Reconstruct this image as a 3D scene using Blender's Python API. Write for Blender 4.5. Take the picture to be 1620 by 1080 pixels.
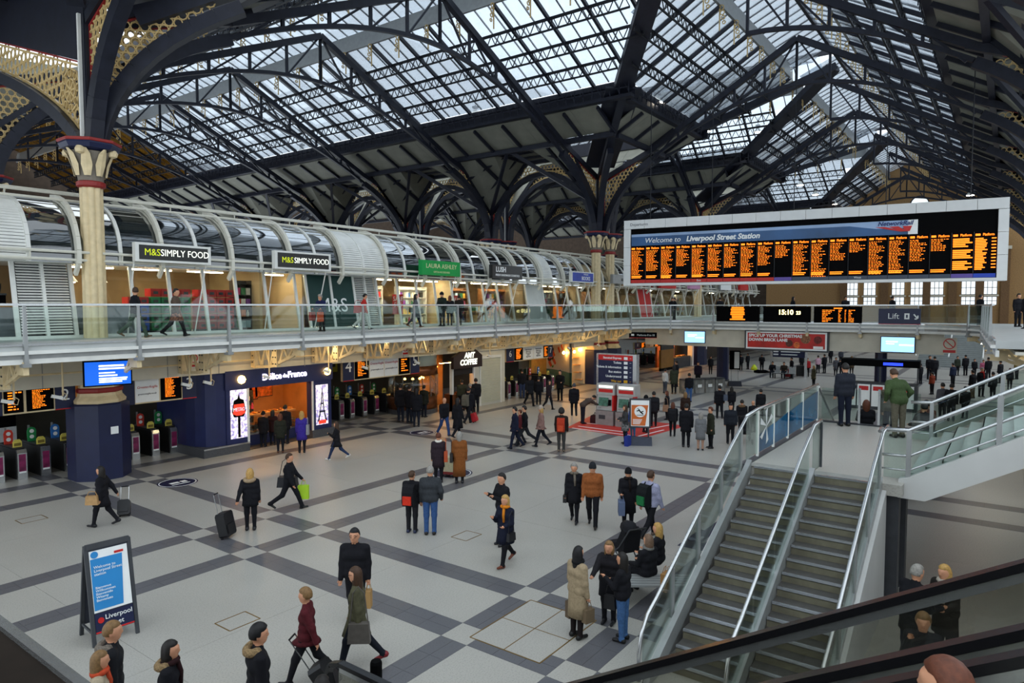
import bpy, math, random
import numpy as np
from mathutils import Matrix, Vector
for o in list(bpy.data.objects): bpy.data.objects.remove(o)
S=bpy.context.scene; COL=S.collection
R=math.radians; PI=math.pi
rng=random.Random(7)
# ---------------------------------------------------------------- camera, world, exposure
H=5.9; FPX=1072.43; YAW=36.323; PIT=3.0239
cd=bpy.data.cameras.new('camera'); cam=bpy.data.objects.new('camera',cd); COL.objects.link(cam)
cam.location=(0,0,H); cam.rotation_euler=(R(90-PIT),0,R(YAW-90)); cd.sensor_width=36; cd.lens=FPX/1620*36; cd.clip_end=400; cd.clip_start=.05
S.camera=cam
W=bpy.data.worlds.new('overcast'); S.world=W; W.use_nodes=True
bg=W.node_tree.nodes['Background']; bg.inputs['Color'].default_value=(.83,.92,1,1); bg.inputs['Strength'].default_value=1.15
vs=S.view_settings; vs.view_transform='Standard'; vs.look='None'; vs.gamma=1; vs.use_curve_mapping=False; vs.exposure=.62
# ---------------------------------------------------------------- pixel -> place helpers (1620x1080 frame)
_cy,_sy,_cp,_sp=math.cos(R(YAW)),math.sin(R(YAW)),math.cos(R(PIT)),math.sin(R(PIT))
FW=Vector((_cy*_cp,_sy*_cp,-_sp)); RT=Vector((_sy,-_cy,0)); UP=RT.cross(FW); C0=Vector((0,0,H))
def ray(x,y): return FW+RT*((x-810)/FPX)-UP*((y-540)/FPX)
def gp(x,y,z=0):
    d=ray(x,y); return C0+d*((z-H)/d.z)
def wy(x,y,Y):
    d=ray(x,y); return C0+d*(Y/d.y)
def wx(x,y,X):
    d=ray(x,y); return C0+d*(X/d.x)
def wd(x,y,D): return C0+ray(x,y)*D
# ---------------------------------------------------------------- materials
def lin(c):
    c=c/255; return c/12.92 if c<=.04045 else ((c+.055)/1.055)**2.4
def rgb(h): return (lin(int(h[0:2],16)),lin(int(h[2:4],16)),lin(int(h[4:6],16)),1)
MATS={}
def M(name,hexc='808080',rough=.6,metal=0,var=.12,scale=6,bump=0,emit=0,spec=.4):
    if name in MATS: return MATS[name]
    m=bpy.data.materials.new(name); m.use_nodes=True; nt=m.node_tree; b=nt.nodes['Principled BSDF']
    c=rgb(hexc); b.inputs['Roughness'].default_value=rough; b.inputs['Metallic'].default_value=metal
    b.inputs['Specular IOR Level'].default_value=spec
    if emit:
        b.inputs['Base Color'].default_value=c
        b.inputs['Emission Color'].default_value=c; b.inputs['Emission Strength'].default_value=emit
    if var or bump:
        tc=nt.nodes.new('ShaderNodeTexCoord'); n=nt.nodes.new('ShaderNodeTexNoise'); n.inputs['Scale'].default_value=scale; n.inputs['Detail'].default_value=4
        nt.links.new(tc.outputs['Object'],n.inputs['Vector'])
        if var and not emit:
            r=nt.nodes.new('ShaderNodeValToRGB'); e=r.color_ramp.elements
            e[0].position=.3; e[1].position=.7
            e[0].color=(c[0]*(1-var),c[1]*(1-var),c[2]*(1-var),1); e[1].color=(min(1,c[0]*(1+var)),min(1,c[1]*(1+var)),min(1,c[2]*(1+var)),1)
            nt.links.new(n.outputs['Fac'],r.inputs['Fac']); nt.links.new(r.outputs['Color'],b.inputs['Base Color'])
        elif not emit: b.inputs['Base Color'].default_value=c
        if bump:
            bp=nt.nodes.new('ShaderNodeBump'); bp.inputs['Strength'].default_value=bump; bp.inputs['Distance'].default_value=.01
            nt.links.new(n.outputs['Fac'],bp.inputs['Height']); nt.links.new(bp.outputs['Normal'],b.inputs['Normal'])
    elif not emit: b.inputs['Base Color'].default_value=c
    MATS[name]=m; return m
def glass(name,tint,gl=.12,rough=.02,body=0,bodyc='ffffff',transl=False):
    if name in MATS: return MATS[name]
    m=bpy.data.materials.new(name); m.use_nodes=True; nt=m.node_tree; nt.nodes.clear()
    o=nt.nodes.new('ShaderNodeOutputMaterial'); t=nt.nodes.new('ShaderNodeBsdfTransparent'); t.inputs['Color'].default_value=rgb(tint)
    last=t.outputs[0]
    if body:
        d=nt.nodes.new('ShaderNodeBsdfTranslucent' if transl else 'ShaderNodeBsdfDiffuse'); d.inputs['Color'].default_value=rgb(bodyc)
        mx=nt.nodes.new('ShaderNodeMixShader')
        tc=nt.nodes.new('ShaderNodeTexCoord'); n=nt.nodes.new('ShaderNodeTexNoise'); n.inputs['Scale'].default_value=1.3; n.inputs['Detail'].default_value=5
        nt.links.new(tc.outputs['Object'],n.inputs['Vector'])
        mr=nt.nodes.new('ShaderNodeMapRange'); mr.inputs[1].default_value=.35; mr.inputs[2].default_value=.65; mr.inputs[3].default_value=body*.5; mr.inputs[4].default_value=min(1,body*1.5)
        nt.links.new(n.outputs['Fac'],mr.inputs[0]); nt.links.new(mr.outputs[0],mx.inputs[0])
        nt.links.new(last,mx.inputs[1]); nt.links.new(d.outputs[0],mx.inputs[2]); last=mx.outputs[0]
    if gl:
        g=nt.nodes.new('ShaderNodeBsdfGlossy'); g.inputs['Roughness'].default_value=rough
        lw=nt.nodes.new('ShaderNodeLayerWeight'); lw.inputs['Blend'].default_value=.2
        ml=nt.nodes.new('ShaderNodeMath'); ml.operation='MULTIPLY_ADD'; ml.inputs[1].default_value=.6; ml.inputs[2].default_value=gl*.5
        nt.links.new(lw.outputs['Fresnel'],ml.inputs[0])
        mx=nt.nodes.new('ShaderNodeMixShader'); nt.links.new(ml.outputs[0],mx.inputs[0]); nt.links.new(last,mx.inputs[1]); nt.links.new(g.outputs[0],mx.inputs[2]); last=mx.outputs[0]
    nt.links.new(last,o.inputs['Surface']); MATS[name]=m; return m
def terrazzo(name,hexc,speck,amt):
    m=M(name,hexc,.38,0,.05,1.2,spec=.5); nt=m.node_tree; b=nt.nodes['Principled BSDF']
    src=b.inputs['Base Color'].links[0].from_socket
    ge=nt.nodes.new('ShaderNodeNewGeometry'); n=nt.nodes.new('ShaderNodeTexNoise'); n.inputs['Scale'].default_value=38; n.inputs['Detail'].default_value=3
    nt.links.new(ge.outputs['Position'],n.inputs['Vector'])
    n2=[x for x in nt.nodes if x.type=='TEX_NOISE' and x!=n][0]; nt.links.new(ge.outputs['Position'],n2.inputs['Vector']); n2.inputs['Scale'].default_value=.45
    r=nt.nodes.new('ShaderNodeValToRGB'); r.color_ramp.elements[0].position=.36; r.color_ramp.elements[1].position=.5
    mx=nt.nodes.new('ShaderNodeMix'); mx.data_type='RGBA'
    inv=nt.nodes.new('ShaderNodeMath'); inv.operation='MULTIPLY_ADD'; inv.inputs[1].default_value=-amt; inv.inputs[2].default_value=amt
    nt.links.new(n.outputs['Fac'],r.inputs['Fac']); nt.links.new(r.outputs['Color'],inv.inputs[0]); nt.links.new(inv.outputs[0],mx.inputs[0])
    nt.links.new(src,mx.inputs[6]); mx.inputs[7].default_value=rgb(speck); nt.links.new(mx.outputs[2],b.inputs['Base Color'])
    return m
iron=M('navy_iron','1a1d2a',.45,.1,.25,3); ironb=M('black_iron','17191f',.5,.1,.2,3)
cream=M('cream_iron','dcc79d',.5,0,.1,5); ochre=M('gilt_cream','c9ac74',.55,0,.15,8); redtrim=M('oxblood_trim','8e2420',.45,0,.1,5)
white=M('white_paint','e4e4de',.4,0,.06,3); grey=M('grey_metal','9a9c9b',.35,.3,.08,4); steel=M('brushed_steel','c2c4c4',.24,.9,.06,20)
creamp=M('cream_panel','cfc9b8',.6,0,.08,1.5); navy=M('navy_panel','1b2142',.4,0,.1,3); black=M('black_panel','060607',.75,0,.2,5,spec=.06)
darkgrey=M('dark_grey','3a3c40',.5,0,.15,5); rubber=M('black_rubber','121214',.35,0,.1,8)
corr=M('ceiling_board','79796e',.7,0,.12,1.2,.0); brick=M('stock_brick','6f5337',.85,0,.25,9,.4); brickl=M('pale_brick','96754c',.85,0,.2,9,.4)
red=M('sign_red','c4211f',.45,0,.06,5); whites=M('sign_white','eef0ee',.5,0,.03,5); orange=M('led_amber','ff7a14',.5,0,0,1,emit=1.5)
lampw=M('lamp_white','fff2dc',.5,0,0,1,emit=14); lampy=M('lamp_warm','ffc35e',.5,0,0,1,emit=9); tube=M('tube_light','fff0cc',.5,0,0,1,emit=42)
wood=M('pale_wood','b98f58',.5,0,.2,5); copper=M('copper_sheet','7a4a2c',.3,.6,.25,3)
gclear=glass('clear_glass','f4f9f6',.1); gbal=glass('balustrade_glass','eef6f3',.07); gdark=glass('tube_glass','6d7c82',.34,.03,.16,'5d6a6e'); gshop=glass('shop_glass','f6f8f6',.05)
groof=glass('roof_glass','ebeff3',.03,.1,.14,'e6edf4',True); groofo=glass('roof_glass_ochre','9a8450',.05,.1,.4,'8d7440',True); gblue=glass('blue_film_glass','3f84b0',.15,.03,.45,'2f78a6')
# ---------------------------------------------------------------- mesh building
class MB:
    def __init__(s): s.v=[]; s.f=[]; s.m=[]
    def add(s,vs,fs,mi=0):
        n=len(s.v); s.v+=[tuple(p) for p in vs]; s.f+=[tuple(i+n for i in f) for f in fs]; s.m+=[mi]*len(fs); return s
    def box(s,c,d,mi=0,rz=0,mat=None):
        x,y,z=d[0]/2,d[1]/2,d[2]/2; P=[Vector((a*x,b*y,e*z)) for e in(-1,1) for b in(-1,1) for a in(-1,1)]
        if mat is not None: P=[mat@p for p in P]
        elif rz:
            q=Matrix.Rotation(rz,3,'Z'); P=[q@p for p in P]
        c=Vector(c); return s.add([c+p for p in P],[(0,2,3,1),(4,5,7,6),(0,1,5,4),(2,6,7,3),(0,4,6,2),(1,3,7,5)],mi)
    def bb(s,x0,x1,y0,y1,z0,z1,mi=0): return s.box(((x0+x1)/2,(y0+y1)/2,(z0+z1)/2),(abs(x1-x0),abs(y1-y0),abs(z1-z0)),mi)
    def beam(s,a,b,w,h,mi=0,up=(0,0,1)):
        a=Vector(a); b=Vector(b); d=b-a; L=d.length
        if L<1e-6: return s
        d/=L; u=Vector(up); sd=d.cross(u)
        if sd.length<1e-4: sd=d.cross(Vector((1,0,0)))
        sd.normalize(); u=sd.cross(d)
        return s.box((a+b)/2,(L,w,h),mi,mat=Matrix((d,sd,u)).transposed())
    def path(s,pts,w,h,mi=0,up=(0,0,1)):
        for a,b in zip(pts,pts[1:]): s.beam(a,b,w,h,mi,up)
        return s
    def tube(s,pts,r,n=8,mi=0,cap=True):
        pts=[Vector(p) for p in pts]; k=len(pts); rr=r if isinstance(r,(list,tuple)) else [r]*k
        vs=[];u=None
        for i,p in enumerate(pts):
            d=(pts[min(i+1,k-1)]-pts[max(i-1,0)]).normalized()
            if u is None:
                u=d.cross(Vector((0,0,1)))
                if u.length<1e-3: u=d.cross(Vector((1,0,0)))
            u=(u-d*u.dot(d)).normalized(); w=d.cross(u)
            vs+=[p+(u*math.cos(2*PI*j/n)+w*math.sin(2*PI*j/n))*rr[i] for j in range(n)]
        fs=[(i*n+j,i*n+(j+1)%n,(i+1)*n+(j+1)%n,(i+1)*n+j) for i in range(k-1) for j in range(n)]
        if cap: fs+=[tuple(range(n))[::-1],tuple(range((k-1)*n,k*n))]
        return s.add(vs,fs,mi)
    def lathe(s,prof,n=16,c=(0,0,0),mi=0,rot=0,sx=1,sy=1):
        k=len(prof); vs=[(c[0]+r*math.cos(2*PI*j/n+rot)*sx,c[1]+r*math.sin(2*PI*j/n+rot)*sy,c[2]+z) for r,z in prof for j in range(n)]
        fs=[(i*n+j,i*n+(j+1)%n,(i+1)*n+(j+1)%n,(i+1)*n+j) for i in range(k-1) for j in range(n)]
        fs+=[tuple(range(n))[::-1],tuple(range((k-1)*n,k*n))]
        return s.add(vs,fs,mi)
    def prism(s,poly,o,ax,ay,th,mi=0):
        o=Vector(o); ax=Vector(ax); ay=Vector(ay); nrm=ax.cross(ay).normalized()*th/2; n=len(poly)
        P=[o+ax*x+ay*y for x,y in poly]; vs=[p-nrm for p in P]+[p+nrm for p in P]
        fs=[tuple(range(n))[::-1],tuple(range(n,2*n))]+[(i,(i+1)%n,n+(i+1)%n,n+i) for i in range(n)]
        return s.add(vs,fs,mi)
    def ring(s,c,r,w,th,ax,ay,n=10,mi=0):
        c=Vector(c); ax=Vector(ax); ay=Vector(ay); nn=ax.cross(ay).normalized()*th/2; vs=[]
        for j in range(n):
            d=ax*math.cos(2*PI*j/n)+ay*math.sin(2*PI*j/n)
            vs+=[c+d*r-nn,c+d*(r-w)-nn,c+d*(r-w)+nn,c+d*r+nn]
        fs=[]
        for j in range(n):
            a=4*j; b=4*((j+1)%n); fs+=[(a,b,b+1,a+1),(a+2,b+2,b+3,a+3),(a+1,b+1,b+2,a+2),(a+3,b+3,b,a)]
        return s.add(vs,fs,mi)
    def mesh(s,name,mats,smooth=False):
        me=bpy.data.meshes.new(name); me.from_pydata(s.v,[],s.f)
        for m in (mats if isinstance(mats,(list,tuple)) else [mats]): me.materials.append(m)
        if any(s.m): me.polygons.foreach_set('material_index',s.m)
        if smooth: me.polygons.foreach_set('use_smooth',[True]*len(s.f))
        me.update(); return me
    def build(s,name,mats,parent=None,smooth=False): return link(name,s.mesh(name,mats,smooth),parent)
def link(name,me,parent=None,mw=None):
    o=bpy.data.objects.new(name,me); COL.objects.link(o)
    if parent: o.parent=parent
    if mw is not None: o.matrix_local=mw
    return o
def tag(o,label=None,cat=None,group=None,kind=None):
    if label: o['label']=label
    if cat: o['category']=cat
    if group: o['group']=group
    if kind: o['kind']=kind
    return o
def thing(name,label,cat,loc=(0,0,0),rz=0,group=None):
    o=bpy.data.objects.new(name,None); COL.objects.link(o); o.location=loc; o.rotation_euler=(0,0,rz); o.empty_display_size=.2
    return tag(o,label,cat,group)
def copytree(o,loc,rz=0,label=None,parent=None):
    c=o.copy(); COL.objects.link(c); c.parent=parent
    if parent is None: c.location=loc; c.rotation_euler=(0,0,rz)
    if label: c['label']=label
    for ch in list(o.children):
        k=ch.copy(); COL.objects.link(k); k.parent=c
        for g in list(ch.children):
            q=g.copy(); COL.objects.link(q); q.parent=k
    return c
def struct(o): o['kind']='structure'; return o
def tmesh(s,size,mat,ext=.004,align='CENTER',bold=0,shear=0,name='lettering',sx=1):
    cu=bpy.data.curves.new('txt','FONT'); cu.body=s; cu.size=size; cu.extrude=ext; cu.align_x=align; cu.align_y='CENTER'; cu.offset=bold; cu.shear=shear; cu.resolution_u=3; cu.space_line=.9
    ob=bpy.data.objects.new('txt',cu); COL.objects.link(ob)
    me=bpy.data.meshes.new_from_object(ob); bpy.data.objects.remove(ob); bpy.data.curves.remove(cu)
    me.name=name; me.materials.clear(); me.materials.append(mat)
    if sx!=1: me.transform(Matrix.Diagonal((sx,1,1,1)))
    return me
def text(s,size,mat,parent,loc,rz=0,align='CENTER',bold=0,shear=0,sx=1,name='lettering',ext=.004):
    o=link(name,tmesh(s,size,mat,ext,align,bold,shear,name,sx),parent); o.location=loc; o.rotation_euler=(PI/2,0,rz); return o
# ================================================================ FLOOR
ter=terrazzo('pale_terrazzo','aba8a0','7d7a74',.4); tdk=terrazzo('charcoal_tile','5d5d61','4a4a4e',.5); grout=M('grout','716d66',.8,0,.1,2)
XB=[(-4.3+13.1*k+d,-3.7+13.1*k+d) for k in range(9) for d in (0,2.05)]; XB=sorted(XB)
YB=sorted([(-1.55+9*k+d,-.95+9*k+d) for k in range(-1,4) for d in (0,-2.25) if -1.55+9*k+d>3])
fb=MB(); fb.bb(-9,108,-12,62,-.3,-.006); floor=struct(fb.build('floor',grout)); floor['label']='pale terrazzo concourse floor crossed by charcoal tile bands'
def spans(B,lo,hi):
    out=[];p=lo
    for a,b in B:
        if b<=lo or a>=hi: continue
        if a>p: out.append((p,a,0))
        out.append((a,b,1)); p=b
    if p<hi: out.append((p,hi,0))
    return out
FX=spans(XB,-9,106); FY=spans(YB,-12,27.2); cand=[]
def piece(x0,x1,y0,y1,dark):
    c=Vector(((x0+x1)/2,(y0+y1)/2,0)); d=(c-C0); z=d.dot(FW); vis=z>1 and abs(d.dot(RT)/z)<.8 and d.dot(UP)/z>-.56
    cand.append(((z if vis else 500+abs(z)),x0,x1,y0,y1,dark))
for x0,x1,dx in FX:
    for y0,y1,dy in FY:
        if dx^dy:
            if dx:
                n=max(1,round((y1-y0)/.6)); s=(y1-y0)/n; near=x0<30
                for k in range(n if near else 1):
                    a,b=(y0+s*k,y0+s*k+s) if near else (y0,y1)
                    for q in range(2): piece(x0+.3*q,x0+.3*q+.3,a,b,1)
            else:
                n=max(1,round((x1-x0)/.6)); s=(x1-x0)/n; near=x0<30
                for k in range(n if near else 1):
                    a,b=(x0+s*k,x0+s*k+s) if near else (x0,x1)
                    for q in range(2): piece(a,b,y0+.3*q,y0+.3*q+.3,1)
        else:
            nx=max(1,round((x1-x0)/3.6)); ny=max(1,round((y1-y0)/3.1))
            for i in range(nx):
                for j in range(ny): piece(x0+(x1-x0)*i/nx,x0+(x1-x0)*(i+1)/nx,y0+(y1-y0)*j/ny,y0+(y1-y0)*(j+1)/ny,0)
cand.sort(); cnt=[0,0]; rest=[MB(),MB()]; tcache={}
for z,x0,x1,y0,y1,dk in cand:
    if cnt[dk]<(150 if dk==0 else 290) and z<500:
        cnt[dk]+=1; w,h=round(x1-x0,3),round(y1-y0,3); k=(w,h,dk)
        if k not in tcache: g=.003; tcache[k]=MB().box((0,0,-.01),(w-2*g,h-2*g,.02)).mesh('band_tile' if dk else 'terrazzo_slab',tdk if dk else ter)
        o=link('band_tile' if dk else 'terrazzo_slab',tcache[k],floor); o.location=((x0+x1)/2,(y0+y1)/2,0)
    else: rest[dk].bb(x0+.003,x1-.003,y0+.003,y1-.003,-.02,0)
tag(rest[0].build('terrazzo_slabs',ter,floor),'pale terrazzo slabs of the rest of the concourse',kind='stuff')
tag(rest[1].build('band_tiles',tdk,floor),'charcoal tiles of the remaining floor bands',kind='stuff')
# inspection cover frames let into the floor, and round or square floor stickers
brass=M('brass_strip','8a6c38',.4,.7,.1,10)
def cover(px,py,w,d,n=1):
    p=gp(px,py); t=thing('inspection_cover','square terrazzo access cover edged in thin brass','floor cover',(p.x,p.y,0)); m=MB()
    for a in (-1,1): m.bb(-w/2,w/2,a*d/2-.012,a*d/2+.012,0,.003); m.bb(a*w/2-.012,a*w/2+.012,-d/2,d/2,0,.003)
    if n>1: m.bb(-.01,.01,-d/2,d/2,0,.003); m.bb(-w/2,w/2,-.01,.01,0,.003)
    m.build('brass_edge',brass,t); MB().bb(-w/2+.02,w/2-.02,-d/2+.02,d/2-.02,.0005,.0015).build('cover_slab',ter,t); return t
tag(cover(846,994,1.9,1.5,2),'large four-part access cover edged in brass beside the trench coat woman')
for (x,y,l) in [(376,982,'small square access cover with thin edge left of the burgundy jacket woman'),(738,847,'small square access cover behind the blonde woman in orange scarf'),(50,821,'small square access cover near the gates left of the welcome sign')]: tag(cover(x,y,.62,.5),l)
stick=M('sticker_navy','15193a',.5,0,.1,4)
for (x,y,r,l) in [(281,763,.62,'round navy floor sticker in front of the octagonal pillar'),(668,684,.62,'round navy floor sticker near the coffee kiosk'),(714,748,.75,'round navy floor sticker under the shopping trolley of two women')]:
    p=gp(x,y); t=thing('floor_sticker',l,'floor sticker',(p.x,p.y,0)); MB().lathe([(r,.0005),(r,.002)],28).build('disc',stick,t)
    m=MB(); m.ring((0,0,.0025),r*.93,.03,.002,(1,0,0),(0,1,0),28); m.bb(-.25,.05,-.08,.1,.002,.0035); m.bb(.12,.3,-.1,.12,.002,.0035); m.bb(-.3,.3,-.26,-.2,.002,.0035); m.build('print',whites,t)
for (x,y,l) in [(1125,855,'dark rectangular floor sticker beside the stair, largest of three'),(1165,832,'dark rectangular floor sticker beside the stair, middle of three'),(1190,813,'dark rectangular floor sticker beside the stair, farthest of three')]:
    p=gp(x-8,y); t=thing('floor_sticker',l,'floor sticker',(p.x,p.y,0)); MB().bb(-.75,.75,-.45,.45,.0005,.002).build('sheet',stick,t)
    m=MB()
    for k in range(3): m.bb(-.2,.45-.1*k,-.2+.16*k,-.12+.16*k,.002,.003)
    m.build('print',grey,t)
# ================================================================ ROOF
def fil(mb,inside,b,cell,o,ax,ay,th,rs=.55):
    ax=Vector(ax); ay=Vector(ay); o=Vector(o); u0,u1,v0,v1=b; r=0; v=v0
    while v<v1:
        u=u0+(cell/2 if r%2 else 0)
        while u<u1:
            if inside(u,v): mb.ring(o+ax*u+ay*v,cell*rs,cell*.14,th,ax,ay,8)
            u+=cell
        v+=cell*.87; r+=1
def tz(t): return 22.95-(t-.177)*8.1
TV=[.177,.277,.377,.478,.578]
NAV=[(27.85,17.55,11.4,96),(56.6,9.4,11.4,76),(84,18.0,11.4,66),(.9,9.4,11.4,76)]; TY,TW=11.4,13.9
def tnav(x):
    for c,w,a,b in NAV:
        if abs(x-c)<=w: return abs(x-c)/w
    return 9
def ttr(y): return abs(y-TY)/TW
# opaque ceiling boards between gallery and columns (structure root)
cb=MB(); cbeam=MB()
def strip(P,a0,a1,t0,t1,z0,z1):
    cb.add([P(t0,a0,z0),P(t0,a1,z0),P(t1,a1,z1),P(t1,a0,z1)],[(0,1,2,3)])
def mkP(kind,c,w):
    if kind=='N': return lambda t,a,z:Vector((c+t*w,a,z))
    return lambda t,a,z:Vector((a,c+t*w,z))
bays=[]
for c,w,a0,a1 in NAV: bays.append(('N',c,w,a0,a1,(-1,1)))
bays.append(('T',TY,TW,16,106,(-1,1)))
def keep(kind,p,sg):
    y=p.y; tn=tnav(p.x); tt=ttr(y)
    if kind=='N': return y>TY and (tn<tt)
    return sg<0 or tt<=tn
panes=[]; bars=MB(); boards=[]; PITCH=1.01
for kind,c,w,a0,a1,sgs in bays:
    P=mkP(kind,c,w); n=int((a1-a0)/PITCH)
    for sg in sgs:
        for k in range(n):
            a=a0+(k+.5)*PITCH
            rows=[(0.004,.19,25.1,23.98)]+[(TV[i],TV[i+1],tz(TV[i]),tz(TV[i+1])) for i in range(4)]
            for t0,t1,z0,z1 in rows:
                p0=P(sg*t0,a,z0); p1=P(sg*t1,a,z1); m=(p0+p1)/2
                if not keep(kind,m,sg): continue
                panes.append((kind,sg,m,p1-p0,a))
                b0=P(sg*t0,a+PITCH/2,z0+.03); b1=P(sg*t1,a+PITCH/2,z1+.03); bars.beam(b0,b1,.05,.09)
            # boards
            if k%2==0:
                for t0,t1 in ((.6,.735),):
                    z0=18.6-(t0-.6)*8; z1=18.6-(t1-.6)*8; m=P(sg*(t0+t1)/2,a+PITCH/2,(z0+z1)/2)
                    if keep(kind,m,sg): boards.append((kind,sg,m,P(sg*t1,a,z1)-P(sg*t0,a,z0)))
ceil=struct(bars.build('ceiling',iron)); ceil['label']='iron and glass train shed roof with dark glazing bars'
def slab(name,mat,kind,d,L,th,cache={}):
    k=(name,kind,round(d.x,2),round(d.y,2),round(d.z,2),L,mat.name)
    if k not in cache:
        al=Vector((0,1,0)) if kind=='N' else Vector((1,0,0)); dn=d.normalized(); nn=dn.cross(al).normalized(); m=MB()
        m.box((0,0,0),(d.length*.99,L,th),mat=Matrix((dn,al,nn)).transposed()); cache[k]=m.mesh(name,mat)
    return cache[k]
def vis(p):
    d=p-C0; z=d.dot(FW); return z>2 and abs(d.dot(RT)/z)<.78 and abs(d.dot(UP)/z)<.53
panes.sort(key=lambda q:(0 if vis(q[2]) else 1,(q[2]-C0).length)); pr=MB(); pr2=MB(); nb=0
for kind,sg,m,d,a in panes:
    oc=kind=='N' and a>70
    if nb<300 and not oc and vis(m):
        o=link('glass_pane',slab('glass_pane',groof,kind,d,.96,.02),ceil); o.location=m; nb+=1
    else:
        al=Vector((0,1,0)) if kind=='N' else Vector((1,0,0)); dn=d.normalized(); nn=dn.cross(al).normalized()
        (pr2 if oc else pr).box(m,(d.length*.99,.96,.02),mat=Matrix((dn,al,nn)).transposed())
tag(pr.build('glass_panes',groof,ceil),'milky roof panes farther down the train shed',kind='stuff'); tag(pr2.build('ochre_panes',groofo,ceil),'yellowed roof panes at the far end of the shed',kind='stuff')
boards.sort(key=lambda q:(0 if vis(q[2]) else 1,(q[2]-C0).length)); br=MB(); nb=0
for kind,sg,m,d in boards:
    if nb<290 and vis(m):
        o=link('ceiling_board',slab('ceiling_board',corr,kind,d,2*PITCH-.02,.06),ceil); o.location=m; nb+=1
    else:
        al=Vector((0,1,0)) if kind=='N' else Vector((1,0,0)); dn=d.normalized(); nn=dn.cross(al).normalized()
        br.box(m,(d.length*.99,2*PITCH-.02,.06),mat=Matrix((dn,al,nn)).transposed())
tag(br.build('ceiling_boards',corr,ceil),'grey corrugated boards of the farther roof slopes',kind='stuff')
# lattice purlins, lantern fascias, galleries, eaves beams per bay of about 10 m
BL=10.1
def along(kind,c,w,a0,a1,t,z,fn):
    P=mkP(kind,c,w); a=a0
    while a<a1-.1:
        e=min(a+BL/4,a1); m=P(t,(a+e)/2,z)
        if keep(kind,m,1 if t>0 else -1): fn(P,a,e,t,z)
        a=e
pm=MB(); gm=MB(); lam=MB(); em=MB(); gl=MB()
def purlin(P,a,e,t,z):
    z-=.12
    pm.beam(P(t,a,z),P(t,e,z),.12,.14); pm.beam(P(t,a,z-.62),P(t,e,z-.62),.09,.09); n=4
    for k in range(n):
        x0=a+(e-a)*k/n; x1=a+(e-a)*(k+1)/n; xm=(x0+x1)/2
        pm.beam(P(t,x0,z-.6),P(t,xm,z),.045,.045); pm.beam(P(t,xm,z),P(t,x1,z-.6),.045,.045)
def lant(P,a,e,t,z):
    gm.beam(P(t,a,23.05),P(t,e,23.05),.16,.3); gm.beam(P(t*1.05,a,23.86),P(t*1.05,e,23.86),.2,.22)
    gm.beam(P(t,a,23.45),P(t,e,23.45),.06,.5)
    o=P(t,a,22.0)
    sd=P(t,e,22)-P(t,a,22); inn=(P(0,a,22)-o).normalized()
    for i in range(4): gl.ring(o+inn*(.12+.05*i)+Vector((0,0,.75-.28*i)),.17-.02*i,.05,.05,inn,(0,0,1),8)
    gl.beam(o+inn*.02+Vector((0,0,-.5)),o+inn*.02+Vector((0,0,1)),.06,.06)
def gallery(P,a,e,t,z):
    s=1 if t>0 else -1
    em.beam(P(t,a,19.55),P(t,e,19.55),.22,.3); em.beam(P(t,a,18.72),P(t,e,18.72),.5,.2); em.beam(P(t-s*.03,a,19.1),P(t-s*.03,e,19.1),.05,.06); em.beam(P(t+s*.02,a,19.1),P(t+s*.02,e,19.1),.05,.8)
    for k in range(4):
        x=a+(e-a)*k/4; em.beam(P(t-s*.03,x,18.75),P(t-s*.03,x,19.5),.05,.05); em.beam(P(t-s*.03,x,18.8),P(t-s*.03,x+(e-a)/8,19.4),.03,.03)
def ribs(P,a,e,t,z):
    em.beam(P(t,a,z),P(t,e,z),.3,.34)
for kind,c,w,a0,a1,sgs in bays:
    for sg in sgs:
        for t in TV[1:4]: along(kind,c,w,a0,a1,sg*t,tz(t),purlin)
        along(kind,c,w,a0,a1,sg*.177,23,lant); along(kind,c,w,a0,a1,sg*.59,19,gallery)
        for t in (.735,): along(kind,c,w,a0,a1,sg*t,18.35-(t-.6)*8,ribs)
    # ridge
    P=mkP(kind,c,w); em.beam(P(0,a0,25.1),P(0,a1,25.1),.2,.3)
    # rafters every 5 m
    a=a0
    while a<a1:
        for sg in sgs:
            for i in range(4):
                m=P(sg*(TV[i]+TV[i+1])/2,a,20)
                if keep(kind,m,sg): em.beam(P(sg*TV[i],a,tz(TV[i])-.12),P(sg*TV[i+1],a,tz(TV[i+1])-.12),.16,.2)
            for t0,t1 in ((.6,.735),):
                m=P(sg*(t0+t1)/2,a,17)
                if keep(kind,m,sg): em.beam(P(sg*t0,a,18.45-(t0-.6)*8),P(sg*t1,a,18.45-(t1-.6)*8),.16,.22)
        a+=BL/4
    # valley rafters where the naves run into the transept
for c,w,a0,a1 in NAV:
    for s in (-1,1):
        em.beam((c,TY,23.9),(c+s*w*.6,TY+TW*.6,19.3),1.1,.5); em.beam((c+s*w*.6,TY+TW*.6,19),(c+s*w*.93,TY+TW*.93,15.6),.5,.5); em.beam((c+s*w*.58,TY+TW*.58,19.2),(c+s*w*.98,TY+TW*.98,16.2),2.2,.12)
pm.build('lattice_purlins',ironb,ceil)['kind']='stuff'; gm.build('lantern_fascia',grey,ceil); gl.build('lantern_brackets',ochre,ceil)['kind']='stuff'; em.build('gallery_and_rafters',iron,ceil)

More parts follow.
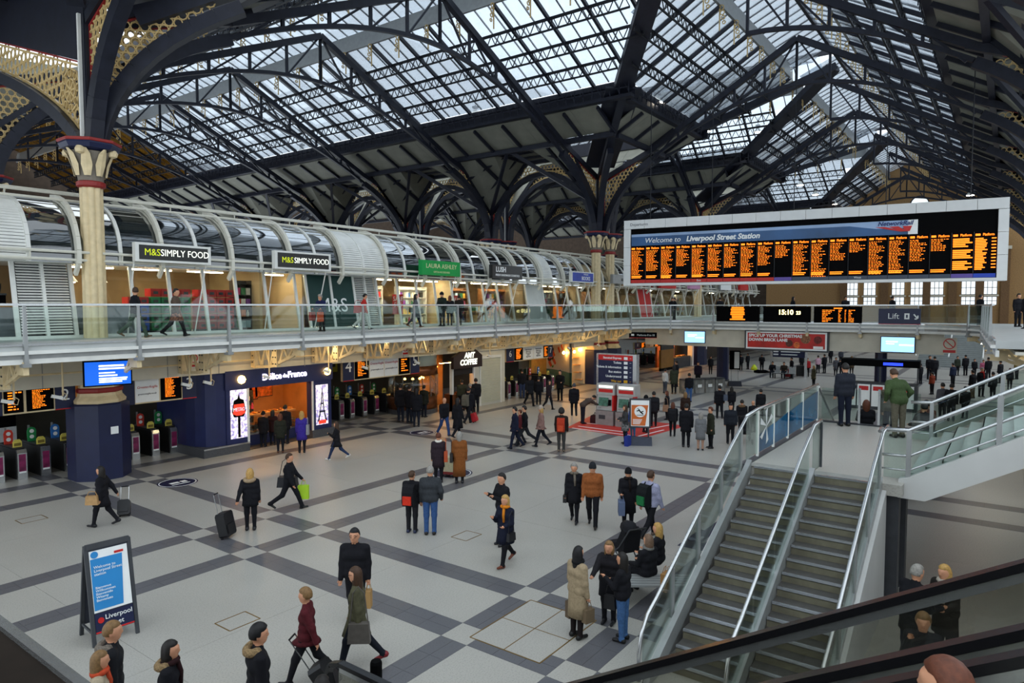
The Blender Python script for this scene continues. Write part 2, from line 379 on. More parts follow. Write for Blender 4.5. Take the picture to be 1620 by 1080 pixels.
# fan vaults between gallery and arcade: boards fall to each column and rise to each arch crown
def topz(u): return 13.6+3.9*min(1,min(u,BL-u)/3.6)
def fan(kind,c,w,sg,bays0):
    P=mkP(kind,c,w); us=[0,1.8,3.6,BL-3.6,BL-1.8,BL]; mesh=[]
    for u0,u1 in zip(us,us[1:]):
        q=[P(sg*.735,u0,17.5),P(sg*.735,u1,17.5),P(sg*.99,u1,topz(u1)),P(sg*.99,u0,topz(u0))]; m=MB(); up=Vector((0,0,.06))
        m.add(q+[p+up for p in q],[(0,1,2,3),(7,6,5,4),(0,4,5,1),(1,5,6,2),(2,6,7,3),(3,7,4,0)]); mesh.append(m.mesh('ceiling_board',corr))
    r=MB()
    for u in us:
        r.beam(P(sg*.735,u,17.38),P(sg*.985,u,topz(u)-.12),.2,.22)
    for f in (.35,.7): r.path([P(sg*(.735+.255*f),u,17.38+(topz(u)-17.5)*f) for u in us],.14,.18)
    for a,b in ((0,BL/2),(BL,BL/2)): r.beam(P(sg*.985,a,13.5),P(sg*.735,b,17.35),.22,.26)
    rm=r.mesh('fan_ribs',iron)
    for a in bays0:
        o=link('fan_ribs',rm,ceil); 
        off=Vector((0,a,0)) if kind=='N' else Vector((a,0,0)); o.location=off
        for me in mesh:
            b=link('ceiling_board',me,ceil); b.location=off
# trusses
def bez(a,b,c,n=10): return [Vector(a)*(1-k/n)**2+Vector(b)*2*(k/n)*(1-k/n)+Vector(c)*(k/n)**2 for k in range(n+1)]
def haunch(root,ax,W,sg,t0=.704,ztop=17.1,zin=16.5,W0=None):
    ax=Vector(ax); P=lambda s,z:ax*(sg*s)+Vector((0,0,z)); s0=t0*W; s1=W-.28
    m=MB(); m.beam(P(s0-.3,ztop+.12),P(W,15.35),.3,.36); m.build('haunch_rafter',iron,root)
    cv=bez((s0,zin-.1,0),(s1-.55,14.6,0),(s1,11.45,0),9); m=MB()
    m.path([P(v.x,v.y) for v in cv],.42,.46,0); m.build('haunch_arch',iron,root)
    def ycv(s):
        for p,q in zip(cv,cv[1:]):
            if p.x<=s<=q.x: return p.y+(q.y-p.y)*(s-p.x)/max(1e-6,q.x-p.x)
        return 99
    top=lambda s:ztop+.0+(15.35-ztop)*(s-s0)/(W-s0)
    m=MB(); fil(m,lambda u,v:s0+.9<u<s1-.02 and ycv(u)+.28<v<top(u)-.2,(s0,W,11.5,17.2),.3,(0,0,0),ax*sg,(0,0,1),.06)
    pts=[P(v.x,v.y+.27) for v in cv[3:]]; m.path(pts,.07,.07); m.build('spandrel_filigree',ochre,root)
    m=MB(); m.beam(P(s0+1,top(s0+1)-.16),P(W-.25,top(W)-.16),.09,.08); m.beam(P(s1+.05,11.6),P(s1+.05,15.2),.09,.08); m.build('spandrel_trim',redtrim,root)
    MB().beam(P(s1+.2,11.4),P(s1+.2,15.4),.34,.3).build('stanchion',iron,root)
def truss(root,ax,W,sides=(-1,1)):
    ax=Vector(ax)
    for sg in sides:
        P=lambda s,z:ax*(sg*s)+Vector((0,0,z)); se=.704*W
        MB().beam(P(0,22.75),P(se,17.1),.34,.36).build('top_chord',iron,root)
        zb=lambda s:19.9-3.4*(s/se)**1.8; zt=lambda s:22.75-5.65*s/se
        MB().path([P(se*k/10,zb(se*k/10)) for k in range(11)],.22,.2).build('bottom_chord',iron,root)
        nd=[0,.2,.4,.6,.8]
        for i,q in enumerate(nd):
            s=q*se; MB().beam(P(s,zb(s)),P(s,zt(s)),.14,.14).build('strut',iron,root)
            e=(nd[i+1] if i<4 else 1)*se; MB().beam(P(s,zt(s)),P(e,zb(e)) if i<4 else P(e-.3,zb(e)),.1,.1).build('diagonal',iron,root)
        haunch(root,ax,W,sg)
def rtruss(loc,ax,W,sides,label):
    r=bpy.data.objects.new('roof_truss',None); COL.objects.link(r); r.parent=ceil; r.location=loc; r['label']=label; truss(r,ax,W,sides); return r
t1=rtruss((27.85,25.3,0),(1,0,0),17.55,(-1,1),'iron nave truss with curved bottom chord')
for k in range(1,6):
    c=copytree(t1,(0,0,0),parent=ceil); c.location=(27.85,25.3+BL*k,0)
t2=rtruss((45.9,TY,0),(0,1,0),TW,(-1,1),'iron transept truss with curved bottom chord')
for X in (66,102):
    c=copytree(t2,(0,0,0),parent=ceil); c.location=(X,TY,0)
t3=rtruss((36,TY,0),(0,1,0),TW,(-1,),'iron half truss on the south side of the transept')
for X in (26,56,76,86,96):
    c=copytree(t3,(0,0,0),parent=ceil); c.location=(X,TY,0)
t4=rtruss((56.6,25.3,0),(1,0,0),9.4,(-1,1),'narrow iron truss of the aisle nave')
for k in range(1,5):
    c=copytree(t4,(0,0,0),parent=ceil); c.location=(56.6,25.3+BL*k,0)
t5=rtruss((84,25.3,0),(1,0,0),18.0,(-1,1),'iron truss of the far nave')
for k in range(1,4):
    c=copytree(t5,(0,0,0),parent=ceil); c.location=(84,25.3+BL*k,0)
hx=bpy.data.objects.new('transept_haunch',None); COL.objects.link(hx); hx.parent=ceil; hx.location=(10.3,TY,0); haunch(hx,(0,1,0),TW,1)
for (c,s) in ((27.85,1),(27.85,-1)):
    h=bpy.data.objects.new('valley_haunch',None); COL.objects.link(h); h.parent=ceil
    d=Vector((s*17.55,TW,0)); h.location=(c,TY,0); haunch(h,d.normalized(),d.length,1,.78)
def rosette(m,y):
    c=Vector((0,y,15.65)); m.ring(c,.92,.09,.06,(0,1,0),(0,0,1),20); m.ring(c,.5,.07,.06,(0,1,0),(0,0,1),16); m.ring(c,.16,.1,.06,(0,1,0),(0,0,1),10)
    for k in range(8): d=Vector((0,math.cos(PI*k/4),math.sin(PI*k/4))); m.beam(c+d*.14,c+d*.48,.06,.08); m.ring(c+d*.7,.17,.06,.06,(0,1,0),(0,0,1),8)
# arcade arches along the column lines
def arcade(flat=False):
    r=bpy.data.objects.new('arcade_arch',None); COL.objects.link(r); r.parent=ceil; r['label']='pointed iron arch with gilt filigree spandrels between columns'
    hs=BL/2; ri=hs-.35
    arc=[(hs+ri*math.cos(PI*k/14),11.5+ri*1.02*math.sin(PI*k/14)) for k in range(15)]
    MB().path([Vector((0,u,v)) for u,v in arc],.36,.42,up=(1,0,0)).build('arch_rib',iron,r)
    top=(lambda u:16.95) if flat else (lambda u:13.4+3.9*min(1,min(u,BL-u)/3.6))
    m=MB()
    if flat: m.beam((0,0,17.4),(0,BL,17.4),.4,1.2)
    else:
        for a,b in ((0,3.6),(BL-3.6,BL)): m.beam((0,a,top(a)),(0,b,top(b)),.3,.28)
        m.beam((0,3.5,17.3),(0,BL-3.5,17.3),.3,.28); m.build('gable_beam',iron,r)
    m=MB()
    def ins(u,v): return math.hypot(u-hs,(v-11.5)/1.02)>ri+.35 and v<top(u)-.28 and .3<u<BL-.3 and v>11.7 and not (flat and math.hypot(min(u,BL-u)-1.3,v-15.65)<.98)
    fil(m,ins,(.3,BL,11.5,17.2),.32,(0,0,0),(0,1,0),(0,0,1),.06); [rosette(m,y_) for y_ in (1.3,BL-1.3)] if flat else 0
    m.path([Vector((0,hs+(ri+.27)*math.cos(PI*k/14),11.5+(ri+.27)*1.02*math.sin(PI*k/14))) for k in range(1,14)],.08,.07,up=(1,0,0)); m.build('spandrel_filigree',ochre,r)
    m=MB(); m.beam((0,.3,11.7),(0,.3,13.6),.1,.08); m.beam((0,BL-.3,11.7),(0,BL-.3,13.6),.1,.08); m.build('spandrel_trim',redtrim,r)
    m=MB(); m.beam((0,0,11.4),(0,0,15.6),.4,.36); m.build('stanchion',iron,r); MB().beam((-.24,.0,11.5),(-.24,.0,15.6),.1,.1).build('rainwater_pipe',grey,r)
    return r
br_=bpy.data.objects.new('great_bracket',None); COL.objects.link(br_); br_.parent=ceil; br_.location=(10.3,25.3,0); br_['label']='broad iron bracket with gilt rosette spandrel'
cv_=bez((.3,11.3,0),(2.6,13.6,0),(11.5,16.3,0),12); tp_=lambda u:14.05+.31*u
def yc_(u):
    for p,q in zip(cv_,cv_[1:]):
        if p.x<=u<=q.x: return p.y+(q.y-p.y)*(u-p.x)/(q.x-p.x)
    return 99
MB().path([Vector((0,v.x,v.y)) for v in cv_],.42,.5,up=(1,0,0)).build('bracket_arch',iron,br_)
m=MB(); m.prism([(.1,14.1),(11.5,17.65),(11.5,20),(.1,19.2)],(0,0,0),(0,1,0),(0,0,1),.3); m.build('girder_plate',iron,br_)
m=MB(); fil(m,lambda u,v:.4<u<11.3 and yc_(u)+.34<v<tp_(u)-.12 and math.hypot(u-1.4,v-13.4)>.78,(.3,11.5,11.4,18),.42,(0,0,0),(0,1,0),(0,0,1),.035,.53)
c_=Vector((0,1.4,13.4)); m.ring(c_,.76,.07,.07,(0,1,0),(0,0,1),20); m.ring(c_,.42,.06,.07,(0,1,0),(0,0,1),16); m.ring(c_,.13,.08,.07,(0,1,0),(0,0,1),10)
for k in range(8): d=Vector((0,math.cos(PI*k/4),math.sin(PI*k/4))); m.beam(c_+d*.12,c_+d*.4,.06,.07); m.ring(c_+d*.59,.15,.05,.07,(0,1,0),(0,0,1),8)
m.path([Vector((0,v.x,v.y+.3)) for v in cv_[1:]],.09,.08,up=(1,0,0)); m.beam((0,.34,11.6),(0,.34,14.0),.09,.08); m.beam((0,.34,14.0),(0,11.3,tp_(11.3)-.06),.09,.08); m.build('spandrel_filigree',ochre,br_)
m=MB(); m.beam((0,.25,11.5),(0,.25,14.1),.12,.06); m.beam((0,.25,14.1),(0,11.4,tp_(11.4)+.03),.12,.06); m.build('spandrel_trim',redtrim,br_); MB().beam((0,0,11.4),(0,0,19),.4,.36).build('stanchion',iron,br_); MB().beam((-.24,0,11.5),(-.24,0,15.6),.1,.1).build('rainwater_pipe',white,br_)
ar=arcade(); ar.location=(45.2,25.3+BL*6,0)
MB().bb(-9,10.2,14,66,18.35,18.5).build('aisle_ceiling',corr,ceil)
for k in range(12): MB().bb(-9,10.2,15+4.2*k,15.3+4.2*k,17.7,18.05).build('aisle_beam',iron,ceil)
for X,ks in ((45.2,range(0,6)),(47.4,range(0,5)),(66,range(0,4))):
    for k in ks:
        c=copytree(ar,(0,0,0),parent=ceil); c.location=(X,25.3+BL*k,0)
fan('N',27.85,17.55,1,[25.3+BL*k for k in range(6)]); fan('N',27.85,17.55,-1,[25.3+BL*k for k in range(1,5)]); fan('N',56.6,9.4,-1,[25.3+BL*k for k in range(4)]); fan('N',56.6,9.4,1,[25.3+BL*k for k in range(4)]); fan('N',.9,9.4,1,[25.3+BL*k for k in range(1,4)]); fan('N',84,18.0,-1,[25.3+BL*k for k in range(3)]); fan('N',84,18.0,1,[25.3+BL*k for k in range(3)])
fan('T',TY,TW,-1,[25.8+BL*k for k in range(-1,7)])
# columns
def column(near=True):
    t=thing('iron_column','x','column',(0,0,0)); n=16 if near else 12
    flut=MB(); k=24
    vs=[];
    for z in (.0,10.0):
        for j in range(k*2):
            r=(.31+.065*abs(math.sin(PI*j*8/(2*k))))*(1.0 if z==0 else .93); vs.append((r*math.cos(PI*j/k),r*math.sin(PI*j/k),z))
    flut.add(vs,[(j,(j+1)%(2*k),2*k+(j+1)%(2*k),2*k+j) for j in range(2*k)]); sh=flut.build('shaft',cream,t)
    MB().lathe([(.38,9.88),(.44,9.93),(.44,10.06),(.38,10.1)],20).build('neck_ring',redtrim,t)
    MB().lathe([(.37,10.08),(.42,10.4),(.5,10.75),(.66,11.05)],20).build('bell',M('capital_grey','7d7468',.7),t)
    for j in range(8):
        a=2*PI*j/8+.2; ca,sa=math.cos(a),math.sin(a); m=MB()
        pts=[(.4,10.25),(.47,10.6),(.6,10.95),(.72,11.1)]; wd_=[.1,.17,.13,.05]; vs=[]
        for (r,z),w in zip(pts,wd_):
            for q in (-1,0,1): rr=r+.05+(.04 if q==0 else 0); vs.append((rr*ca-q*w*sa,rr*sa+q*w*ca,z))
        m.add(vs,[(3*i+q,3*i+q+1,3*i+q+4,3*i+q+3) for i in range(3) for q in (0,1)]); m.build('leaf',cream,t)
    for j in range(4):
        a=PI/4+PI/2*j; MB().lathe([(0.02,10.9),(.13,10.95),(.16,11.06),(.1,11.16)],10,(.72*math.cos(a),.72*math.sin(a),0)).build('volute',cream,t)
    MB().lathe([(.66,11.08),(.84,11.14),(.92,11.28),(.9,11.36)],8,rot=PI/8).build('abacus',navy,t)
    MB().lathe([(.93,11.33),(.95,11.36),(.95,11.42),(.9,11.44)],8,rot=PI/8).build('abacus_rim',redtrim,t)
    m=MB(); m.lathe([(.95,0),(.95,2.55),(.9,2.6)],8,rot=PI/8); m.build('plinth',navy,t)
    MB().lathe([(.84,2.58),(.86,2.7),(.74,2.85),(.72,3.0),(.6,3.6),(.52,4.2),(.48,4.45)],8,rot=PI/8).build('base_bell',cream,t)
    MB().lathe([(.74,2.95),(.77,3.0),(.77,3.08),(.72,3.12)],8,rot=PI/8).build('base_ring',redtrim,t)
    return t
cA=column(); cA.location=(10.3,25.35,0); cA['label']='cream fluted column rising from the octagonal navy plinth by the gates'
b=MB().bb(-.12,.12,-.02,.0,1.55,1.8).build('notice_plate',whites,cA); b.location=(.12,-.9,0)
for X,Y,l in [(45.2,25.35,'cream fluted column of the pair beside the departures board, shop side'),(47.4,25.35,'cream fluted column of the pair beside the departures board, far side')]: copytree(cA,(X,Y,0),0,l)
for X,ys in ((45.2,(1,2,3,4)),(47.4,(1,2,3,4)),(10.3,(1,)),(66,(0,1))):
    for k in ys: tag(copytree(cA,(X,25.35+BL*k,0),0,'cream column with leafy capital standing behind the upper shops'),group='columns behind the shops')
# pendant roof lamps
def rlamp():
    t=thing('pendant_lamp','x','lamp',(0,0,0)); MB().lathe([(.05,.6),(.1,.5),(.16,.42),(.2,.3),(.42,0),(.4,0)],16).build('reflector',white,t)
    MB().lathe([(.36,-.02),(.36,.02)],16).build('lit_face',lampw,t); m=MB(); m.tube([(0,0,.6),(0,0,1.4)],.03,6); m.bb(-.18,.18,-.18,.18,.55,.7); m.build('stem',ironb,t); return t
L0=rlamp()
for i,(x,y,D,l) in enumerate([(752,183,52,'pendant lamp hanging over the nave gallery'),(478,240,62,'pendant lamp over the nave gallery, next along'),(296,281,74,'pendant lamp over the far nave gallery'),(1040,163,46,'pendant lamp by the paired columns'),(1117,208,58,'pendant lamp in the transept above the board'),(1199,209,66,'pendant lamp below the transept slope'),(1266,293,80,'pendant lamp low in the transept'),(1290,308,84,'pendant lamp beside the low transept truss'),(1320,323,90,'pendant lamp just above the board'),(1535,309,72,'pendant lamp above the right end of the board')]):
    p=wd(x,y,D); o=L0 if i==0 else copytree(L0,(0,0,0)); o.location=p; tag(o,l,'lamp','pendant roof lamps')
# far gable wall of the transept
gw=MB(); gw.bb(106,107,-12,30,0,14); gw.prism([(-12,14),(30,14),(30,16),(11.4,26),(-12,16)],(106.5,0,0),(0,1,0),(0,0,1),1); we=struct(gw.build('wall_east',brickl)); we['label']='brick end wall of the transept'
# ================================================================ MEZZANINE
ZD=4.8
def arc2(cx,cy,r,a0,a1,n=8): return [(cx+r*math.cos(R(a0+(a1-a0)*k/n)),cy+r*math.sin(R(a0+(a1-a0)*k/n))) for k in range(n+1)]
EDGE=[(4,21.6)]+arc2(41,17.6,4,90,0)+arc2(41.5,4.6,3.5,0,-90)+[(26,.35)]
def off(path,d):
    out=[]
    for i,p in enumerate(path):
        a=Vector(path[max(i-1,0)]); b=Vector(path[min(i+1,len(path)-1)]); t=(b-a).normalized(); out.append((p[0]-t.y*d,p[1]+t.x*d))
    return out
deckm=M('deck_paving','b9bcba',.4,0,.06,1.5); soff=M('soffit_white','d8d4c6',.6,0,.06,2)
poly=EDGE+[(26,-1.9),(8,-1.9),(8,-8),(51,-8),(51,21.6),(90,21.6),(90,31),(4,31)]
m=MB(); m.prism(poly,(0,0,4.68),(1,0,0),(0,1,0),.24); deck=struct(m.build('mezzanine_deck',deckm)); deck['label']='upper level walkway and bridge deck'
m=MB(); m.prism(off(EDGE,.5)+[(26,-2.2),(8.3,-2.2),(8.3,-8),(51,-8),(51,21.9),(90,21.9),(90,31),(4,31)],(0,0,4.42),(1,0,0),(0,1,0),.1); m.build('soffit',soff,deck)
def z3(path,z): return [Vector((x,y,z)) for x,y in path]
m=MB(); m.path(z3(off(EDGE,-.06),4.62),.14,.1); m.path(z3(off(EDGE,.05),4.4),.1,.2); m.build('fascia_rail',white,deck)
MB().path(z3(off(EDGE,.02),4.5),.06,.12).build('fascia_groove',grey,deck); MB().path(z3(off(EDGE,-.02),4.83),.06,.06).build('deck_kerb',steel,deck)
rail=thing('glass_balustrade','long glass balustrade with steel handrail along the upper walkway and bridge','balustrade',(0,0,0))
def resamp(path,step):
    out=[(Vector(path[0]),None)]; acc=0; pts=[Vector(p) for p in path]; res=[]; nxt=0
    for a,b in zip(pts,pts[1:]):
        L=(b-a).length; t=(b-a)/L
        while nxt<=acc+L: res.append((a+t*(nxt-acc),t)); nxt+=step
        acc+=L
    return res
PTS=resamp(EDGE,2.98)
PTS=[(p+t*0,t) for p,t in PTS]
m=MB(); m.path(z3(off(EDGE,-.1),5.93),.07,.06); m.build('handrail',steel,rail)
postm=None; brk=None
def bracket():
    m=MB()
    m.beam((0,.1,4.3),(0,3.1,4.3),.1,.12); m.path([(0,.1,4.2),(0,.5,3.98),(0,1.9,3.5),(0,3.1,3.42)],.1,.1); zz=[(.5,4.02),(1.1,3.8),(1.7,3.58),(2.3,3.48),(2.9,3.44)]
    for i,(y,z) in enumerate(zz[:-1]): m.beam((0,y,4.28),(0,y+.3,zz[i+1][1]+(.1 if i<1 else 0)),.06,.09); m.beam((0,y+.3,zz[i+1][1]),(0,y+.6,4.28),.06,.09)
    m.bb(-.09,.09,1.45,1.75,3.5,4.32); m.bb(-.09,.09,2.95,3.2,3.4,4.34); m.bb(-.07,.07,-.05,.45,4.0,4.36)
    for y in (1.52,1.68,3.07):
        for z in (3.62,3.88,4.14): m.lathe([(.035,0),(.035,.0)],6,(.0,y,z)); m.box((-.1,y,z),(.03,.05,.05),1); m.box((.1,y,z),(.03,.05,.05),1)
    return m.mesh('deck_bracket',[cream,darkgrey])
brk=bracket()
mp=MB(); mp.add([(-.05,-.04,4.3),(.05,-.04,4.3),(.05,.1,4.3),(-.05,.1,4.3),(-.035,.0,5.9),(.035,.0,5.9),(.035,.06,5.9),(-.035,.06,5.9)],[(3,2,1,0),(4,5,6,7),(0,1,5,4),(1,2,6,5),(2,3,7,6),(3,0,4,7)]); mp.bb(-.1,.1,-.06,.2,4.22,4.32); postm=mp.mesh('post',grey)
pn=0
for i,(p,t) in enumerate(PTS):
    a=math.atan2(t.y,t.x); o=link('post',postm,rail); o.location=(p.x+t.y*.1,p.y-t.x*.1,0); o.rotation_euler=(0,0,a)
    b=link('deck_bracket',brk,deck); b.location=(p.x,p.y,0); b.rotation_euler=(0,0,a)
    if i+1<len(PTS):
        q,t2=PTS[i+1]; d=(q-p).length; mm=MB().bb(.07,d-.07,.0,.012,4.92,5.86); g=mm.build('glass_panel',gbal,rail); e=math.atan2(q.y-p.y,q.x-p.x); g.location=(p.x+t.y*.08,p.y-t.x*.08,0); g.rotation_euler=(0,0,e)
# strip lights under the curved corner
for (x,y,l) in [(1025,517,'slim strip light under the curved corner of the walkway'),(1040,516,'second slim strip light under the curved corner'),(1555,540,'strip light under the curved balcony near the stair'),(1603,546,'second strip light under the curved balcony near the stair')]:
    p=gp(x,y,4.34); t=thing('strip_light',l,'light',(p.x,p.y,4.3),R(-40 if x<1200 else 0)); MB().bb(-.6,.6,-.08,.08,-.03,.06).build('housing',grey,t); MB().bb(-.55,.55,-.06,.06,-.04,-.028).build('tube',tube,t)
# ================================================================ SHOP ROW ON THE UPPER LEVEL
Y0=25.85; YT=26.3; ZT=7.4
def fx(px): return wy(px,500,Y0).x
back=MB(); back.bb(5,88,30.4,30.6,ZD,ZT+.2); wn=struct(back.build('wall_north',M('shop_wall','8f7450',.7,0,.25,.6))); wn['label']='rear wall of the upper shop row'
m=MB(); m.bb(5,88,26.3,30.6,ZT,ZT+.12); sc=struct(m.build('ceiling_shops',soff)); sc['label']='white ceiling of the upper shops'
for X in [9.9,17.4,19.6,23.9,30.0,37.2,44.0,54,62,72]:
    MB().bb(X-.06,X+.06,26.4,30.4,ZD,ZT).build('partition',M('shop_partition','b9a27c',.7,0,.1,1),wn)
fac=thing('shopfront','long white framed shopfront of leaning glass bays along the walkway','shopfront',(0,0,0))
MUL=[8.2,9.9]+[10.5+1.39*k for k in range(6)]+[19.0,19.6,21.0,22.4,23.9]+[23.9+1.45*k for k in range(1,9)]+[37.2,39.2]+[39.2+1.6*k for k in range(1,9)]+[54,55.3,56.6]+[56.6+2.6*k for k in range(1,12)]
lean=Vector((0,YT-Y0,ZT-ZD-.1)); mulm=MB().beam((0,0,0),lean,.12,.1,up=(0,-1,0)).mesh('mullion',white)
for X in MUL: o=link('mullion',mulm,fac); o.location=(X,Y0,ZD+.08)
m=MB(); m.bb(6,88,Y0-.06,Y0+.08,ZD,ZD+.1); m.bb(6,88,YT-.1,YT+.05,ZT-.06,ZT+.16); m.build('sill_and_head',white,fac)
green=M('panel_green','0f3a35',.4,0,.08,2); louvs=[(8.2,9.9),(22.4,23.9)]; solid={(19.6,21.0):green,(21.0,22.4):green,(37.2,39.2):M('frosted_panel','cfd2cc',.4,0,.1,1),(54,55.3):red,(55.3,56.6):red}
lv=MB().beam((0,0,0),(1,0,0),.07,.02,up=(0,-.7,1)).mesh('louvre_slat',white)
for a,b in zip(MUL,MUL[1:]):
    if b-a<.2: continue
    if (a,b) in louvs:
        for h in (0,1):
            w=(b-a-.3)/2; x=a+.1+h*(w+.1)
            for k in range(26):
                f=(k+1)/27; p=Vector((x,Y0,ZD+.1))+lean*f; o=link('louvre_slat',lv,fac); o.location=p; o.scale=(w,1,1)
        m=MB(); e=Vector(((a+b)/2,Y0+.02,ZD+.08)); m.beam(e,e+lean,.1,.12,up=(0,-1,0)); m.beam(Vector((a+.07,Y0+.1,ZD+.08)),Vector((a+.07,Y0+.1,ZD+.08))+lean,.06,.1,up=(0,-1,0)); m.build('louvre_frame',white,fac)
        mm=MB(); q=Vector((0,.16,0)); mm.add([Vector((a,Y0,ZD+.1))+q,Vector((b,Y0,ZD+.1))+q,Vector((b,Y0,ZD+.1))+q+lean,Vector((a,Y0,ZD+.1))+q+lean],[(0,1,2,3)]); mm.build('louvre_backing',darkgrey,fac); continue
    mat=solid.get((a,b),gshop); m=MB(); p=Vector((a+.06,Y0,ZD+.1)); q=Vector((b-.06,Y0,ZD+.1)); dd=Vector((0,.03,0)); l=lean*.97
    m.add([p,q,q+l,p+l,p+dd,q+dd,q+dd+l,p+dd+l],[(0,1,2,3),(7,6,5,4),(0,4,5,1),(2,6,7,3),(1,5,6,2),(0,3,7,4)]); m.build('shop_pane' if mat is gshop else 'solid_panel',mat,fac)
    if b<=11.9:
        mm=MB().bb(a+.06,b-.06,Y0+.1,Y0+.14,ZD+.1,ZD+1.15).build('grey_spandrel_panel',M('spandrel_grey','747b80',.5),fac)
o=text('M&S',.95,whites,fac,(21.0,Y0+.16,ZD+1.05),sx=1); o.rotation_euler=(R(90)-math.atan2(lean.y,lean.z),0,0); o.location=(21.0,Y0+.15,ZD+1.1); o.name='lettering'
# barrel vault of glass above the shops
vault=thing('glass_vault','white ribbed quarter barrel vault of dark glass above the shops','vault',(0,0,0))
def vp(a,dr=0): return Vector((0,27.2-(1.9+dr)*math.cos(a),7.6+(1.95+dr)*math.sin(a)))
AN=[R(-8+98*k/8) for k in range(9)]
ribm=MB().path([vp(a) for a in AN],.1,.12,up=(1,0,0)).mesh('vault_rib',white)
big=MB(); big.path([vp(a,.16) for a in AN],.13,.13,up=(1,0,0)); big.path([vp(a,.0) for a in AN],.09,.1,up=(1,0,0)); big.beam(vp(AN[0],.16),vp(AN[0],.16)+Vector((0,.3,-.35)),.1,.16); bigm=big.mesh('outer_vault_rib',M('rib_cream','d9d6c8',.45,0,.05,4))
RX=[5.6+1.39*k for k in range(58)]
for k,X in enumerate(RX): o=link('outer_vault_rib' if k%2 else 'vault_rib',bigm if k%2 else ribm,vault); o.location=(X,0,0)
pm=[]
for j in range(4):
    pts=[vp(AN[2*j]),vp(AN[2*j+1]),vp(AN[2*j+2])]; m=MB(); w=Vector((1.27,0,0)); 
    m.add([pts[0],pts[1],pts[2],pts[2]+w,pts[1]+w,pts[0]+w],[(0,1,4,5),(1,2,3,4)]); pm.append(m.mesh('vault_pane',gdark,True))
cp=MB().add([p for q in zip([vp(a) for a in AN],[vp(a)+Vector((1.27,0,0)) for a in AN]) for p in q],[(2*i,2*i+2,2*i+3,2*i+1) for i in range(8)])
vp1=cp.mesh('vault_pane',gdark,True)
lvv=MB(); 
for k in range(30):
    a=R(-6+94*k/29); lvv.beam(vp(a),vp(a)+Vector((1.27,0,0)),.09,.02,up=(0,-math.cos(a)-.5,math.sin(a)+.2))
lvm=lvv.mesh('vault_louvre',white)
for X in RX[:-1]:
    lo=X<8.0 or 20.7<X<23.4 or 36.5<X<38.5
    o=link('vault_louvre' if lo else 'vault_pane',lvm if lo else vp1,vault); o.location=(X+.06,0,0)
m=MB()
for dy,z in ((25.15,7.68),(25.2,7.42)): m.tube([(5,dy,z),(86,dy,z)],.05,6)
for a,dr in ((R(90),.35),(R(78),.28),(R(62),.2)): q=vp(a,dr); m.tube([(5,q.y,q.z),(86,q.y,q.z)],.045,6)
for k in range(0,58,2):
    m.beam((RX[k],25.2,7.42),(RX[k],25.15,7.7),.04,.04); q=vp(R(90),.35); m.beam((RX[k],q.y,q.z),(RX[k],q.y,q.z-.3),.04,.04)
m.build('vault_rail',M('rib_cream'),vault); MB().bb(5,86,27.0,30.6,9.5,9.62).build('vault_roof',grey,vault); MB().bb(5,86,30.4,30.6,7.4,9.6).build('vault_back',darkgrey,vault)
# hanging shop signs on raking struts
def shopsign(px0,px1,py0,py1,Y,mats,lab,texts,border=.08):
    pc=wy((px0+px1)/2,(py0+py1)/2,Y); a=wy(px0,(py0+py1)/2,Y).x; b=wy(px1,(py0+py1)/2,Y).x; h=(py1-py0)*(pc-C0).dot(FW)/FPX; w=b-a
    t=thing('shop_sign',lab,'sign',(pc.x,Y,pc.z)); MB().bb(-w/2,w/2,0,.22,-h/2,h/2).build('case',mats[0],t)
    MB().bb(-w/2+border*1.6,w/2-border*1.6,-.015,.0,-h/2+border,h/2-border).build('face',mats[1],t)
    for s,sz,m_,x,z,kw in texts: text(s,sz,m_,t,(x*w,-.02,z*h),**kw)
    for s in (-1,1): MB().tube([(s*w/2*.97,.05,h*.5),(s*w/2*.9,Y0-Y-.1,ZD-pc.z+.02)],.025,6).build('strut',white,t)
    return t
lime=M('lime_letters','b7c21c',.5,0,0,1,emit=.6); litw=M('lit_letters','e9ecdf',.5,0,0,1,emit=.8); blk=M('sign_black','10120f',.3,0,.1,2); grn=M('sign_green','129b4a',.4,0,.05,2); blu=M('sign_blue','2743a8',.4,0,.2,2)
shopsign(217,336,387,416,24.7,[white,blk],'white framed black food shop sign nearest the fluted column',[('M&S',.34,lime,-.29,0,dict(sx=.9)),('SIMPLY FOOD',.34,litw,.14,0,dict(sx=.86))])
shopsign(437,525,399,427,24.7,[white,blk],'white framed black food shop sign above the green panels',[('M&S',.34,lime,-.29,0,dict(sx=.9)),('SIMPLY FOOD',.34,litw,.14,0,dict(sx=.86))])
shopsign(668,729,413,436,24.7,[grn,grn],'bright green homeware shop sign with cream letters',[('LAURA ASHLEY',.34,M('pale_gold','d9d9a8',.5),0,.12,dict(sx=1.05)),('GIFTS & ACCESSORIES',.13,M('pale_gold'),0,-.27,{})],.02)
shopsign(779,827,420,441,24.7,[blk,blk],'black cosmetics shop sign with bold white letters',[('LUSH',.42,whites,-.22,.15,dict(bold=.012)),('FRESH HANDMADE COSMETICS',.17,whites,0,-.25,dict(bold=.004))],.02)
shopsign(905,940,430,447,24.7,[white,blu],'white framed blue bookshop sign beside the paired columns',[('BOOKS',.36,whites,.12,-.12,dict(bold=.006)),("WHSmith",.16,whites,.12,.26,{})])
shopsign(970,1002,435,449,24.7,[grey,grey],'grey shop sign half hidden behind the departures board',[('supe',.42,blk,0,0,dict(bold=.01))],.02)
shopsign(1046,1070,448,456,24.7,[red,red],'small red shop sign behind the bridge',[],.02); shopsign(1091,1108,449,457,24.7,[M('sign_pink','c58fb0'),M('sign_pink')],'small pink shop sign behind the bridge',[],.02)
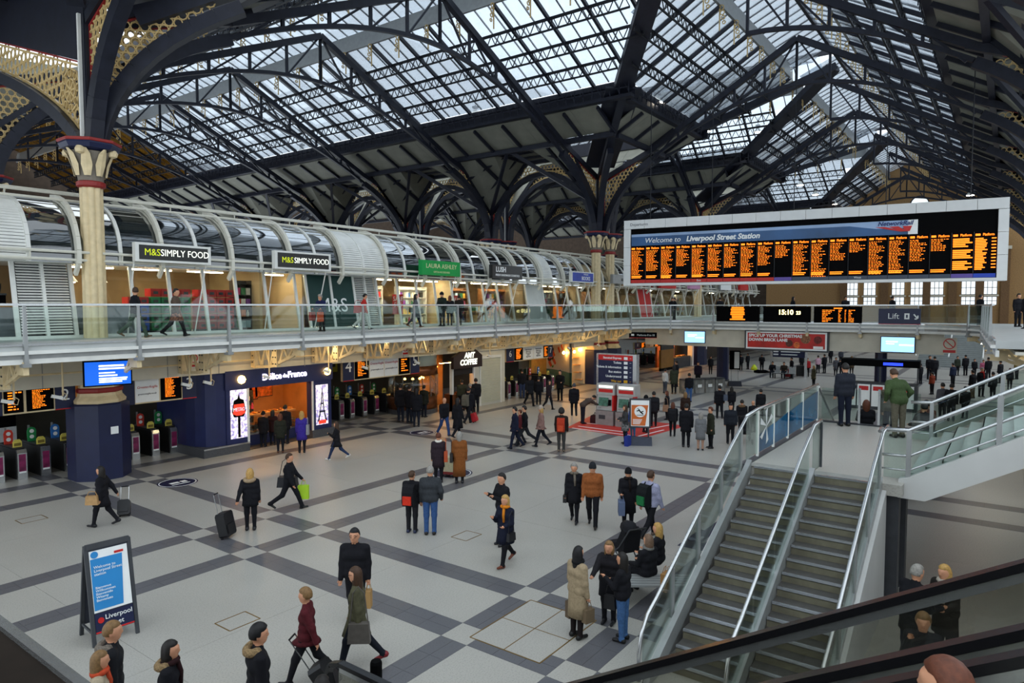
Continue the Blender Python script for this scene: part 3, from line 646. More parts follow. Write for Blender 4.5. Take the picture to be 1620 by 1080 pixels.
shopsign(1140,1157,449,459,24.7,[grey,whites],'small pale shop sign behind the bridge',[],.02); shopsign(1171,1184,450,459,24.7,[red,red],'small red and white shop sign at the end of the shops',[],.02)
# shop contents
def slight(X,Y,L,lab):
    t=thing('shop_strip_light',lab,'light',(X,Y,ZT-.12)); t['group']='shop ceiling lights'; MB().bb(-L/2,L/2,-.08,.08,.04,.1).build('housing',white,t); MB().bb(-L/2,L/2,-.06,.06,.0,.04).build('tube',tube,t)
for X in [11,13.2,15.4,18.4,25.2,27.4,28.9,31.5,33.6,35.8,40.5,42.6,46,49.5,58.5,65,75]: slight(X,27.3,1.5,'slim warm strip light on the ceiling of an upper shop')
cr={}
def crate(X,z,col,w=.36,Y=26.75):
    k=(col,w)
    if k not in cr:
        t=thing('food_crate','x','crate'); m=MB(); hh=.3
        m.bb(-w/2,w/2,0,.5,0,.03); m.bb(-w/2,-w/2+.03,0,.5,0,hh); m.bb(w/2-.03,w/2,0,.5,0,hh); m.bb(-w/2,w/2,.47,.5,0,hh); m.bb(-w/2,w/2,0,.03,0,.06); m.bb(-w/2,w/2,0,.03,hh-.05,hh); m.bb(-w/2,w/2,.012,.03,0,hh)
        m.build('basket',M(col),t); mm=MB(); mm.bb(-w/4,w/4,-.012,.0,.09,.2); mm.build('handle_slot',darkgrey,t); cr[k]=t; o=t
    else: o=copytree(cr[k],(0,0,0))
    o.location=(X,Y,z); return o
M('crate_blue','1f4fae',.5); M('crate_green','1a7a4c',.5); M('crate_red','b02c2a',.5)
for col,x0,x1,rows,nm in (('crate_blue',12.0,12.8,3,'blue'),('crate_green',12.85,14.4,4,'green'),('crate_red',14.75,16.3,4,'red')):
    n=round((x1-x0)/.4)
    for r in range(rows+1):
        for k in range(n):
            c=crate(x0+.2+.4*k,ZD+.14+.33*r,'crate_red' if r==rows else col)
            tag(c,('red plastic food crate along the top of the stacks' if r==rows else nm+' plastic food crate in row %s of its stack in the food shop window'%['one','two','three','four','five'][r]),'crate',('red crates on top of the stacks' if r==rows else nm+' crates in the food shop'))
    for k in range(n):
        tag(MB().bb(-.19,.19,0,.5,0,.13).build('crate_dolly',darkgrey),'dark low dolly under the food crates','dolly','crate dollies').location=(x0+.2+.4*k,26.75,ZD)
PN=['red','yellow','green','cream','purple','blue','orange','black','pale blue','pink']; PC=['c8322e','e7b53b','3b7f4a','e9e3d2','7a3b8c','2d5fa5','d9772b','30302e','b8d0d8','d64d7a']
pcm=[M('product_%d'%i,c,.5,0,.1,9) for i,c in enumerate(PC)]
pbox=[MB().bb(-.1,.1,-.08,.08,0,.3).mesh('product_box',m_) for m_ in pcm]; pbot=[MB().lathe([(.06,0),(.065,.16),(.03,.22),(.03,.28)],8).mesh('product_bottle',m_) for m_ in pcm]
def shelf(X,Y,w,n,matn,lab,dens=.24,rows=None):
    Y=Y-.6 if Y>27.5 else Y-.2
    t=thing('shelf_unit',lab,'shelf',(X,Y,ZD)); hgt=2.2
    for s in (-1,1): MB().bb(s*w/2-.03,s*w/2+.03,0,.4,0,hgt).build('side_panel',M(matn),t)
    MB().bb(-w/2,w/2,.37,.4,0,hgt).build('back_panel',M(matn),t)
    for k in range(n):
        z=.15+k*(hgt-.3)/(n-1) if n>1 else .9
        MB().bb(-w/2,w/2,0,.38,z-.03,z).build('shelf_board',M(matn),t)
        if k<n-1:
            x=-w/2+.2
            while x<w/2-.12:
                if rng.random()<.86:
                    i=rng.randrange(10); o=link('product_box' if rng.random()<.6 else 'product_bottle',None) if False else None
                    b=rng.random()<.6; o=link('product_box' if b else 'product_bottle',(pbox if b else pbot)[i]); o.location=(X+x,Y+.16,ZD+z)
                    tag(o,'%s %s on shelf %s of the %s'%(PN[i],'carton' if b else 'bottle',['one','two','three','four','five','six'][k],' '.join(lab.split()[:5]).rstrip(' inofthea')),'product','goods on the upper shop shelves')
                x+=dens
M('shelf_wood','8a5c34',.5,0,.2,4); M('shelf_white','d9d6cc',.5); M('shelf_dark','3a332c',.5)
shelf(16.95,27.6,.8,5,'shelf_dark','dark goods shelf beside the red crates'); shelf(25.1,28.6,1.8,5,'shelf_white','white glassware shelf in the homeware shop'); shelf(28.4,28.6,2.2,5,'shelf_white','white shelf at the back of the homeware shop'); shelf(31.8,28.2,2.2,5,'shelf_wood','wooden shelf wall of the cosmetics shop'); shelf(35.3,28.0,2.4,5,'shelf_wood','wooden shelf full of colourful goods beside the frosted panel')
shelf(40.8,27.3,2.2,6,'shelf_white','white card shelf in the bookshop'); shelf(43.2,27.6,1.2,6,'shelf_wood','wooden book shelf by the paired columns'); shelf(48.2,27.5,2.2,5,'shelf_wood','wooden shelf behind the paired columns',.5); shelf(60.5,27.5,2.2,5,'shelf_white','white shelf in a shop beyond the red panels',.5); shelf(66.5,27.5,2.5,5,'shelf_white','white shelf in the farthest shop',.6)
def table(X,Y,lab):
    t=thing('display_table',lab,'table',(X,Y,ZD)); MB().bb(-.6,.6,-.35,.35,.72,.78).build('top',wood,t)
    for a in (-.54,.54):
        for b in (-.3,.3): MB().bb(a-.03,a+.03,b-.03,b+.03,0,.72).build('leg',wood,t)
for X,l in ((31.0,'pale wooden display table by the basket'),(33.0,'pale wooden display table in the middle of the cosmetics shop'),(35.2,'pale wooden display table beside the colourful shelf')):
    table(X,26.9,l)
    for k in range(6):
        i=rng.randrange(10); o=link('product_bottle',pbot[i]); o.location=(X-.5+.2*k,26.9,ZD+.78); tag(o,PN[i]+' bottle on the '+l.replace('pale wooden display ',''),'product','bottles on the display tables')
b=MB().lathe([(.2,0),(.25,.5),(.26,.52),(.22,.5),(.18,.05)],14); tag(b.build('wicker_basket',M('wicker','c99f62',.8,0,.25,40,.5),smooth=True),'round wicker basket on the floor of the cosmetics shop','basket').location=(32.1,26.5,ZD)
for px,l,tx in ((632,'large red sale poster in the homeware window','SALE\n50%'),(722,'smaller red sale poster farther along the homeware window','SALE\n50%')):
    X=wy(px,470,26.2).x; t=thing('sale_poster',l,'poster',(X,26.32,6.0)); MB().bb(-.38,.38,0,.02,-.55,.5).build('card',red,t); text(tx,.34,whites,t,(0,-.008,.1))
for X,l,c1 in ((17.9,'orange food picture behind the shop glass','e0892f'),(18.9,'red food picture beside the inner door','a8322c')):
    t=thing('food_picture',l,'picture',(X,29.6 if X>18.5 else 28.6,5.9)); MB().bb(-.55,.55,0,.04,-.6,.6).build('print',M('pic'+c1,c1,.5,0,.5,3),t); MB().bb(-.6,.6,.02,.05,-.65,.65).build('frame',white,t)
t=thing('inner_door','brown timber door inside the food shop','door',(18.2,30.3,ZD)); MB().bb(-.45,.45,0,.06,0,2.1).build('leaf',M('door_brown','6f4526',.5,0,.2,3),t); MB().lathe([(.03,0),(.03,.05)],8,(.35,-.05,1.0)).build('handle',steel,t)
for X,l in ((10.2,'white cafe pendant lamp in the first window'),(11.2,'white cafe pendant lamp beside the column')):
    t=thing('cafe_pendant',l,'lamp',(X,27.0,6.75)); MB().lathe([(.05,.25),(.22,.0),(.2,0)],14).build('shade',white,t); MB().lathe([(.14,-.03),(.14,.01)],12).build('bulb',lampw,t); MB().tube([(0,0,.25),(0,0,.6)],.012,5).build('flex',ironb,t)
t=thing('cafe_counter','grey cafe counter with coffee machine behind the first windows','counter',(8.2,27.4,ZD)); MB().bb(-2.0,1.5,0,.7,0,1.05).build('body',M('spandrel_grey'),t); MB().bb(-2.05,1.55,-.05,.75,1.05,1.1).build('top',wood,t)
t=thing('coffee_machine','black and chrome coffee machine on the cafe counter','coffee machine',(8.0,27.7,ZD+1.1)); MB().bb(-.4,.4,-.2,.25,.0,.35).build('body',black,t); MB().bb(-.42,.42,-.22,.27,.35,.42).build('cup_tray',steel,t); MB().lathe([(.1,.42),(.14,.6),(.14,.75)],10,(.2,0,0)).build('hopper',darkgrey,t)
# ================================================================ WALLS BEYOND
dk=M('dark_brick','3b2f25',.9,0,.25,2)  # one dark brown brick colour for the outer walls
m=MB(); m.bb(-9,107,97,98,0,27); o=struct(m.build('wall_far_north',dk)); o['label']='dark end wall of the train shed'
m=MB(); m.bb(106,107,30,97,0,27); o=struct(m.build('wall_far_east',dk)); o['label']='dark side wall of the train shed'
m=MB(); m.bb(-9,107,-13,-12,0,5); o=struct(m.build('wall_south',dk)); o['label']='low unseen south wall added to cut level daylight'  # unseen wall added to cut level daylight, kept low to let sky in
# brick courses and windows on the east wall
def WZ(px,py,Y): return wy(px,py,Y).z
def WX(px,Y): return wy(px,560,Y).x
winl=M('window_daylight','dfe6ea',.4,0,0,1,emit=.75)
for i,px in enumerate((1348,1376,1421,1451,1482,1532,1566)):
    Y=wx(px,460,105.9).y; t=bpy.data.objects.new('window_%d'%(i+1),None); COL.objects.link(t); struct(t); t.location=(105.9,Y,0); t['label']='tall sash window in the far brick wall'
    for z0,z1 in ((7.35,9.1),(6.0,7.05)):
        MB().bb(-.1,-.02,-.75,.75,z0,z1).build('pane',winl,t); m=MB()
        for y in (-.75,-.25,.25,.75): m.bb(-.16,-.08,y-.03,y+.03,z0,z1)
        for z in (z0,(z0+z1)/2,z1): m.bb(-.16,-.08,-.78,.78,z-.03,z+.03)
        m.build('frame',darkgrey,t)
    MB().bb(-.3,0,-.95,.95,7.1,7.3).build('sill',creamp,t)
for i,px in enumerate((1335,1399,1466,1507,1550,1590)):
    Y=wx(px,460,105.8).y; t=thing('brick_pier','pale brick pier between the far windows','pier',(105.77,Y,0),group='piers between the far windows'); MB().bb(-.2,.2,-.45,.45,0,13).build('shaft',brick,t); MB().bb(-.3,.2,-.55,.55,13,13.4).build('cap',creamp,t)
lw=bpy.data.objects.new('window_8',None); COL.objects.link(lw); struct(lw); p=wx(1455,322,105.9); lw.location=p; m=MB(); m.prism([(1.0*math.cos(PI*k/12),1.0*math.sin(PI*k/12)) for k in range(13)],(-.06,0,-.1),(0,1,0),(0,0,1),.08); m.build('lunette_pane',winl,lw)
m=MB(); m.path([Vector((-.1,1.08*math.cos(PI*k/12),-.1+1.08*math.sin(PI*k/12))) for k in range(13)],.14,.14,up=(1,0,0)); m.build('lunette_frame',iron,lw)
# ================================================================ GATE LINE ON THE CONCOURSE
BK=[MB()]; BK[0].bb(3.5,70,24.9,25.0,3.25,4.4); o=struct(BK[0].build('wall_bulkhead',creamp)); o['label']='cream bulkhead above the ticket gates'
for X in [4.5+2.0*k for k in range(30)]: MB().bb(X-.01,X+.01,24.88,24.9,3.25,4.4).build('panel_joint',grey,o)
MB().tube([(3.5,24.6,3.72),(40,24.6,3.72)],.035,6).build('conduit',cream,o)
m=MB(); m.bb(3.5,56,32.5,32.7,0,4.4); ob=struct(m.build('wall_platform',M('platform_wall','55524a',.8,0,.25,.6))); ob['label']='dim wall seen beyond the ticket gates'
for i,(X,z,c) in enumerate([(13.2,2.3,'c9b84a'),(14.6,2.4,'e5e2da'),(26,2.3,'b8b03a'),(27.3,2.2,'d8d4c8'),(28.8,2.3,'c9c5ba'),(30.0,2.4,'cfcabd'),(24.6,2.5,'a9a9a0')]):
    t=thing('wall_notice',['yellow','white','mustard','pale','cream','light','grey'][i]+' notice on the dim wall beyond the ticket gates','notice',(X,32.45,z)); MB().bb(-.45,.45,0,.04,-.35,.35).build('sheet',M('not'+c,c,.6,0,.1,3),t); MB().bb(-.3,.3,-.01,0,-.05,.2).build('print',darkgrey,t)
# train standing behind the gates
t=thing('train_carriage','white train carriage with a grey stripe behind the gates','train',(8.2,30.2,0)); MB().bb(-1.2,1.2,0,2.2,.25,1.35).build('body',M('train_white','cfd2d4',.4),t); MB().bb(-1.22,-1.2,0,2.2,.75,1.0).build('stripe',grey,t); MB().bb(-1.19,1.19,.0,2.2,1.35,2.3).build('window_band',black,t); MB().bb(-1.2,1.2,0,2.2,2.3,2.6).build('roof',grey,t); MB().bb(-1.1,1.1,.1,2.1,0,.25).build('underframe',black,t)
# gates
mag=M('advert_magenta','7d2350',.4,0,.7,4); podc={'red':M('pod_red','cf3b2a',.5),'green':M('pod_green','1f8a4a',.5),'blue':M('pod_blue','2a6fb8',.5),'yel':M('pod_yellow','d8c85a',.5)}
def gate(col):
    t=thing('ticket_gate','x','ticket gate'); m=MB(); m.bb(-.15,.15,.1,1.9,0,1.0); m.bb(-.13,.13,.2,1.8,1.0,1.06); m.build('cabinet',M('gate_body','2b2a2b',.4,.2,.15,4),t)
    m=MB(); m.prism([(0,0),(.12,0),(.12,1.02),(.06,1.02),(0,.9)],(0,.0,0),(0,1,0),(0,0,1),.28); m.build('front_post',steel,t)
    MB().bb(-.1,.1,-.015,.0,.28,.86).build('advert_panel',mag,t); MB().bb(-.1,.1,-.016,-.002,.22,.28).build('advert_foot',whites,t)
    MB().bb(-.13,.13,.02,.14,0,.2).build('kick_plate',rubber,t)
    m=MB(); m.prism([(-.13,0),(.13,0),(.13,.2),(.07,.28),(-.07,.28),(-.13,.2)],(0,.42,1.04),(1,0,0),(0,0,1),.04); m.build('reader_sign',podc['yel'],t); MB().bb(-.1,.1,.39,.4,1.1,1.2).build('reader_print',M('pod_dark','7a6a28'),t)
    m=MB(); m.lathe([(.02,0),(.02,.03)],6,(0,1.0,1.0)); m.prism([(-.12,-.3),(.12,-.3),(.14,.18),(.1,.28),(0,.32),(-.1,.28),(-.14,.18)],(0,1.25,1.25),(1,0,0),(0,0,1),.05); m.build('gate_flag',podc[col],t)
    m=MB(); 
    for z in (1.22,1.42): m.ring((0,1.22,z),.07,.07,.01,(1,0,0),(0,0,1),10)
    m.build('flag_disc',whites,t); MB().bb(-.03,.03,1.5,1.53,1.0,1.6).build('sensor_post',grey,t); return t
GT={c:None for c in podc}
def putgate(px,py,col,lab,Y=None):
    p=gp(px,py) if Y is None else Vector((WX(px,Y),Y,0))
    if GT[col] is None: GT[col]=gate(col); o=GT[col]
    else: o=copytree(GT[col],(0,0,0))
    o.location=(p.x,p.y,0); tag(o,lab,'ticket gate','ticket gates')
for px,col,l in [(-8,'green','ticket gate at the shadowed end of the row'),(29,'red','ticket gate with red flag left of the octagonal pillar'),(67,'green','ticket gate with green flag left of the octagonal pillar'),(105,'blue','ticket gate next to the octagonal pillar'),(211,'blue','ticket gate with blue flag right of the octagonal pillar'),(243,'red','ticket gate with red flag right of the octagonal pillar'),(272,'green','ticket gate beside the navy bakery kiosk'),(540,'red','red flagged ticket gate below platform sign four'),(557,'green','green flagged ticket gate below platform sign four'),(577,'blue','blue flagged ticket gate below platform sign four'),(596,'red','red flagged ticket gate below platform sign five'),(615,'green','green flagged ticket gate below platform sign five'),(806,'red','red flagged ticket gate below platform sign six'),(818,'green','green flagged ticket gate below platform sign six'),(862,'red','red flagged ticket gate below platform sign seven'),(875,'blue','blue flagged ticket gate below platform sign seven'),(1012,'red','dark ticket gate in the shade beyond the ticket machines'),(1024,'green','second dark ticket gate beyond the ticket machines'),(1036,'blue','third dark ticket gate beyond the ticket machines')]:
    putgate(px,0,col,l,26.9 if px<300 else 27.6 if px<800 else 25.75 if px<1000 else 29)
# hanging platform signs
amber=M('led_amber')
def ledblock(parent,x0,x1,zt,zb,rows,seed,y=-.012,size=None):
    r=random.Random(seed); m=MB(); h=(zt-zb)/rows
    for k in range(rows):
        z=zt-h*(k+.5); x=x0; end=x0+(x1-x0)*(.35+.55*r.random()) if k>0 else x1
        while x<end-.02:
            w=min(end-x,h*(.5+1.6*r.random())); m.bb(x,x+w,y-.004,y,z-min(.022,h*.2),z+min(.022,h*.2)); x+=w+h*.4
    return m.build('led_lines',amber,parent)
GA=M('anglia_red','b8302c',.5)
def gsign(lab,px0,px1,pyt,pyb,Y,cells):
    x0=WX(px0,Y); x1=WX(px1,Y); zc=WZ((px0+px1)/2,(pyt+pyb)/2,Y); h=(pyb-pyt)*((wy((px0+px1)/2,600,Y)-C0).dot(FW))/FPX; w=x1-x0
    t=thing('platform_sign',lab,'sign',(x0,Y,zc)); MB().bb(0,w,.0,.16,-h/2,h/2).build('case',cream,t); x=0
    for k,(fr,kind,val) in enumerate(cells):
        cw=fr*w
        if kind=='num':
            MB().bb(x,x+cw,-.02,0,-h/2,h/2).build('number_panel',navy,t); text(val,h*.62,whites,t,(x+cw/2,-.025,.04)); MB().bb(x,x+cw,-.022,-.018,-h/2,-h/2+.03).build('red_edge',red,t)
        elif kind=='led':
            MB().bb(x+.04,x+cw-.04,-.015,0,-h/2+.05,h/2-.05).build('screen',black,t); ledblock(t,x+cw*.24,x+cw*.85,h*.36,-h*.36,val+4,k+px0,-.017)
        elif kind=='white':
            MB().bb(x+.02,x+cw-.02,-.015,0,-h/2+.05,h/2-.05).build('white_panel',whites,t)
            if val=='ga':
                o=text('GreaterAnglia',h*.125,GA,t,(x+cw/2,-.018,h*.08),shear=.2); text('greateranglia.co.uk',h*.085,darkgrey,t,(x+cw/2,-.018,-h*.16),shear=.2)
            else:
                text('Ticket barriers\nclose up to\n30 seconds\nbefore\ndeparture',h*.14,darkgrey,t,(x+cw/2,-.018,0),bold=.002)
        elif kind=='orange': MB().bb(x,x+cw,-.02,0,-h*.45,h*.45).build('orange_notice',M('notice_orange','d08632',.5),t); MB().lathe([(.03,0),(.03,.02)],8,(x+cw*.5,-.03,-h*.3)).build('red_lamp',M('red_lamp','ff2a20',.5,0,0,1,emit=4),t)
        else: MB().bb(x,x+cw,-.02,0,-h/2,h/2).build('blank_panel',navy,t)
        x+=cw
    m=MB()
    for f in (.12,.88): m.tube([(w*f,.08,h/2),(w*f,.08,4.38-zc)],.03,6)
    m.build('hanger',cream,t)['kind']='stuff'; return t
gsign('platform sign two with amber screens above the left gates',-30,142,610,652,25.3,[(.16,'blank',0),(.2,'led',3),(.28,'led',9),(.2,'num','2'),(.16,'orange',0)])
gsign('platform sign three with white operator panel right of the octagonal pillar',184,309,592,636,25.3,[(.2,'blank',0),(.31,'white','ga'),(.3,'led',12),(.19,'num','3')])
gsign('platform signs four and five with two white operator panels',542,663,557,597,25.3,[(.13,'num','4'),(.19,'led',8),(.19,'white','ga'),(.19,'white','ga'),(.17,'led',4),(.13,'num','5')])
gsign('platform signs six and seven with white barrier notices',801,874,547,569,25.3,[(.15,'num','6'),(.19,'led',9),(.22,'white','x'),(.22,'white','x'),(.12,'led',4),(.1,'num','7')])
gsign('dim platform sign in the shade beyond the ticket machines',1004,1045,540,550,27.0,[(.2,'num','8'),(.2,'led',5),(.3,'white','x'),(.3,'led',5)])
# ---- bakery kiosk
YK=24.95; kx=lambda px:WX(px,YK); kz=lambda px,py:WZ(px,py,YK)
x0,x1,x2,x3=kx(356),kx(391),kx(491),kx(523); zt=3.3; knav=M('kiosk_navy','232a55',.4,0,.12,2); kwall=M('kiosk_interior','b8824e',.6,0,.2,1.2)
K=thing('bakery_kiosk','navy bakery kiosk with lit counter between the gates','kiosk',(0,0,0))
MB().bb(x0,x1,YK,YK+.3,.35,2.55).build('left_pilaster',knav,K); MB().bb(x2,x3,YK,YK+.3,.35,2.55).build('right_pilaster',knav,K); fs=MB().bb(x0-.05,x3+.05,YK-.06,YK+.3,2.55,zt).build('fascia',knav,K)
m=MB(); m.bb(x0-1.0,x1,YK-.08,YK+3.6,0,.35); m.bb(x2,x3+.1,YK-.08,YK+3.6,0,.35); m.build('plinth',M('granite_grey','4b4c50',.4,0,.15,20),K); MB().bb(x0-1.0,x1,YK-.1,YK-.08,.3,.36).build('plinth_strip',steel,K)
m=MB(); pts=[(x0+.02,YK+.05),(x0-.35,YK+.12),(x0-.68,YK+.35),(x0-.88,YK+.75),(x0-.95,YK+1.3),(x0-.95,YK+3.6),(x0+.02,YK+3.6)]; m.prism(pts,(0,0,1.85),(1,0,0),(0,1,0),3.0); m.build('rounded_side',knav,K)
MB().bb(x0,x3,YK+3.5,YK+3.6,.35,zt).build('rear_wall',kwall,K); MB().bb(x3-.1,x3,YK+.3,YK+3.5,.35,zt).build('right_wall',kwall,K); MB().bb(x0,x0+.1,YK+.3,YK+3.5,.35,zt).build('left_wall',kwall,K); MB().bb(x0,x3,YK+.3,YK+3.6,zt-.1,zt).build('kiosk_ceiling',kwall,K); MB().bb(x1,x2,YK-.02,YK+3.5,0,.02).build('kiosk_floor',darkgrey,K)
for X in (x1-.03,x2+.05): MB().bb(X-.03,X+.05,YK-.05,YK,.2,2.55).build('door_trim',white,K)
purp=M('lit_lilac','e9e0ff',.5,0,0,1,emit=2.2)
text('Délice',.36,purp,fs,(kx(428),YK-.08,2.93),bold=.012); text('de',.22,purp,fs,(kx(448.5),YK-.08,2.92),bold=.008); text('France',.36,purp,fs,(kx(468),YK-.08,2.94),bold=.012)
for px,l in ((379,'round glowing globe lamp on the left of the bakery fascia'),(515,'round glowing globe lamp on the right of the bakery fascia')):
    t=thing('globe_lamp',l,'lamp',(kx(px),YK-.1,2.93)); MB().lathe([(.02,-.17),(.12,-.12),(.17,0),(.12,.12),(.02,.17)],14).build('globe',lampy,t,True); MB().bb(-.05,.05,.03,.1,-.05,.05).build('bracket',darkgrey,t)
def litpic():
    m=M('lit_picture','cfc6ee',.5,0,0,1,emit=.8); nt=m.node_tree; b=nt.nodes['Principled BSDF']; tc=nt.nodes.new('ShaderNodeTexCoord'); n=nt.nodes.new('ShaderNodeTexNoise'); n.inputs['Scale'].default_value=9; n.inputs['Detail'].default_value=5; r=nt.nodes.new('ShaderNodeValToRGB'); r.color_ramp.elements[0].position=.38; r.color_ramp.elements[0].color=rgb('4a3c8c'); r.color_ramp.elements[1].position=.56; r.color_ramp.elements[1].color=rgb('f2e8d8')
    nt.links.new(tc.outputs['Object'],n.inputs['Vector']); nt.links.new(n.outputs['Fac'],r.inputs['Fac']); nt.links.new(r.outputs['Color'],b.inputs['Emission Color']); return m
# lit metro picture and tower picture
MT=thing('lit_metro_picture','tall lit picture of a red metro sign on the bakery kiosk','light box',((kx(362)+kx(388))/2,YK-.02,1.55)); a=(kx(388)-kx(362))/2
litp=litpic(); MB().bb(-a,a,-.02,0,-.98,.98).build('lit_sheet',litp,MT); m=MB(); m.prism([(-a*.85,.1),(-a*.6,.55),(-a*.15,.62),(0,.8),(a*.15,.62),(a*.6,.55),(a*.85,.1),(a*.6,-.12),(-a*.6,-.12)],(0,-.025,0),(1,0,0),(0,0,1),.01); m.bb(-.05,.05,-.03,-.02,-.95,0); m.build('lamp_silhouette',black,MT)
m=MB(); m.prism([(-a*.75,0),(-a*.6,.38),(a*.6,.38),(a*.75,0),(a*.3,-.08),(-a*.3,-.08)],(0,-.035,.02),(1,0,0),(0,0,1),.01); m.build('red_badge',M('lit_red','e03a26',.5,0,0,1,emit=.7),MT); text('METRO',.2,litp,MT,(0,-.045,.18),sx=.8)
ET=thing('lit_tower_picture','tall lit picture of an iron lattice tower on the bakery kiosk','light box',((kx(498)+kx(517))/2,YK-.02,1.45)); a=(kx(517)-kx(498))/2
MB().bb(-a,a,-.02,0,-.9,.9).build('lit_sheet',litp,ET); m=MB()
for s in (-1,1): m.prism([(s*a*.8,-.75),(s*a*.5,-.75),(s*a*.2,-.1),(s*.03,.55),(0,.55),(s*a*.12,.0)][::s],(0,-.025,0),(1,0,0),(0,0,1),.01)
m.bb(-a*.5,a*.5,-.03,-.02,-.35,-.27); m.bb(-a*.25,a*.25,-.03,-.02,.02,.08); m.bb(-.015,.015,-.03,-.02,.5,.72); m.build('tower_silhouette',M('tower_blue','2b3156',.6),ET); m=MB(); m.lathe([(.02,0),(.14,.03),(.16,.1),(.02,.16)],10,(0,-.03,-.68),sy=.1); m.build('white_bowl',litp,ET); MB().bb(-a*.6,a*.6,-.04,-.02,-.86,-.7).build('red_bowl',M('lit_red'),ET)
# counter with pastries
CT=thing('pastry_counter','glass fronted pastry counter inside the bakery kiosk','counter',((x1+x2)/2,YK+.7,0)); cw=(x2-x1)/2-.1
MB().bb(-cw,cw,0,.8,0,.45).build('base',knav,CT); MB().bb(-cw,cw,.1,.8,.45,.5).build('lower_shelf',steel,CT); MB().bb(-cw,cw,.15,.8,.8,.83).build('middle_shelf',steel,CT); MB().bb(-cw,cw,.3,.85,1.2,1.25).build('counter_top',wood,CT); MB().bb(-cw,cw,0,.015,.5,1.2).build('front_glass',gclear,CT)
past=[M('pastry_gold','c98838',.6,0,.25,20),M('pastry_brown','9a5a24',.6,0,.25,20),M('pastry_pale','e0b86a',.6,0,.2,20)]
def croissant():
    m=MB(); m.tube([(-.11*math.cos(PI*k/6),.08*math.sin(PI*k/6),.04) for k in range(7)],[.015,.03,.042,.048,.042,.03,.015],7); return m
crm=[croissant().mesh('croissant',p,True) for p in past]; bnm=[MB().lathe([(.04,0),(.075,.03),(.07,.07),(.02,.095)],10).mesh('bun',p,True) for p in past]; bgm=[MB().tube([(-.02,-.2,.04),(-.01,-.1,.045),(0,0,.05),(.01,.1,.045),(.02,.2,.04)],[.02,.035,.04,.035,.02],7).mesh('baguette',p,True) for p in past]
for zz,yy in ((.5,.3),(.83,.3),(1.25,.5)):
    x=-cw+.15
    while x<cw-.1:
        k=rng.randrange(3); q=rng.choice([('croissant',crm),('bun',bnm),('baguette',bgm)]); o=link(q[0],q[1][k]); o.location=((x1+x2)/2+x,YK+.7+yy,zz); tag(o,{'croissant':'golden croissant on the bakery counter','bun':'round bun on the bakery counter','baguette':'short filled baguette on the bakery counter'}[q[0]],'pastry','pastries on the bakery counter'); x+=.26
t=thing('drinks_fridge','tall drinks fridge at the back of the bakery','fridge',(kx(447),YK+3.0,.02)); MB().bb(-.5,.5,0,.45,0,2.0).build('body',darkgrey,t)
for k in range(4):
    MB().bb(-.44,.44,-.04,0,.35+.4*k,.37+.4*k).build('shelf',steel,t)
for k in range(4):
    for j in range(5): o=link('product_bottle',pbot[rng.randrange(10)]); o.location=(kx(447)-.36+.18*j,YK+2.88,.39+.4*k); tag(o,'small drink bottle in the bakery fridge','bottle','bottles in the bakery fridge')
for px,py,w,l,c in ((420,615,.9,'wide food picture high on the bakery rear wall','c96f38'),(468,625,.5,'framed food picture on the right of the bakery','d98a4a'),(404,625,.4,'orange shelf box on the bakery rear wall','d2642a')):
    p=wy(px,py,YK+3.3); t=thing('menu_picture',l,'picture',(p.x if px<460 else kx(462),YK+3.44,max(1.9,p.z))); MB().bb(-w/2,w/2,0,.04,-.35,.35).build('print',M('mp'+c,c,.5,0,.6,6),t); MB().bb(-w/2-.04,w/2+.04,.02,.06,-.39,.39).build('frame',darkgrey,t)
def wlamp(X,Y,Z,lab,w=.5,mat=lampy):
    t=thing('downlight',lab,'light',(X,Y,Z)); MB().bb(-w/2,w/2,-.1,.1,0,.05).build('housing',white,t); MB().bb(-w/2+.02,w/2-.02,-.08,.08,-.02,0).build('lens',mat,t)
for k,X in enumerate((x1+.5,(x1+x2)/2,x2-.5)): wlamp(X,YK+1.3,3.12,['left warm downlight over the pastry counter','middle warm downlight over the pastry counter','right warm downlight over the pastry counter'][k],.7,M('lamp_hot','ffb45a',.5,0,0,1,emit=60))
# ---- coffee kiosk, shutter wall, sushi kiosk
cx=lambda px:WX(px,25.1)
t=thing('coffee_kiosk','round fronted coffee kiosk with copper band and brown gabled sign','kiosk',(cx(684)+.15,26.75,0)); r=(cx(712)-cx(656))/2
MB().lathe([(r,0),(r,.25)],28).build('base',M('granite_grey'),t); MB().lathe([(r-.02,.25),(r-.02,.95)],28).build('copper_front',copper,t,True); MB().lathe([(r-.02,.95),(r-.02,2.1)],28).build('curved_glass',gclear,t,True); MB().lathe([(r,2.1),(r,2.62)],28).build('copper_band',copper,t,True); MB().lathe([(r-.05,2.62),(r-.05,4.2)],28).build('upper_drum',M('drum_green','b9c4b8',.5,0,.05,2),t,True)
MB().lathe([(r*.6,.25),(r*.6,1.05)],20).build('inner_counter',wood,t)
for k in range(9): a=-PI+PI*k/8; MB().tube([(r*math.cos(a),r*math.sin(a),.95),(r*math.cos(a),r*math.sin(a),2.1)],.02,5).build('glazing_bar',steel,t)
for k in range(5):
    a=-PI*.9+PI*.8*k/4; q=thing('kiosk_spot',['first','second','third','fourth','fifth'][k]+' warm spot lamp inside the coffee kiosk','lamp',(cx(684)+r*.5*math.cos(a),26.75+r*.5*math.sin(a),1.85)); MB().lathe([(.02,0),(.08,.04),(.02,.12)],8).build('bulb',lampy,q); MB().tube([(0,0,.1),(0,0,.25)],.01,5).build('stem',ironb,q)
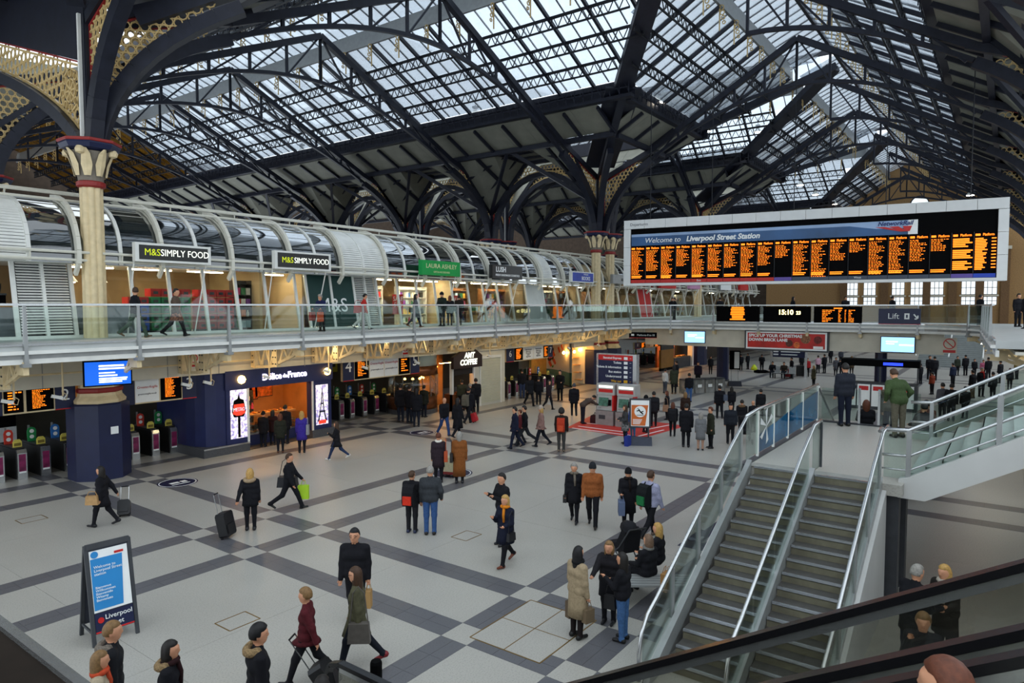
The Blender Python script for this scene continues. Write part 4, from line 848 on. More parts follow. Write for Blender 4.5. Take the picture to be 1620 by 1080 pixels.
bx0,bx1=cx(711),cx(747); t2=thing('coffee_hatch','coffee serving hatch with dark blind beside the round kiosk','kiosk',(0,0,0)); MB().bb(bx0,bx0+.12,24.9,25.1,0,2.7).build('white_post',white,t2); MB().bb(bx1-.1,bx1,24.9,25.1,0,4.3).build('white_post',white,t2); MB().bb(bx0+.1,bx1,25.0,25.06,2.0,2.9).build('roller_blind',M('blind_brown','241a16',.6),t2); MB().bb(bx0,bx1,24.85,25.5,.0,.95).build('hatch_counter',copper,t2); MB().bb(bx0,bx1,27.4,27.5,0,4.3).build('hatch_back',kwall,t2)
wlamp((bx0+bx1)/2,26.3,2.6,'warm downlight inside the coffee hatch',.9,M('lamp_hot')); 
for k in range(4): q=link('bun',bnm[k%3]); q.location=(bx0+.4+.28*k,25.2,.95); tag(q,'round bun on the coffee hatch counter','pastry','buns on the coffee counter')
sg=thing('coffee_sign','dark brown gabled coffee sign with white italic letters','sign',((bx0+bx1)/2-.25,24.45,2.88)); w=(bx1-bx0)/2+.25; m=MB(); m.prism([(-w,-.45),(w,-.45),(w,.2),(w*.55,.55),(-w*.3,.55),(-w,.2)],(0,0,0),(1,0,0),(0,0,1),.2); m.build('board',M('sign_brown','2a1a14',.5,0,.15,3),sg); [MB().tube([(x_,.0,.5),(x_,.0,4.38-2.88)],.025,6).build('hanger',cream,sg) for x_ in (-.3,.5)]; text('AMT',.42,litw,sg,(.08,-.12,.24),bold=.02,shear=.15); text('COFFEE',.42,litw,sg,(.0,-.12,-.14),bold=.02,shear=.15)
sx0,sx1=cx(747),cx(797); wl=struct(MB().bb(sx0,sx1,25.02,25.3,0,4.4).build('wall_shutter',M('wall_offwhite','cdcabd',.6,0,.05,1))); wl['label']='off white wall panel around the roller shutter'
sh=thing('roller_shutter','closed pale roller shutter beside the coffee hatch','shutter',(0,0,0)); a,b=cx(758),cx(789)
for k in range(26): MB().box(((a+b)/2,24.99,.2+.1*k),(b-a,.04,.088),mat=Matrix.Rotation(R(8),3,'X')).build('slat',M('shutter_cream','c9c8b4',.5,0,.04,2),sh)
MB().bb(a-.08,a,24.95,25.02,0,2.9).build('guide_rail',white,sh); MB().bb(b,b+.08,24.95,25.02,0,2.9).build('guide_rail',white,sh); MB().bb(a-.08,b+.08,24.93,25.02,2.78,2.95).build('shutter_box',white,sh)
qx0,qx1=WX(822,26),WX(905,26); sk=thing('sushi_kiosk','curved white kiosk wall with sushi picture and green band','kiosk',(0,0,0)); pts=[]
for k in range(13):
    f=k/12; yk=30-4.7*f*f; pts.append((WX(824+81*f,yk),yk))
def wallstrip(z0,z1,mat,name,dy=0):
    m=MB(); m.add([(x,y+dy,z) for z in (z0,z1) for x,y in pts],[(i,i+1,14+i,13+i) for i in range(12)]); m.add([(x,y+dy+.2,z) for z in (z0,z1) for x,y in pts],[(13+i,14+i,i+1,i) for i in range(12)]); return m.build(name,mat,sk,True)
wallstrip(0,.12,M('granite_grey'),'skirting',-.03); wallstrip(.12,1.05,M('kiosk_green','5f8f80',.4),'green_band'); wallstrip(1.05,1.12,white,'band_rail',-.02); wallstrip(1.12,4.35,M('kiosk_white','e2e0d4',.4,0,.03,2),'white_wall')
pk=thing('sushi_picture','large sushi and noodle picture on the curved white kiosk','picture',(0,0,0))
def onwall(f): k=min(11,int(f*12)); g=f*12-k; return Vector(pts[k]).lerp(Vector(pts[k+1]),g)
for f,z,a,b,c in ((.4,2.3,1.5,.8,'b9b0a0'),(.64,2.2,1.5,.7,'4a3b2c'),(.26,1.9,1.0,.5,'30302c'),(.66,1.6,.8,.5,'5a9a3c'),(.82,2.75,.5,.5,'a85a2c')):
    q=onwall(f); k_=min(11,int(f*12)); tg=Vector(pts[k_+1])-Vector(pts[k_]); wa=math.atan2(tg.y,tg.x); nn_=Vector((math.sin(wa),-math.cos(wa))); q=q+nn_*.06; m=MB(); m.box((0,0,0),(a,.04,b)); o=m.build('food_tray',M('ft'+c,c,.5,0,.2,8),pk); o.location=(q.x,q.y,z); o.rotation_euler=(0,R(-38),wa); 
    for j in range(4):
        mm=MB().bb(-.11,.11,-.05,-.02,-.22,.22).build('sushi_piece',[M('salmon','e0633c',.5),M('rice','e8e2d0',.6)][j%2],pk); e_=tg.normalized()*(-.39+.26*j)+nn_*.03; mm.location=(q.x+e_.x,q.y+e_.y,z-.14+.1*j); mm.rotation_euler=(0,R(-38),wa)
ys=thing('lit_food_shop','warm lit food shop with hanging bulbs beside the curved white kiosk','shop',(0,0,0)); a,b=WX(906,25.2),WX(938,25.2); MB().bb(a,b,28.8,29,0,4.3).build('rear_wall',M('shop_gold','c9a254',.6,0,.2,2),ys); MB().bb(b-.1,b+.05,25.1,29,0,4.3).build('side_wall',creamp,ys); MB().bb(a,b,25.1,25.3,2.9,4.3).build('header',creamp,ys)
for k in range(5): MB().bb(b-.5,b-.1,26+.1*k,26.5+.1*k,.3+.55*k,.34+.55*k).build('shelf',wood,ys)
for k in range(4):
    q=thing('bulb_lamp',['first','second','third','fourth'][k]+' hanging bulb in the gold food shop','lamp',(a+.4+.75*k,26.2,2.45+.1*(k%2))); MB().lathe([(.02,-.1),(.1,-.02),(.09,.06),(.02,.14)],10).build('bulb',M('lamp_hot'),q,True); MB().tube([(0,0,.12),(0,0,.6)],.01,5).build('flex',ironb,q)
# further shops along the north side beyond the paired columns
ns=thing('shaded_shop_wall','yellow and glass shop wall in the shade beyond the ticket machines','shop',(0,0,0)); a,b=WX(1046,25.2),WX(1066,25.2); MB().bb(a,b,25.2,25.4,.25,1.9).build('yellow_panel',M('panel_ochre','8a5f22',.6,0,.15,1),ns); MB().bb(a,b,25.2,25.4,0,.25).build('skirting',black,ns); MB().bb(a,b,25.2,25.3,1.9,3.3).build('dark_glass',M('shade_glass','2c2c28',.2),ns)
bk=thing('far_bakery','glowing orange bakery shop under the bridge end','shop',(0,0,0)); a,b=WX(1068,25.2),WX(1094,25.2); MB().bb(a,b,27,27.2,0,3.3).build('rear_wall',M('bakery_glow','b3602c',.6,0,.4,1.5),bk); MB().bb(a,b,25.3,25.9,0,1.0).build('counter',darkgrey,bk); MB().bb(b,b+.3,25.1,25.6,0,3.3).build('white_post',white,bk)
for k in range(8): q=link('bun',bnm[k%3]); q.location=(a+.5+k*(b-a-1)/8,25.6,1.0); q.scale=(1.6,1.6,1.6); tag(q,'round bun on the far bakery counter','pastry','buns in the far bakery')
for k in range(3): wlamp(a+.8+k*(b-a-1.6)/2,26.4,2.95,['first','second','third'][k]+' warm downlight in the far bakery',1.0,M('lamp_hot'))
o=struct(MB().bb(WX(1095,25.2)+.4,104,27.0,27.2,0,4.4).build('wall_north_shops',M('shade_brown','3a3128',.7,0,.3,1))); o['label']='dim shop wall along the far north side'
# cctv cameras on drop poles under the walkway
def cctv(px,py,lab,first=[None]):
    p=wy(px,py,23.6)
    if first[0] is None:
        t=thing('security_camera','x','camera'); MB().tube([(0,0,1.27),(0,0,.0),(-.1,-.05,-.02)],.028,6).build('drop_pole',cream,t); MB().box((-.2,-.1,-.02),(.3,.09,.1),mat=Matrix.Rotation(R(18),3,'Y')).build('camera_body',white,t); MB().lathe([(.05,0),(.05,.02)],8,(-.35,-.12,-.07)).build('lens',black,t); MB().tube([(0,0,.1),(.12,0,-.0),(.08,0,-.15),(-.1,0,-.1)],.012,5).build('cable',cream,t); first[0]=t
    else: t=copytree(first[0],(0,0,0))
    t.location=(p.x,23.6,3.12); tag(t,lab,'camera','cameras under the walkway'); return t
for px,py,l in ((22,622,'white security camera in front of platform sign two'),(100,632,'white security camera beside the numeral two'),(300,600,'white security camera in front of numeral three'),(334,608,'white security camera left of the bakery fascia'),(426,582,'white security camera in front of the bakery lettering'),(520,578,'white security camera by the right globe lamp'),(580,572,'white security camera below platform sign four'),(662,578,'white security camera beside numeral five'),(775,556,'white security camera above the roller shutter'),(900,552,'white security camera by the curved kiosk'),(947,549,'white security camera on the last drop pole')): cctv(px,py,l)
# no smoking plates
for px,py,Y,l in ((306,570,24.86,'no smoking plate on the bulkhead left of the bakery'),(641,553,24.86,'no smoking plate on the bulkhead above platform five')):
    p=wy(px,py,Y); t=thing('no_smoking_plate',l,'sign',(p.x,Y,p.z)); m=MB(); m.ring((0,-.01,.08),.17,.035,.01,(1,0,0),(0,0,1),18); m.beam((-.1,-.012,.18),(.1,-.012,-.02),.01,.03); m.bb(-.17,.17,-.014,0,-.24,-.14); m.build('red_mark',red,t); MB().bb(-.2,.2,-.004,.01,-.26,.28).build('plate',whites,t)
# blue information screen by the pillar
def screen(name,lab,P,rz,w,h,mat,pole=None,bars=()):
    t=thing(name,lab,'screen',P,rz); MB().bb(-w/2-.04,w/2+.04,0,.1,-h/2-.04,h/2+.04).build('bezel',black,t); MB().bb(-w/2,w/2,-.012,0,-h/2,h/2).build('display',mat,t)
    if bars:
        m=MB()
        for (a,b,z,hh) in bars: m.bb(a*w,b*w,-.018,-.012,z*h-hh*h/2,z*h+hh*h/2)
        m.build('screen_text',M('screen_white','eef4ff',.5,0,0,1,emit=1.4),t)
    if pole: MB().tube([(0,.1,h/2-.1),(0,.1,pole-P[2])],.04,6).build('hanger',cream,t)
    return t
sblue=M('screen_blue','0f4fb4',.4,0,0,1,emit=1.1); slight_=M('screen_pale','8fc0f2',.4,0,0,1,emit=1.15)
p=wy(171,590,22.6); screen('information_screen','tilted blue information screen hanging by the fluted column',(p.x,p.y,p.z),R(-14),1.25,.72,sblue,4.4,[(-.2,.35,.32,.07),(-.2,.42,.2,.07),(-.2,.15,.02,.05),(-.2,.2,-.1,.06),(-.2,.42,-.22,.05),(-.2,.4,-.3,.05),(-.2,.3,-.38,.05)])
p=wx(1099,533,45.25); screen('information_screen','pale blue screen hanging under the left end of the bridge',p,R(-78),1.35,.76,slight_,4.58,[(-.35,.1,.2,.08),(-.35,0,.05,.05),(.05,.45,-.05,.1)])
p=wx(1420,545,45.25); screen('information_screen','pale blue screen hanging under the right part of the bridge',p,R(-90),1.7,.86,slight_,4.58,[(-.35,.0,.2,.08),(-.35,-.1,.05,.05),(.05,.48,-.02,.09)])
# ================================================================ BRIDGE FRONT
o=struct(MB().bb(45.5,45.7,3,21.4,3.1,4.4).build('wall_bridge_fascia',creamp)); o['label']='cream beam under the bridge'
def bscreen(px0,px1,lab):
    a=wx(px0,500,44.95).y; b=wx(px1,500,44.95).y; w=a-b; t=thing('bridge_screen',lab,'screen',(44.86,(a+b)/2,5.35),R(-90)); MB().bb(-w/2,w/2,0,.08,-.5,.5).build('panel',black,t); return t,w
t,w=bscreen(1134,1202,'black bridge screen with a block of amber message lines'); m=MB(); r=random.Random(3)
for k in range(8): L=.25+.12*r.random(); m.bb(-L*w*.5,L*w*.5,-.01,0,.42-.11*k-.04,.42-.11*k+.035)
m.build('led_lines',amber,t)
t,w=bscreen(1208,1283,'black bridge screen showing the clock'); yl=M('led_yellow','ffe9a0',.5,0,0,1,emit=2.2); text('15:10',.42,yl,t,(-.05,-.01,.12),bold=.012); text('23',.28,yl,t,(.72,-.01,.09),bold=.01)
t,w=bscreen(1288,1364,'black bridge screen with amber arrivals columns')
for a,b,sd in ((-.32,-.06,5),(.02,.1,6),(.15,.19,8),(.23,.36,7)): ledblock(t,a*w,b*w,.32,-.46,8,sd,-.004)
m=MB(); m.bb(-.08*w,.1*w,-.01,0,.36,.42); m.build('led_heading',amber,t)
a=wx(1389,500,44.6).y; b=wx(1456,500,44.6).y; t=thing('lift_sign','navy lift sign with white letters, pictogram and arrow','sign',(44.8,(a+b)/2,5.28),R(-90)); w=a-b; MB().bb(-w/2,w/2,0,.1,-.45,.45).build('panel',navy,t); text('Lift',.46,whites,t,(-.14*w,-.01,0)); m=MB(); m.bb(.12*w,.24*w,-.012,0,-.16,.18); m.beam((.34*w,-.008,.13),(.43*w,-.008,-.12),.02,.07); m.bb(.36*w,.45*w,-.012,0,-.17,-.11); m.bb(.42*w,.45*w,-.012,0,-.17,.06); m.build('pictograms',whites,t); MB().bb(-w/2,w/2,-.012,0,-.46,-.43).build('red_edge',red,t); MB().bb(.16*w,.2*w,-.016,-.01,-.08,.1).build('lift_car',navy,t)
# red advertising board under the bridge
a=wx(1178,540,45.2).y; b=wx(1311,540,45.2).y; w=a-b; p=wx(1245,539,45.2); t=thing('advert_board','wide red food advert in a dark frame under the bridge','advert',(45.2,(a+b)/2,p.z),R(-90)); h=1.34
MB().bb(-w/2,w/2,0,.25,-h/2,h/2).build('frame',darkgrey,t); MB().bb(-w/2+.1,w/2-.1,-.02,0,-h/2+.1,h/2-.1).build('white_border',whites,t); ra=M('advert_red','b8241c',.45,0,.35,1.2); MB().bb(-w/2+.2,w/2-.2,-.03,-.02,-h/2+.2,h/2-.2).build('red_sheet',ra,t)
text('SPICE UP YOUR CHRISTMAS',.26,whites,t,(-w/2+.28,-.04,.3),align='LEFT',bold=.012,sx=1.02); text('DOWN BRICK LANE',.26,whites,t,(-w/2+.28,-.04,.03),align='LEFT',bold=.012,sx=1.02)
for x,z,r_,c in ((.05,-.15,.22,'5a2a1c'),(.24,.15,.3,'8a5a3c'),(.38,.1,.24,'6a1f18'),(.14,-.25,.2,'d8662c')): m=MB(); m.ring((x*w,-.038,z),r_,r_,.01,(1,0,0),(0,0,1),16); m.build('bauble_print',M('bau'+c,c,.5,0,.6,14),t)
MB().bb(.33*w,.44*w,-.045,-.03,-h*.34,-h*.22).build('white_tab',whites,t)
for s in (-.3,.3): MB().tube([(s*w,.1,h/2),(s*w,.1,4.58-p.z)],.03,6).build('hanger',cream,t)
p=wy(1017,530,22.3); t=thing('direction_sign','small dark platforms direction sign under the walkway corner','sign',(43.2,wx(1017,530,43.2).y,wx(1017,530,43.2).z),R(-70)); MB().bb(-.95,.95,0,.08,-.2,.2).build('panel',black,t); text('Platforms 8 to 18',.17,whites,t,(.2,-.01,0)); MB().bb(-.95,.95,-.01,0,-.2,-.17).build('red_edge',red,t); MB().bb(-.8,-.6,-.01,0,-.05,.08).build('arrow_print',whites,t)
# pillars under the bridge
for px,py,l in ((1143,602,'slim navy pillar rising behind the litter bins'),):
    p=gp(px,py); t=thing('bridge_pillar',l,'pillar',(p.x,p.y,0)); MB().lathe([(.45,0),(.45,4.4)],8,rot=PI/8).build('shaft',navy,t); MB().lathe([(.5,0),(.5,.12)],8,rot=PI/8).build('foot',darkgrey,t)
p=wx(1394,560,46.3); t=thing('bridge_pillar','slim navy pillar behind the landing','pillar',(p.x,p.y,0)); MB().lathe([(.34,0),(.34,4.4)],8,rot=PI/8).build('shaft',navy,t); MB().lathe([(.4,0),(.4,.12)],8,rot=PI/8).build('foot',darkgrey,t)
# ================================================================ DEPARTURES BOARD
BA=Vector((37.6,19.15)); BB=Vector((40.2,.2)); bw=(BB-BA).length; ang=math.atan2(BB.y-BA.y,BB.x-BA.x)
D=thing('departures_board','huge black departures board in a white frame hung over the concourse','departures board',(BA.x,BA.y,7.2),ang); bh=3.85
MB().bb(.1,bw-.1,.05,.6,.05,bh-.05).build('case',black,D); fw=M('board_frame','d9dad8',.45,0,.04,2)
n=15
for k in range(n): MB().bb(bw*k/n+.008,bw*(k+1)/n-.008,-.06,.65,bh-.52,bh).build('frame_panel',fw,D)
for x in (0,bw-.42):
    for k in range(3): MB().bb(x,x+.42,-.06,.65,.05+k*1.09,.05+k*1.09+1.075).build('frame_panel',fw,D)
MB().bb(0,bw,-.06,.65,-.1,.05).build('bottom_rail',fw,D)
NC=20; cwid=(bw-.9)/NC; x=.45; col=['b8201c']*9+['5d4a9a']+['3c4656']*8+['5d4a9a','1c3fae']
for k in range(NC): MB().bb(x+k*cwid+.01,x+(k+1)*cwid-.01,-.02,.05,.07,.26).build('colour_strip',M('strip_'+col[k],col[k],.5,0,.05,3),D)
text('East',.15,whites,D,(x+4.5*cwid,-.03,.165)); text('West',.15,whites,D,(x+13.5*cwid,-.03,.165)); text('Departures',.24,M('letter_grey','6a6c70'),D,(.95,-.07,bh-.27),align='CENTER')
bx=MB(); bx1=.48; bx2=bw*.805; bann=M('banner_blue','23507f',.35,0,.35,.5)
m=MB(); m.bb(bx1,bx2,-.02,.05,2.3,2.98); m.build('banner',bann,D); m=MB(); m.prism([(bx1+4.5,2.7),(bx2,2.62),(bx2,3.02),(bx1,2.99),(bx1,2.8)],(0,-.025,0),(1,0,0),(0,0,1),.01); m.build('banner_sweep',M('banner_pale','8fa9cc',.35,0,.2,.5),D)
m=MB(); m.prism([(bx1,2.3),(bx1,2.84),(bx2*.8,2.84),(bx2-.4,2.4),(bx2-.5,2.3)],(0,-.032,0),(1,0,0),(0,0,1),.01); m.build('banner_front',bann,D)
MB().bb(bx2-.42,bx2,-.034,-.02,2.3,3.02).build('banner_end',whites,D)
text('Welcome to',.42,whites,D,(bx1+1.9,-.045,2.58),shear=.2); text('Liverpool Street Station',.42,whites,D,(bx1+5.35,-.045,2.58),shear=.2,bold=.014); text('NetworkRail',.3,M('rail_blue','1c2f6a',.5),D,(bx2-1.0,-.05,2.87),shear=.25,bold=.008)
m=MB()
for k in range(3): m.prism([(bx2-1.9+.62*k,2.72-.0),(bx2-1.45+.6*k,2.72),(bx2-.55+.1*k,2.45),(bx2-.75+.1*k,2.45)],(0,-.05,0),(1,0,0),(0,0,1),.01)
m.build('track_logo',M('sign_red'),D)
rr=random.Random(11)
for k in range(NC):
    xa=x+k*cwid+.05; ln=[19,16,22,13,21,17,15,20,14,9,20,23,12,7,22,21,14,8,18,0][k] if k<19 else 0
    m=MB(); text('Platform %d'%rr.randrange(1,18) if False else 'Platform',.17,amber,D,(xa+cwid*.58,-.03,2.13),name='led_heading',bold=.003,sx=.8); m.bb(xa,xa+cwid*.22,-.03,-.02,2.08,2.18)
    h=.078
    if k<18:
        for j in range(ln):
            z=1.98-h*j; e=xa+cwid*(.4+.42*rr.random()); q=xa
            while q<e-.03: wd_=.04+.09*rr.random(); m.bb(q,min(e,q+wd_),-.03,-.02,z-h*.17,z+h*.17); q+=wd_+.045
        if k not in (9,): m.bb(xa,xa+cwid*.7,-.03,-.02,.45,.5); m.bb(xa,xa+cwid*.62,-.03,-.02,.36,.41)
    elif k==18:
        for j in range(3):
            for i in range(5): z=1.95-.55*j-.09*i; m.bb(xa,xa+cwid*(.5+.4*rr.random()),-.03,-.02,z-.03,z+.03)
    else:
        for j in range(20): z=1.95-h*j; m.bb(xa,xa+cwid*(.3+.25*rr.random()),-.03,-.02,z-.025,z+.025); m.bb(xa+cwid*.72,xa+cwid*.92,-.03,-.02,z-.025,z+.025) if j%2==0 else 0
    m.build('led_lines',amber,D)['kind']='stuff'
    if k: MB().bb(xa-.06,xa-.045,-.022,.05,.28,2.28).build('column_gap',darkgrey,D)
for f in (.08,.27,.5,.73,.92): MB().tube([(bw*f,.3,bh),(bw*f,.3,11.5)],.025,6).build('suspension_rod',ironb,D)
# ================================================================ STAIR, LANDING, UPPER FLIGHT
ZL=2.5; XT=14.5; XBt=9.8; NR=16; rz_=ZL/NR; tr=(XT-XBt)/NR
tread=M('stair_tread','4a4845',.6,0,.15,8); riser=M('stair_riser','6f6a58',.65,0,.15,6); nosing=M('nosing_steel','b9bcc0',.22,.8,.05,10); sidew=M('side_white','c3c3c0',.5,0,.06,1)
st=struct(MB().bb(XT+.04,21.35,1.55,4.5,ZL-.22,ZL).build('stair_landing',ter)); st['label']='half landing of the concourse stair'
MB().bb(XT,21.4,4.42,4.56,ZL-.32,ZL+.02).build('landing_edge',darkgrey,st); MB().bb(21.3,21.42,1.5,4.56,ZL-.32,ZL+.04).build('landing_edge',darkgrey,st); MB().bb(XT,XT+.35,1.95,4.4,ZL,ZL+.004).build('tactile_strip',M('tactile_grey','8d8d88',.7),st)
tm=MB().bb(0,tr+.03,0,1.08,-.05,0).mesh('tread',tread); rm=MB().bb(0,.03,0,1.08,-rz_,0).mesh('riser',riser); nm=MB().bb(-.012,.035,0,1.08,-.03,.006).mesh('nosing',nosing)
for fl,y0,lab in ((0,3.2,'left flight of the concourse stair with steel nosings'),(1,2.0,'right flight of the concourse stair with steel nosings')):
    t=thing('stair_flight',lab,'stairs',(0,0,0))
    for k in range(NR):
        z=ZL-rz_*k; x=XT-tr*k
        if k: o=link('tread',tm,t); o.location=(x,y0,z)
        o=link('riser',rm,t); o.location=(x,y0,z-.01); o=link('nosing',nm,t); o.location=(x-.0,y0,z)
def stringer(y,w,mat,name,parent,zo=.12,d=.34):
    m=MB(); m.prism([(XBt-.3,-0.0),(XBt+.1,-.0),(XT+.05,ZL-d+.1),(XT+.05,ZL+zo),(XBt-.25,zo)],(0,y,0),(1,0,0),(0,0,1),w); return m.build(name,mat,parent)
SB=thing('stair_balustrade','glass balustrades and steel handrails of the concourse stair','balustrade',(0,0,0))
stringer(4.4,.1,grey,'stringer',SB); stringer(3.14,.1,grey,'stringer',SB); stringer(1.93,.1,grey,'stringer',SB); m=MB(); m.prism([(XBt-.3,0),(XT+.1,0),(XT+.1,ZL-.1),(XBt-.2,.1)],(0,1.85,0),(1,0,0),(0,0,1),.08); m.build('side_wall',sidew,SB); m=MB(); m.prism([(XBt-.3,0),(XT+.1,0),(XT+.1,ZL-.1),(XBt-.2,.1)],(0,4.5,0),(1,0,0),(0,0,1),.06); m.build('side_wall',sidew,SB)
sl=(ZL)/(XT-XBt)
def gpane(x0,x1,y,zb,zt,parent,mat=gbal,name='glass_panel'):
    m=MB(); m.prism([(x0,zb(x0)),(x1,zb(x1)),(x1,zt(x1)),(x0,zt(x0))],(0,y,0),(1,0,0),(0,0,1),.012); return m.build(name,mat,parent)
zs=lambda x:ZL-(XT-x)*sl
for y in (4.5,3.14,1.9):
    b=[XBt-.25+k*1.18 for k in range(5)]
    for a,c in zip(b,b[1:]): gpane(a+.03,c-.03,y,lambda x:max(.05,zs(x)+.12),lambda x:max(.55,zs(x)+.9),SB)
    if y!=3.14:
        for a in b[1:]: MB().beam((a,y,zs(a)),(a,y,zs(a)+.95),.05,.09).build('post',grey,SB)
    pts=[(XBt-.34,y,.05),(XBt-.34,y,.5),(XBt-.25,y,.78),(XBt-.05,y,1.0)]+[(x,y,zs(x)+1.0) for x in (XBt+.3,11,12.4,13.6)]
    pts+=[(XT+.1,y,ZL+.97),(XT+.75,y,ZL+1.0),(XT+.8,y,ZL+.9)] if y<4 else [(XT+.1,y,ZL+1.0),(XT+.9,y,ZL+1.08)]
    MB().tube(pts,.035,8).build('handrail',steel,SB,True)
gpane(XT+.05,XT+.78,3.14,lambda x:ZL+.03,lambda x:ZL+.95,SB); MB().beam((XT+.78,3.14,ZL),(XT+.78,3.14,ZL+1),.05,.05).build('post',darkgrey,SB)
# landing side glass with blue film
LB=thing('landing_balustrade','landing balustrade with blue star film on the glass','balustrade',(0,0,0))
xs=[15.45,16.7,18.0,19.5,21.3]
for i,(a,c) in enumerate(zip([14.6]+xs,xs)):
    gpane(a+.03,c-.03,4.5,lambda x:ZL+.08,lambda x:ZL+1.02,LB,gbal)
    if i: 
        m=MB(); lo=lambda f:ZL+.1
        m.prism([(a+.05,ZL+.1),(c-.05,ZL+.1),(c-.05,ZL+.5+.1*i),(a+.05,ZL+.38+.1*i)],(0,4.485,0),(1,0,0),(0,0,1),.004); m.build('blue_film',gblue,LB)
    MB().beam((c,4.5,ZL),(c,4.5,ZL+1.05),.05,.05).build('post',white,LB)
m=MB()
for k in range(5): a=R(20+62*k); cx_,cz_=16.05,ZL+.62; m.prism([(cx_,cz_),(cx_+.55*math.cos(a),cz_+.42*math.sin(a)),(cx_+.5*math.cos(a+.35),cz_+.36*math.sin(a+.35))],(0,4.478,0),(1,0,0),(0,0,1),.004)
m.build('white_star_film',M('film_white','c9ccca',.5),LB); MB().tube([(14.6,4.5,ZL+1.03),(15.4,4.5,ZL+1.09),(21.3,4.5,ZL+1.09)],.035,8).build('handrail',steel,LB,True)
m=MB(); m.bb(21.36,21.38,1.9,2.9,ZL+.1,ZL+1.0); m.build('glass_panel',gbal,LB); m=MB(); m.bb(21.36,21.38,3.4,4.4,ZL+.1,ZL+1.0); m.build('glass_panel',gbal,LB); 
for y in (2.9,3.4): MB().beam((21.37,y,ZL),(21.37,y,ZL+1.05),.06,.06).build('post',steel,LB)
# lower flight from the landing to the far concourse
t=thing('stair_flight','short flight from the landing down to the far concourse','stairs',(0,0,0))
for k in range(NR): MB().bb(21.4+.28*k,21.7+.28*k,1.6,4.4,ZL-rz_*(k+1)-.05,ZL-rz_*(k+1)).build('tread',tread,t)
m=MB(); m.prism([(21.4,ZL-.3),(21.4,ZL-.05),(25.9,-.0),(25.4,0)],(0,4.45,0),(1,0,0),(0,0,1),.08); m.build('stringer',grey,t)
m=MB(); m.tube([(21.4,4.5,ZL+1.0),(25.7,4.5,1.0),(26.0,4.5,.6)],.035,8); m.build('handrail',steel,t); m=MB(); m.prism([(21.45,ZL),(25.6,.1),(25.6,.9),(21.45,ZL+.95)],(0,4.5,0),(1,0,0),(0,0,1),.012); m.build('glass_panel',gbal,t)
m=MB(); m.tube([(21.4,2.9,ZL+1.0),(25.7,2.9,1.0),(26.0,2.9,.6)],.035,8); m.build('handrail',steel,t); m=MB(); m.prism([(21.45,ZL),(25.6,.1),(25.6,.9),(21.45,ZL+.95)],(0,2.9,0),(1,0,0),(0,0,1),.012); m.build('glass_panel',gbal,t)
# landing supports
for x in (15.0,16.2): tag(MB().bb(-.15,.15,-.12,.12,0,ZL-.22).build('landing_post',darkgrey),'dark post under the stair landing','post','posts under the landing').location=(x,1.75,0)
# upper flight climbing south
UF=thing('stair_flight','upper flight rising from the landing to the mezzanine','stairs',(0,0,0)); y0=1.5; n2=15; r2=(ZD-ZL)/n2; t2=.27
for k in range(n2):
    MB().bb(15.1,19.6,y0-t2*(k+1)-.02,y0-t2*k,ZL+r2*(k+1)-.05,ZL+r2*(k+1)).build('tread',M('stair_glasstread','9fa6a2',.4,0,.08,3),UF); MB().bb(15.1,19.6,y0-t2*k-.02,y0-t2*k,ZL+r2*k,ZL+r2*(k+1)).build('riser',M('stair_riser_pale','b0b3ae',.5),UF)
s2=(ZD-ZL)/(t2*n2); ye=y0-t2*n2
m=MB(); m.prism([(y0+.15,ZL-.3),(y0+.15,ZL+.05),(y0,ZL+.1),(ye,ZD+.1),(ye,ZD-.45),(y0-.3,ZL-.3)],(14.95,0,0),(0,1,0),(0,0,1),.25); m.build('side_string',sidew,UF)
m=MB(); m.prism([(y0+.1,ZL-.25),(y0-.2,ZL-.3),(ye,ZD-.5),(ye,ZD-.3),(y0,ZL-.05)],(17.3,0,0),(0,1,0),(0,0,1),4.5); m.build('soffit',sidew,UF)
UB=thing('stair_balustrade','glass sided railings of the upper flight with three steel rails','balustrade',(0,0,0))
zu=lambda y:ZL+(y0-y)*s2
for X,n in ((14.95,0),(19.6,1)):
    for h,rr_ in ((1.0,.04),(.5,.03),(.22,.02)):
        MB().tube([(X,y0+.45,ZL+h*.98),(X,y0,ZL+h)]+[(X,y,zu(y)+h) for y in (y0-.3,0,ye)],rr_,8).build('handrail',steel,UB,True)
    for y in (y0,.1,-1.3): MB().beam((X,y,zu(y)-.05),(X,y,zu(y)+1),.08,.1,up=(1,0,0)).build('post',grey,UB)
    for a,c in ((y0,.1),(.1,-1.3)): m=MB(); m.prism([(a-.05,zu(a)+.1),(c+.05,zu(c)+.1),(c+.05,zu(c)+.93),(a-.05,zu(a)+.93)],(X,0,0),(0,1,0),(0,0,1),.012); m.build('glass_panel',gbal,UB)
    m=MB(); m.bb(X-.006,X+.006,y0+.03,y0+.42,ZL+.05,ZL+.93); m.build('glass_panel',gbal,UB)
MB().tube([(XT+.05,1.95,ZL+1.0),(XT+.3,1.95,ZL+1.02),(14.95,1.95,ZL+.98)],.035,8).build('handrail',steel,UB)
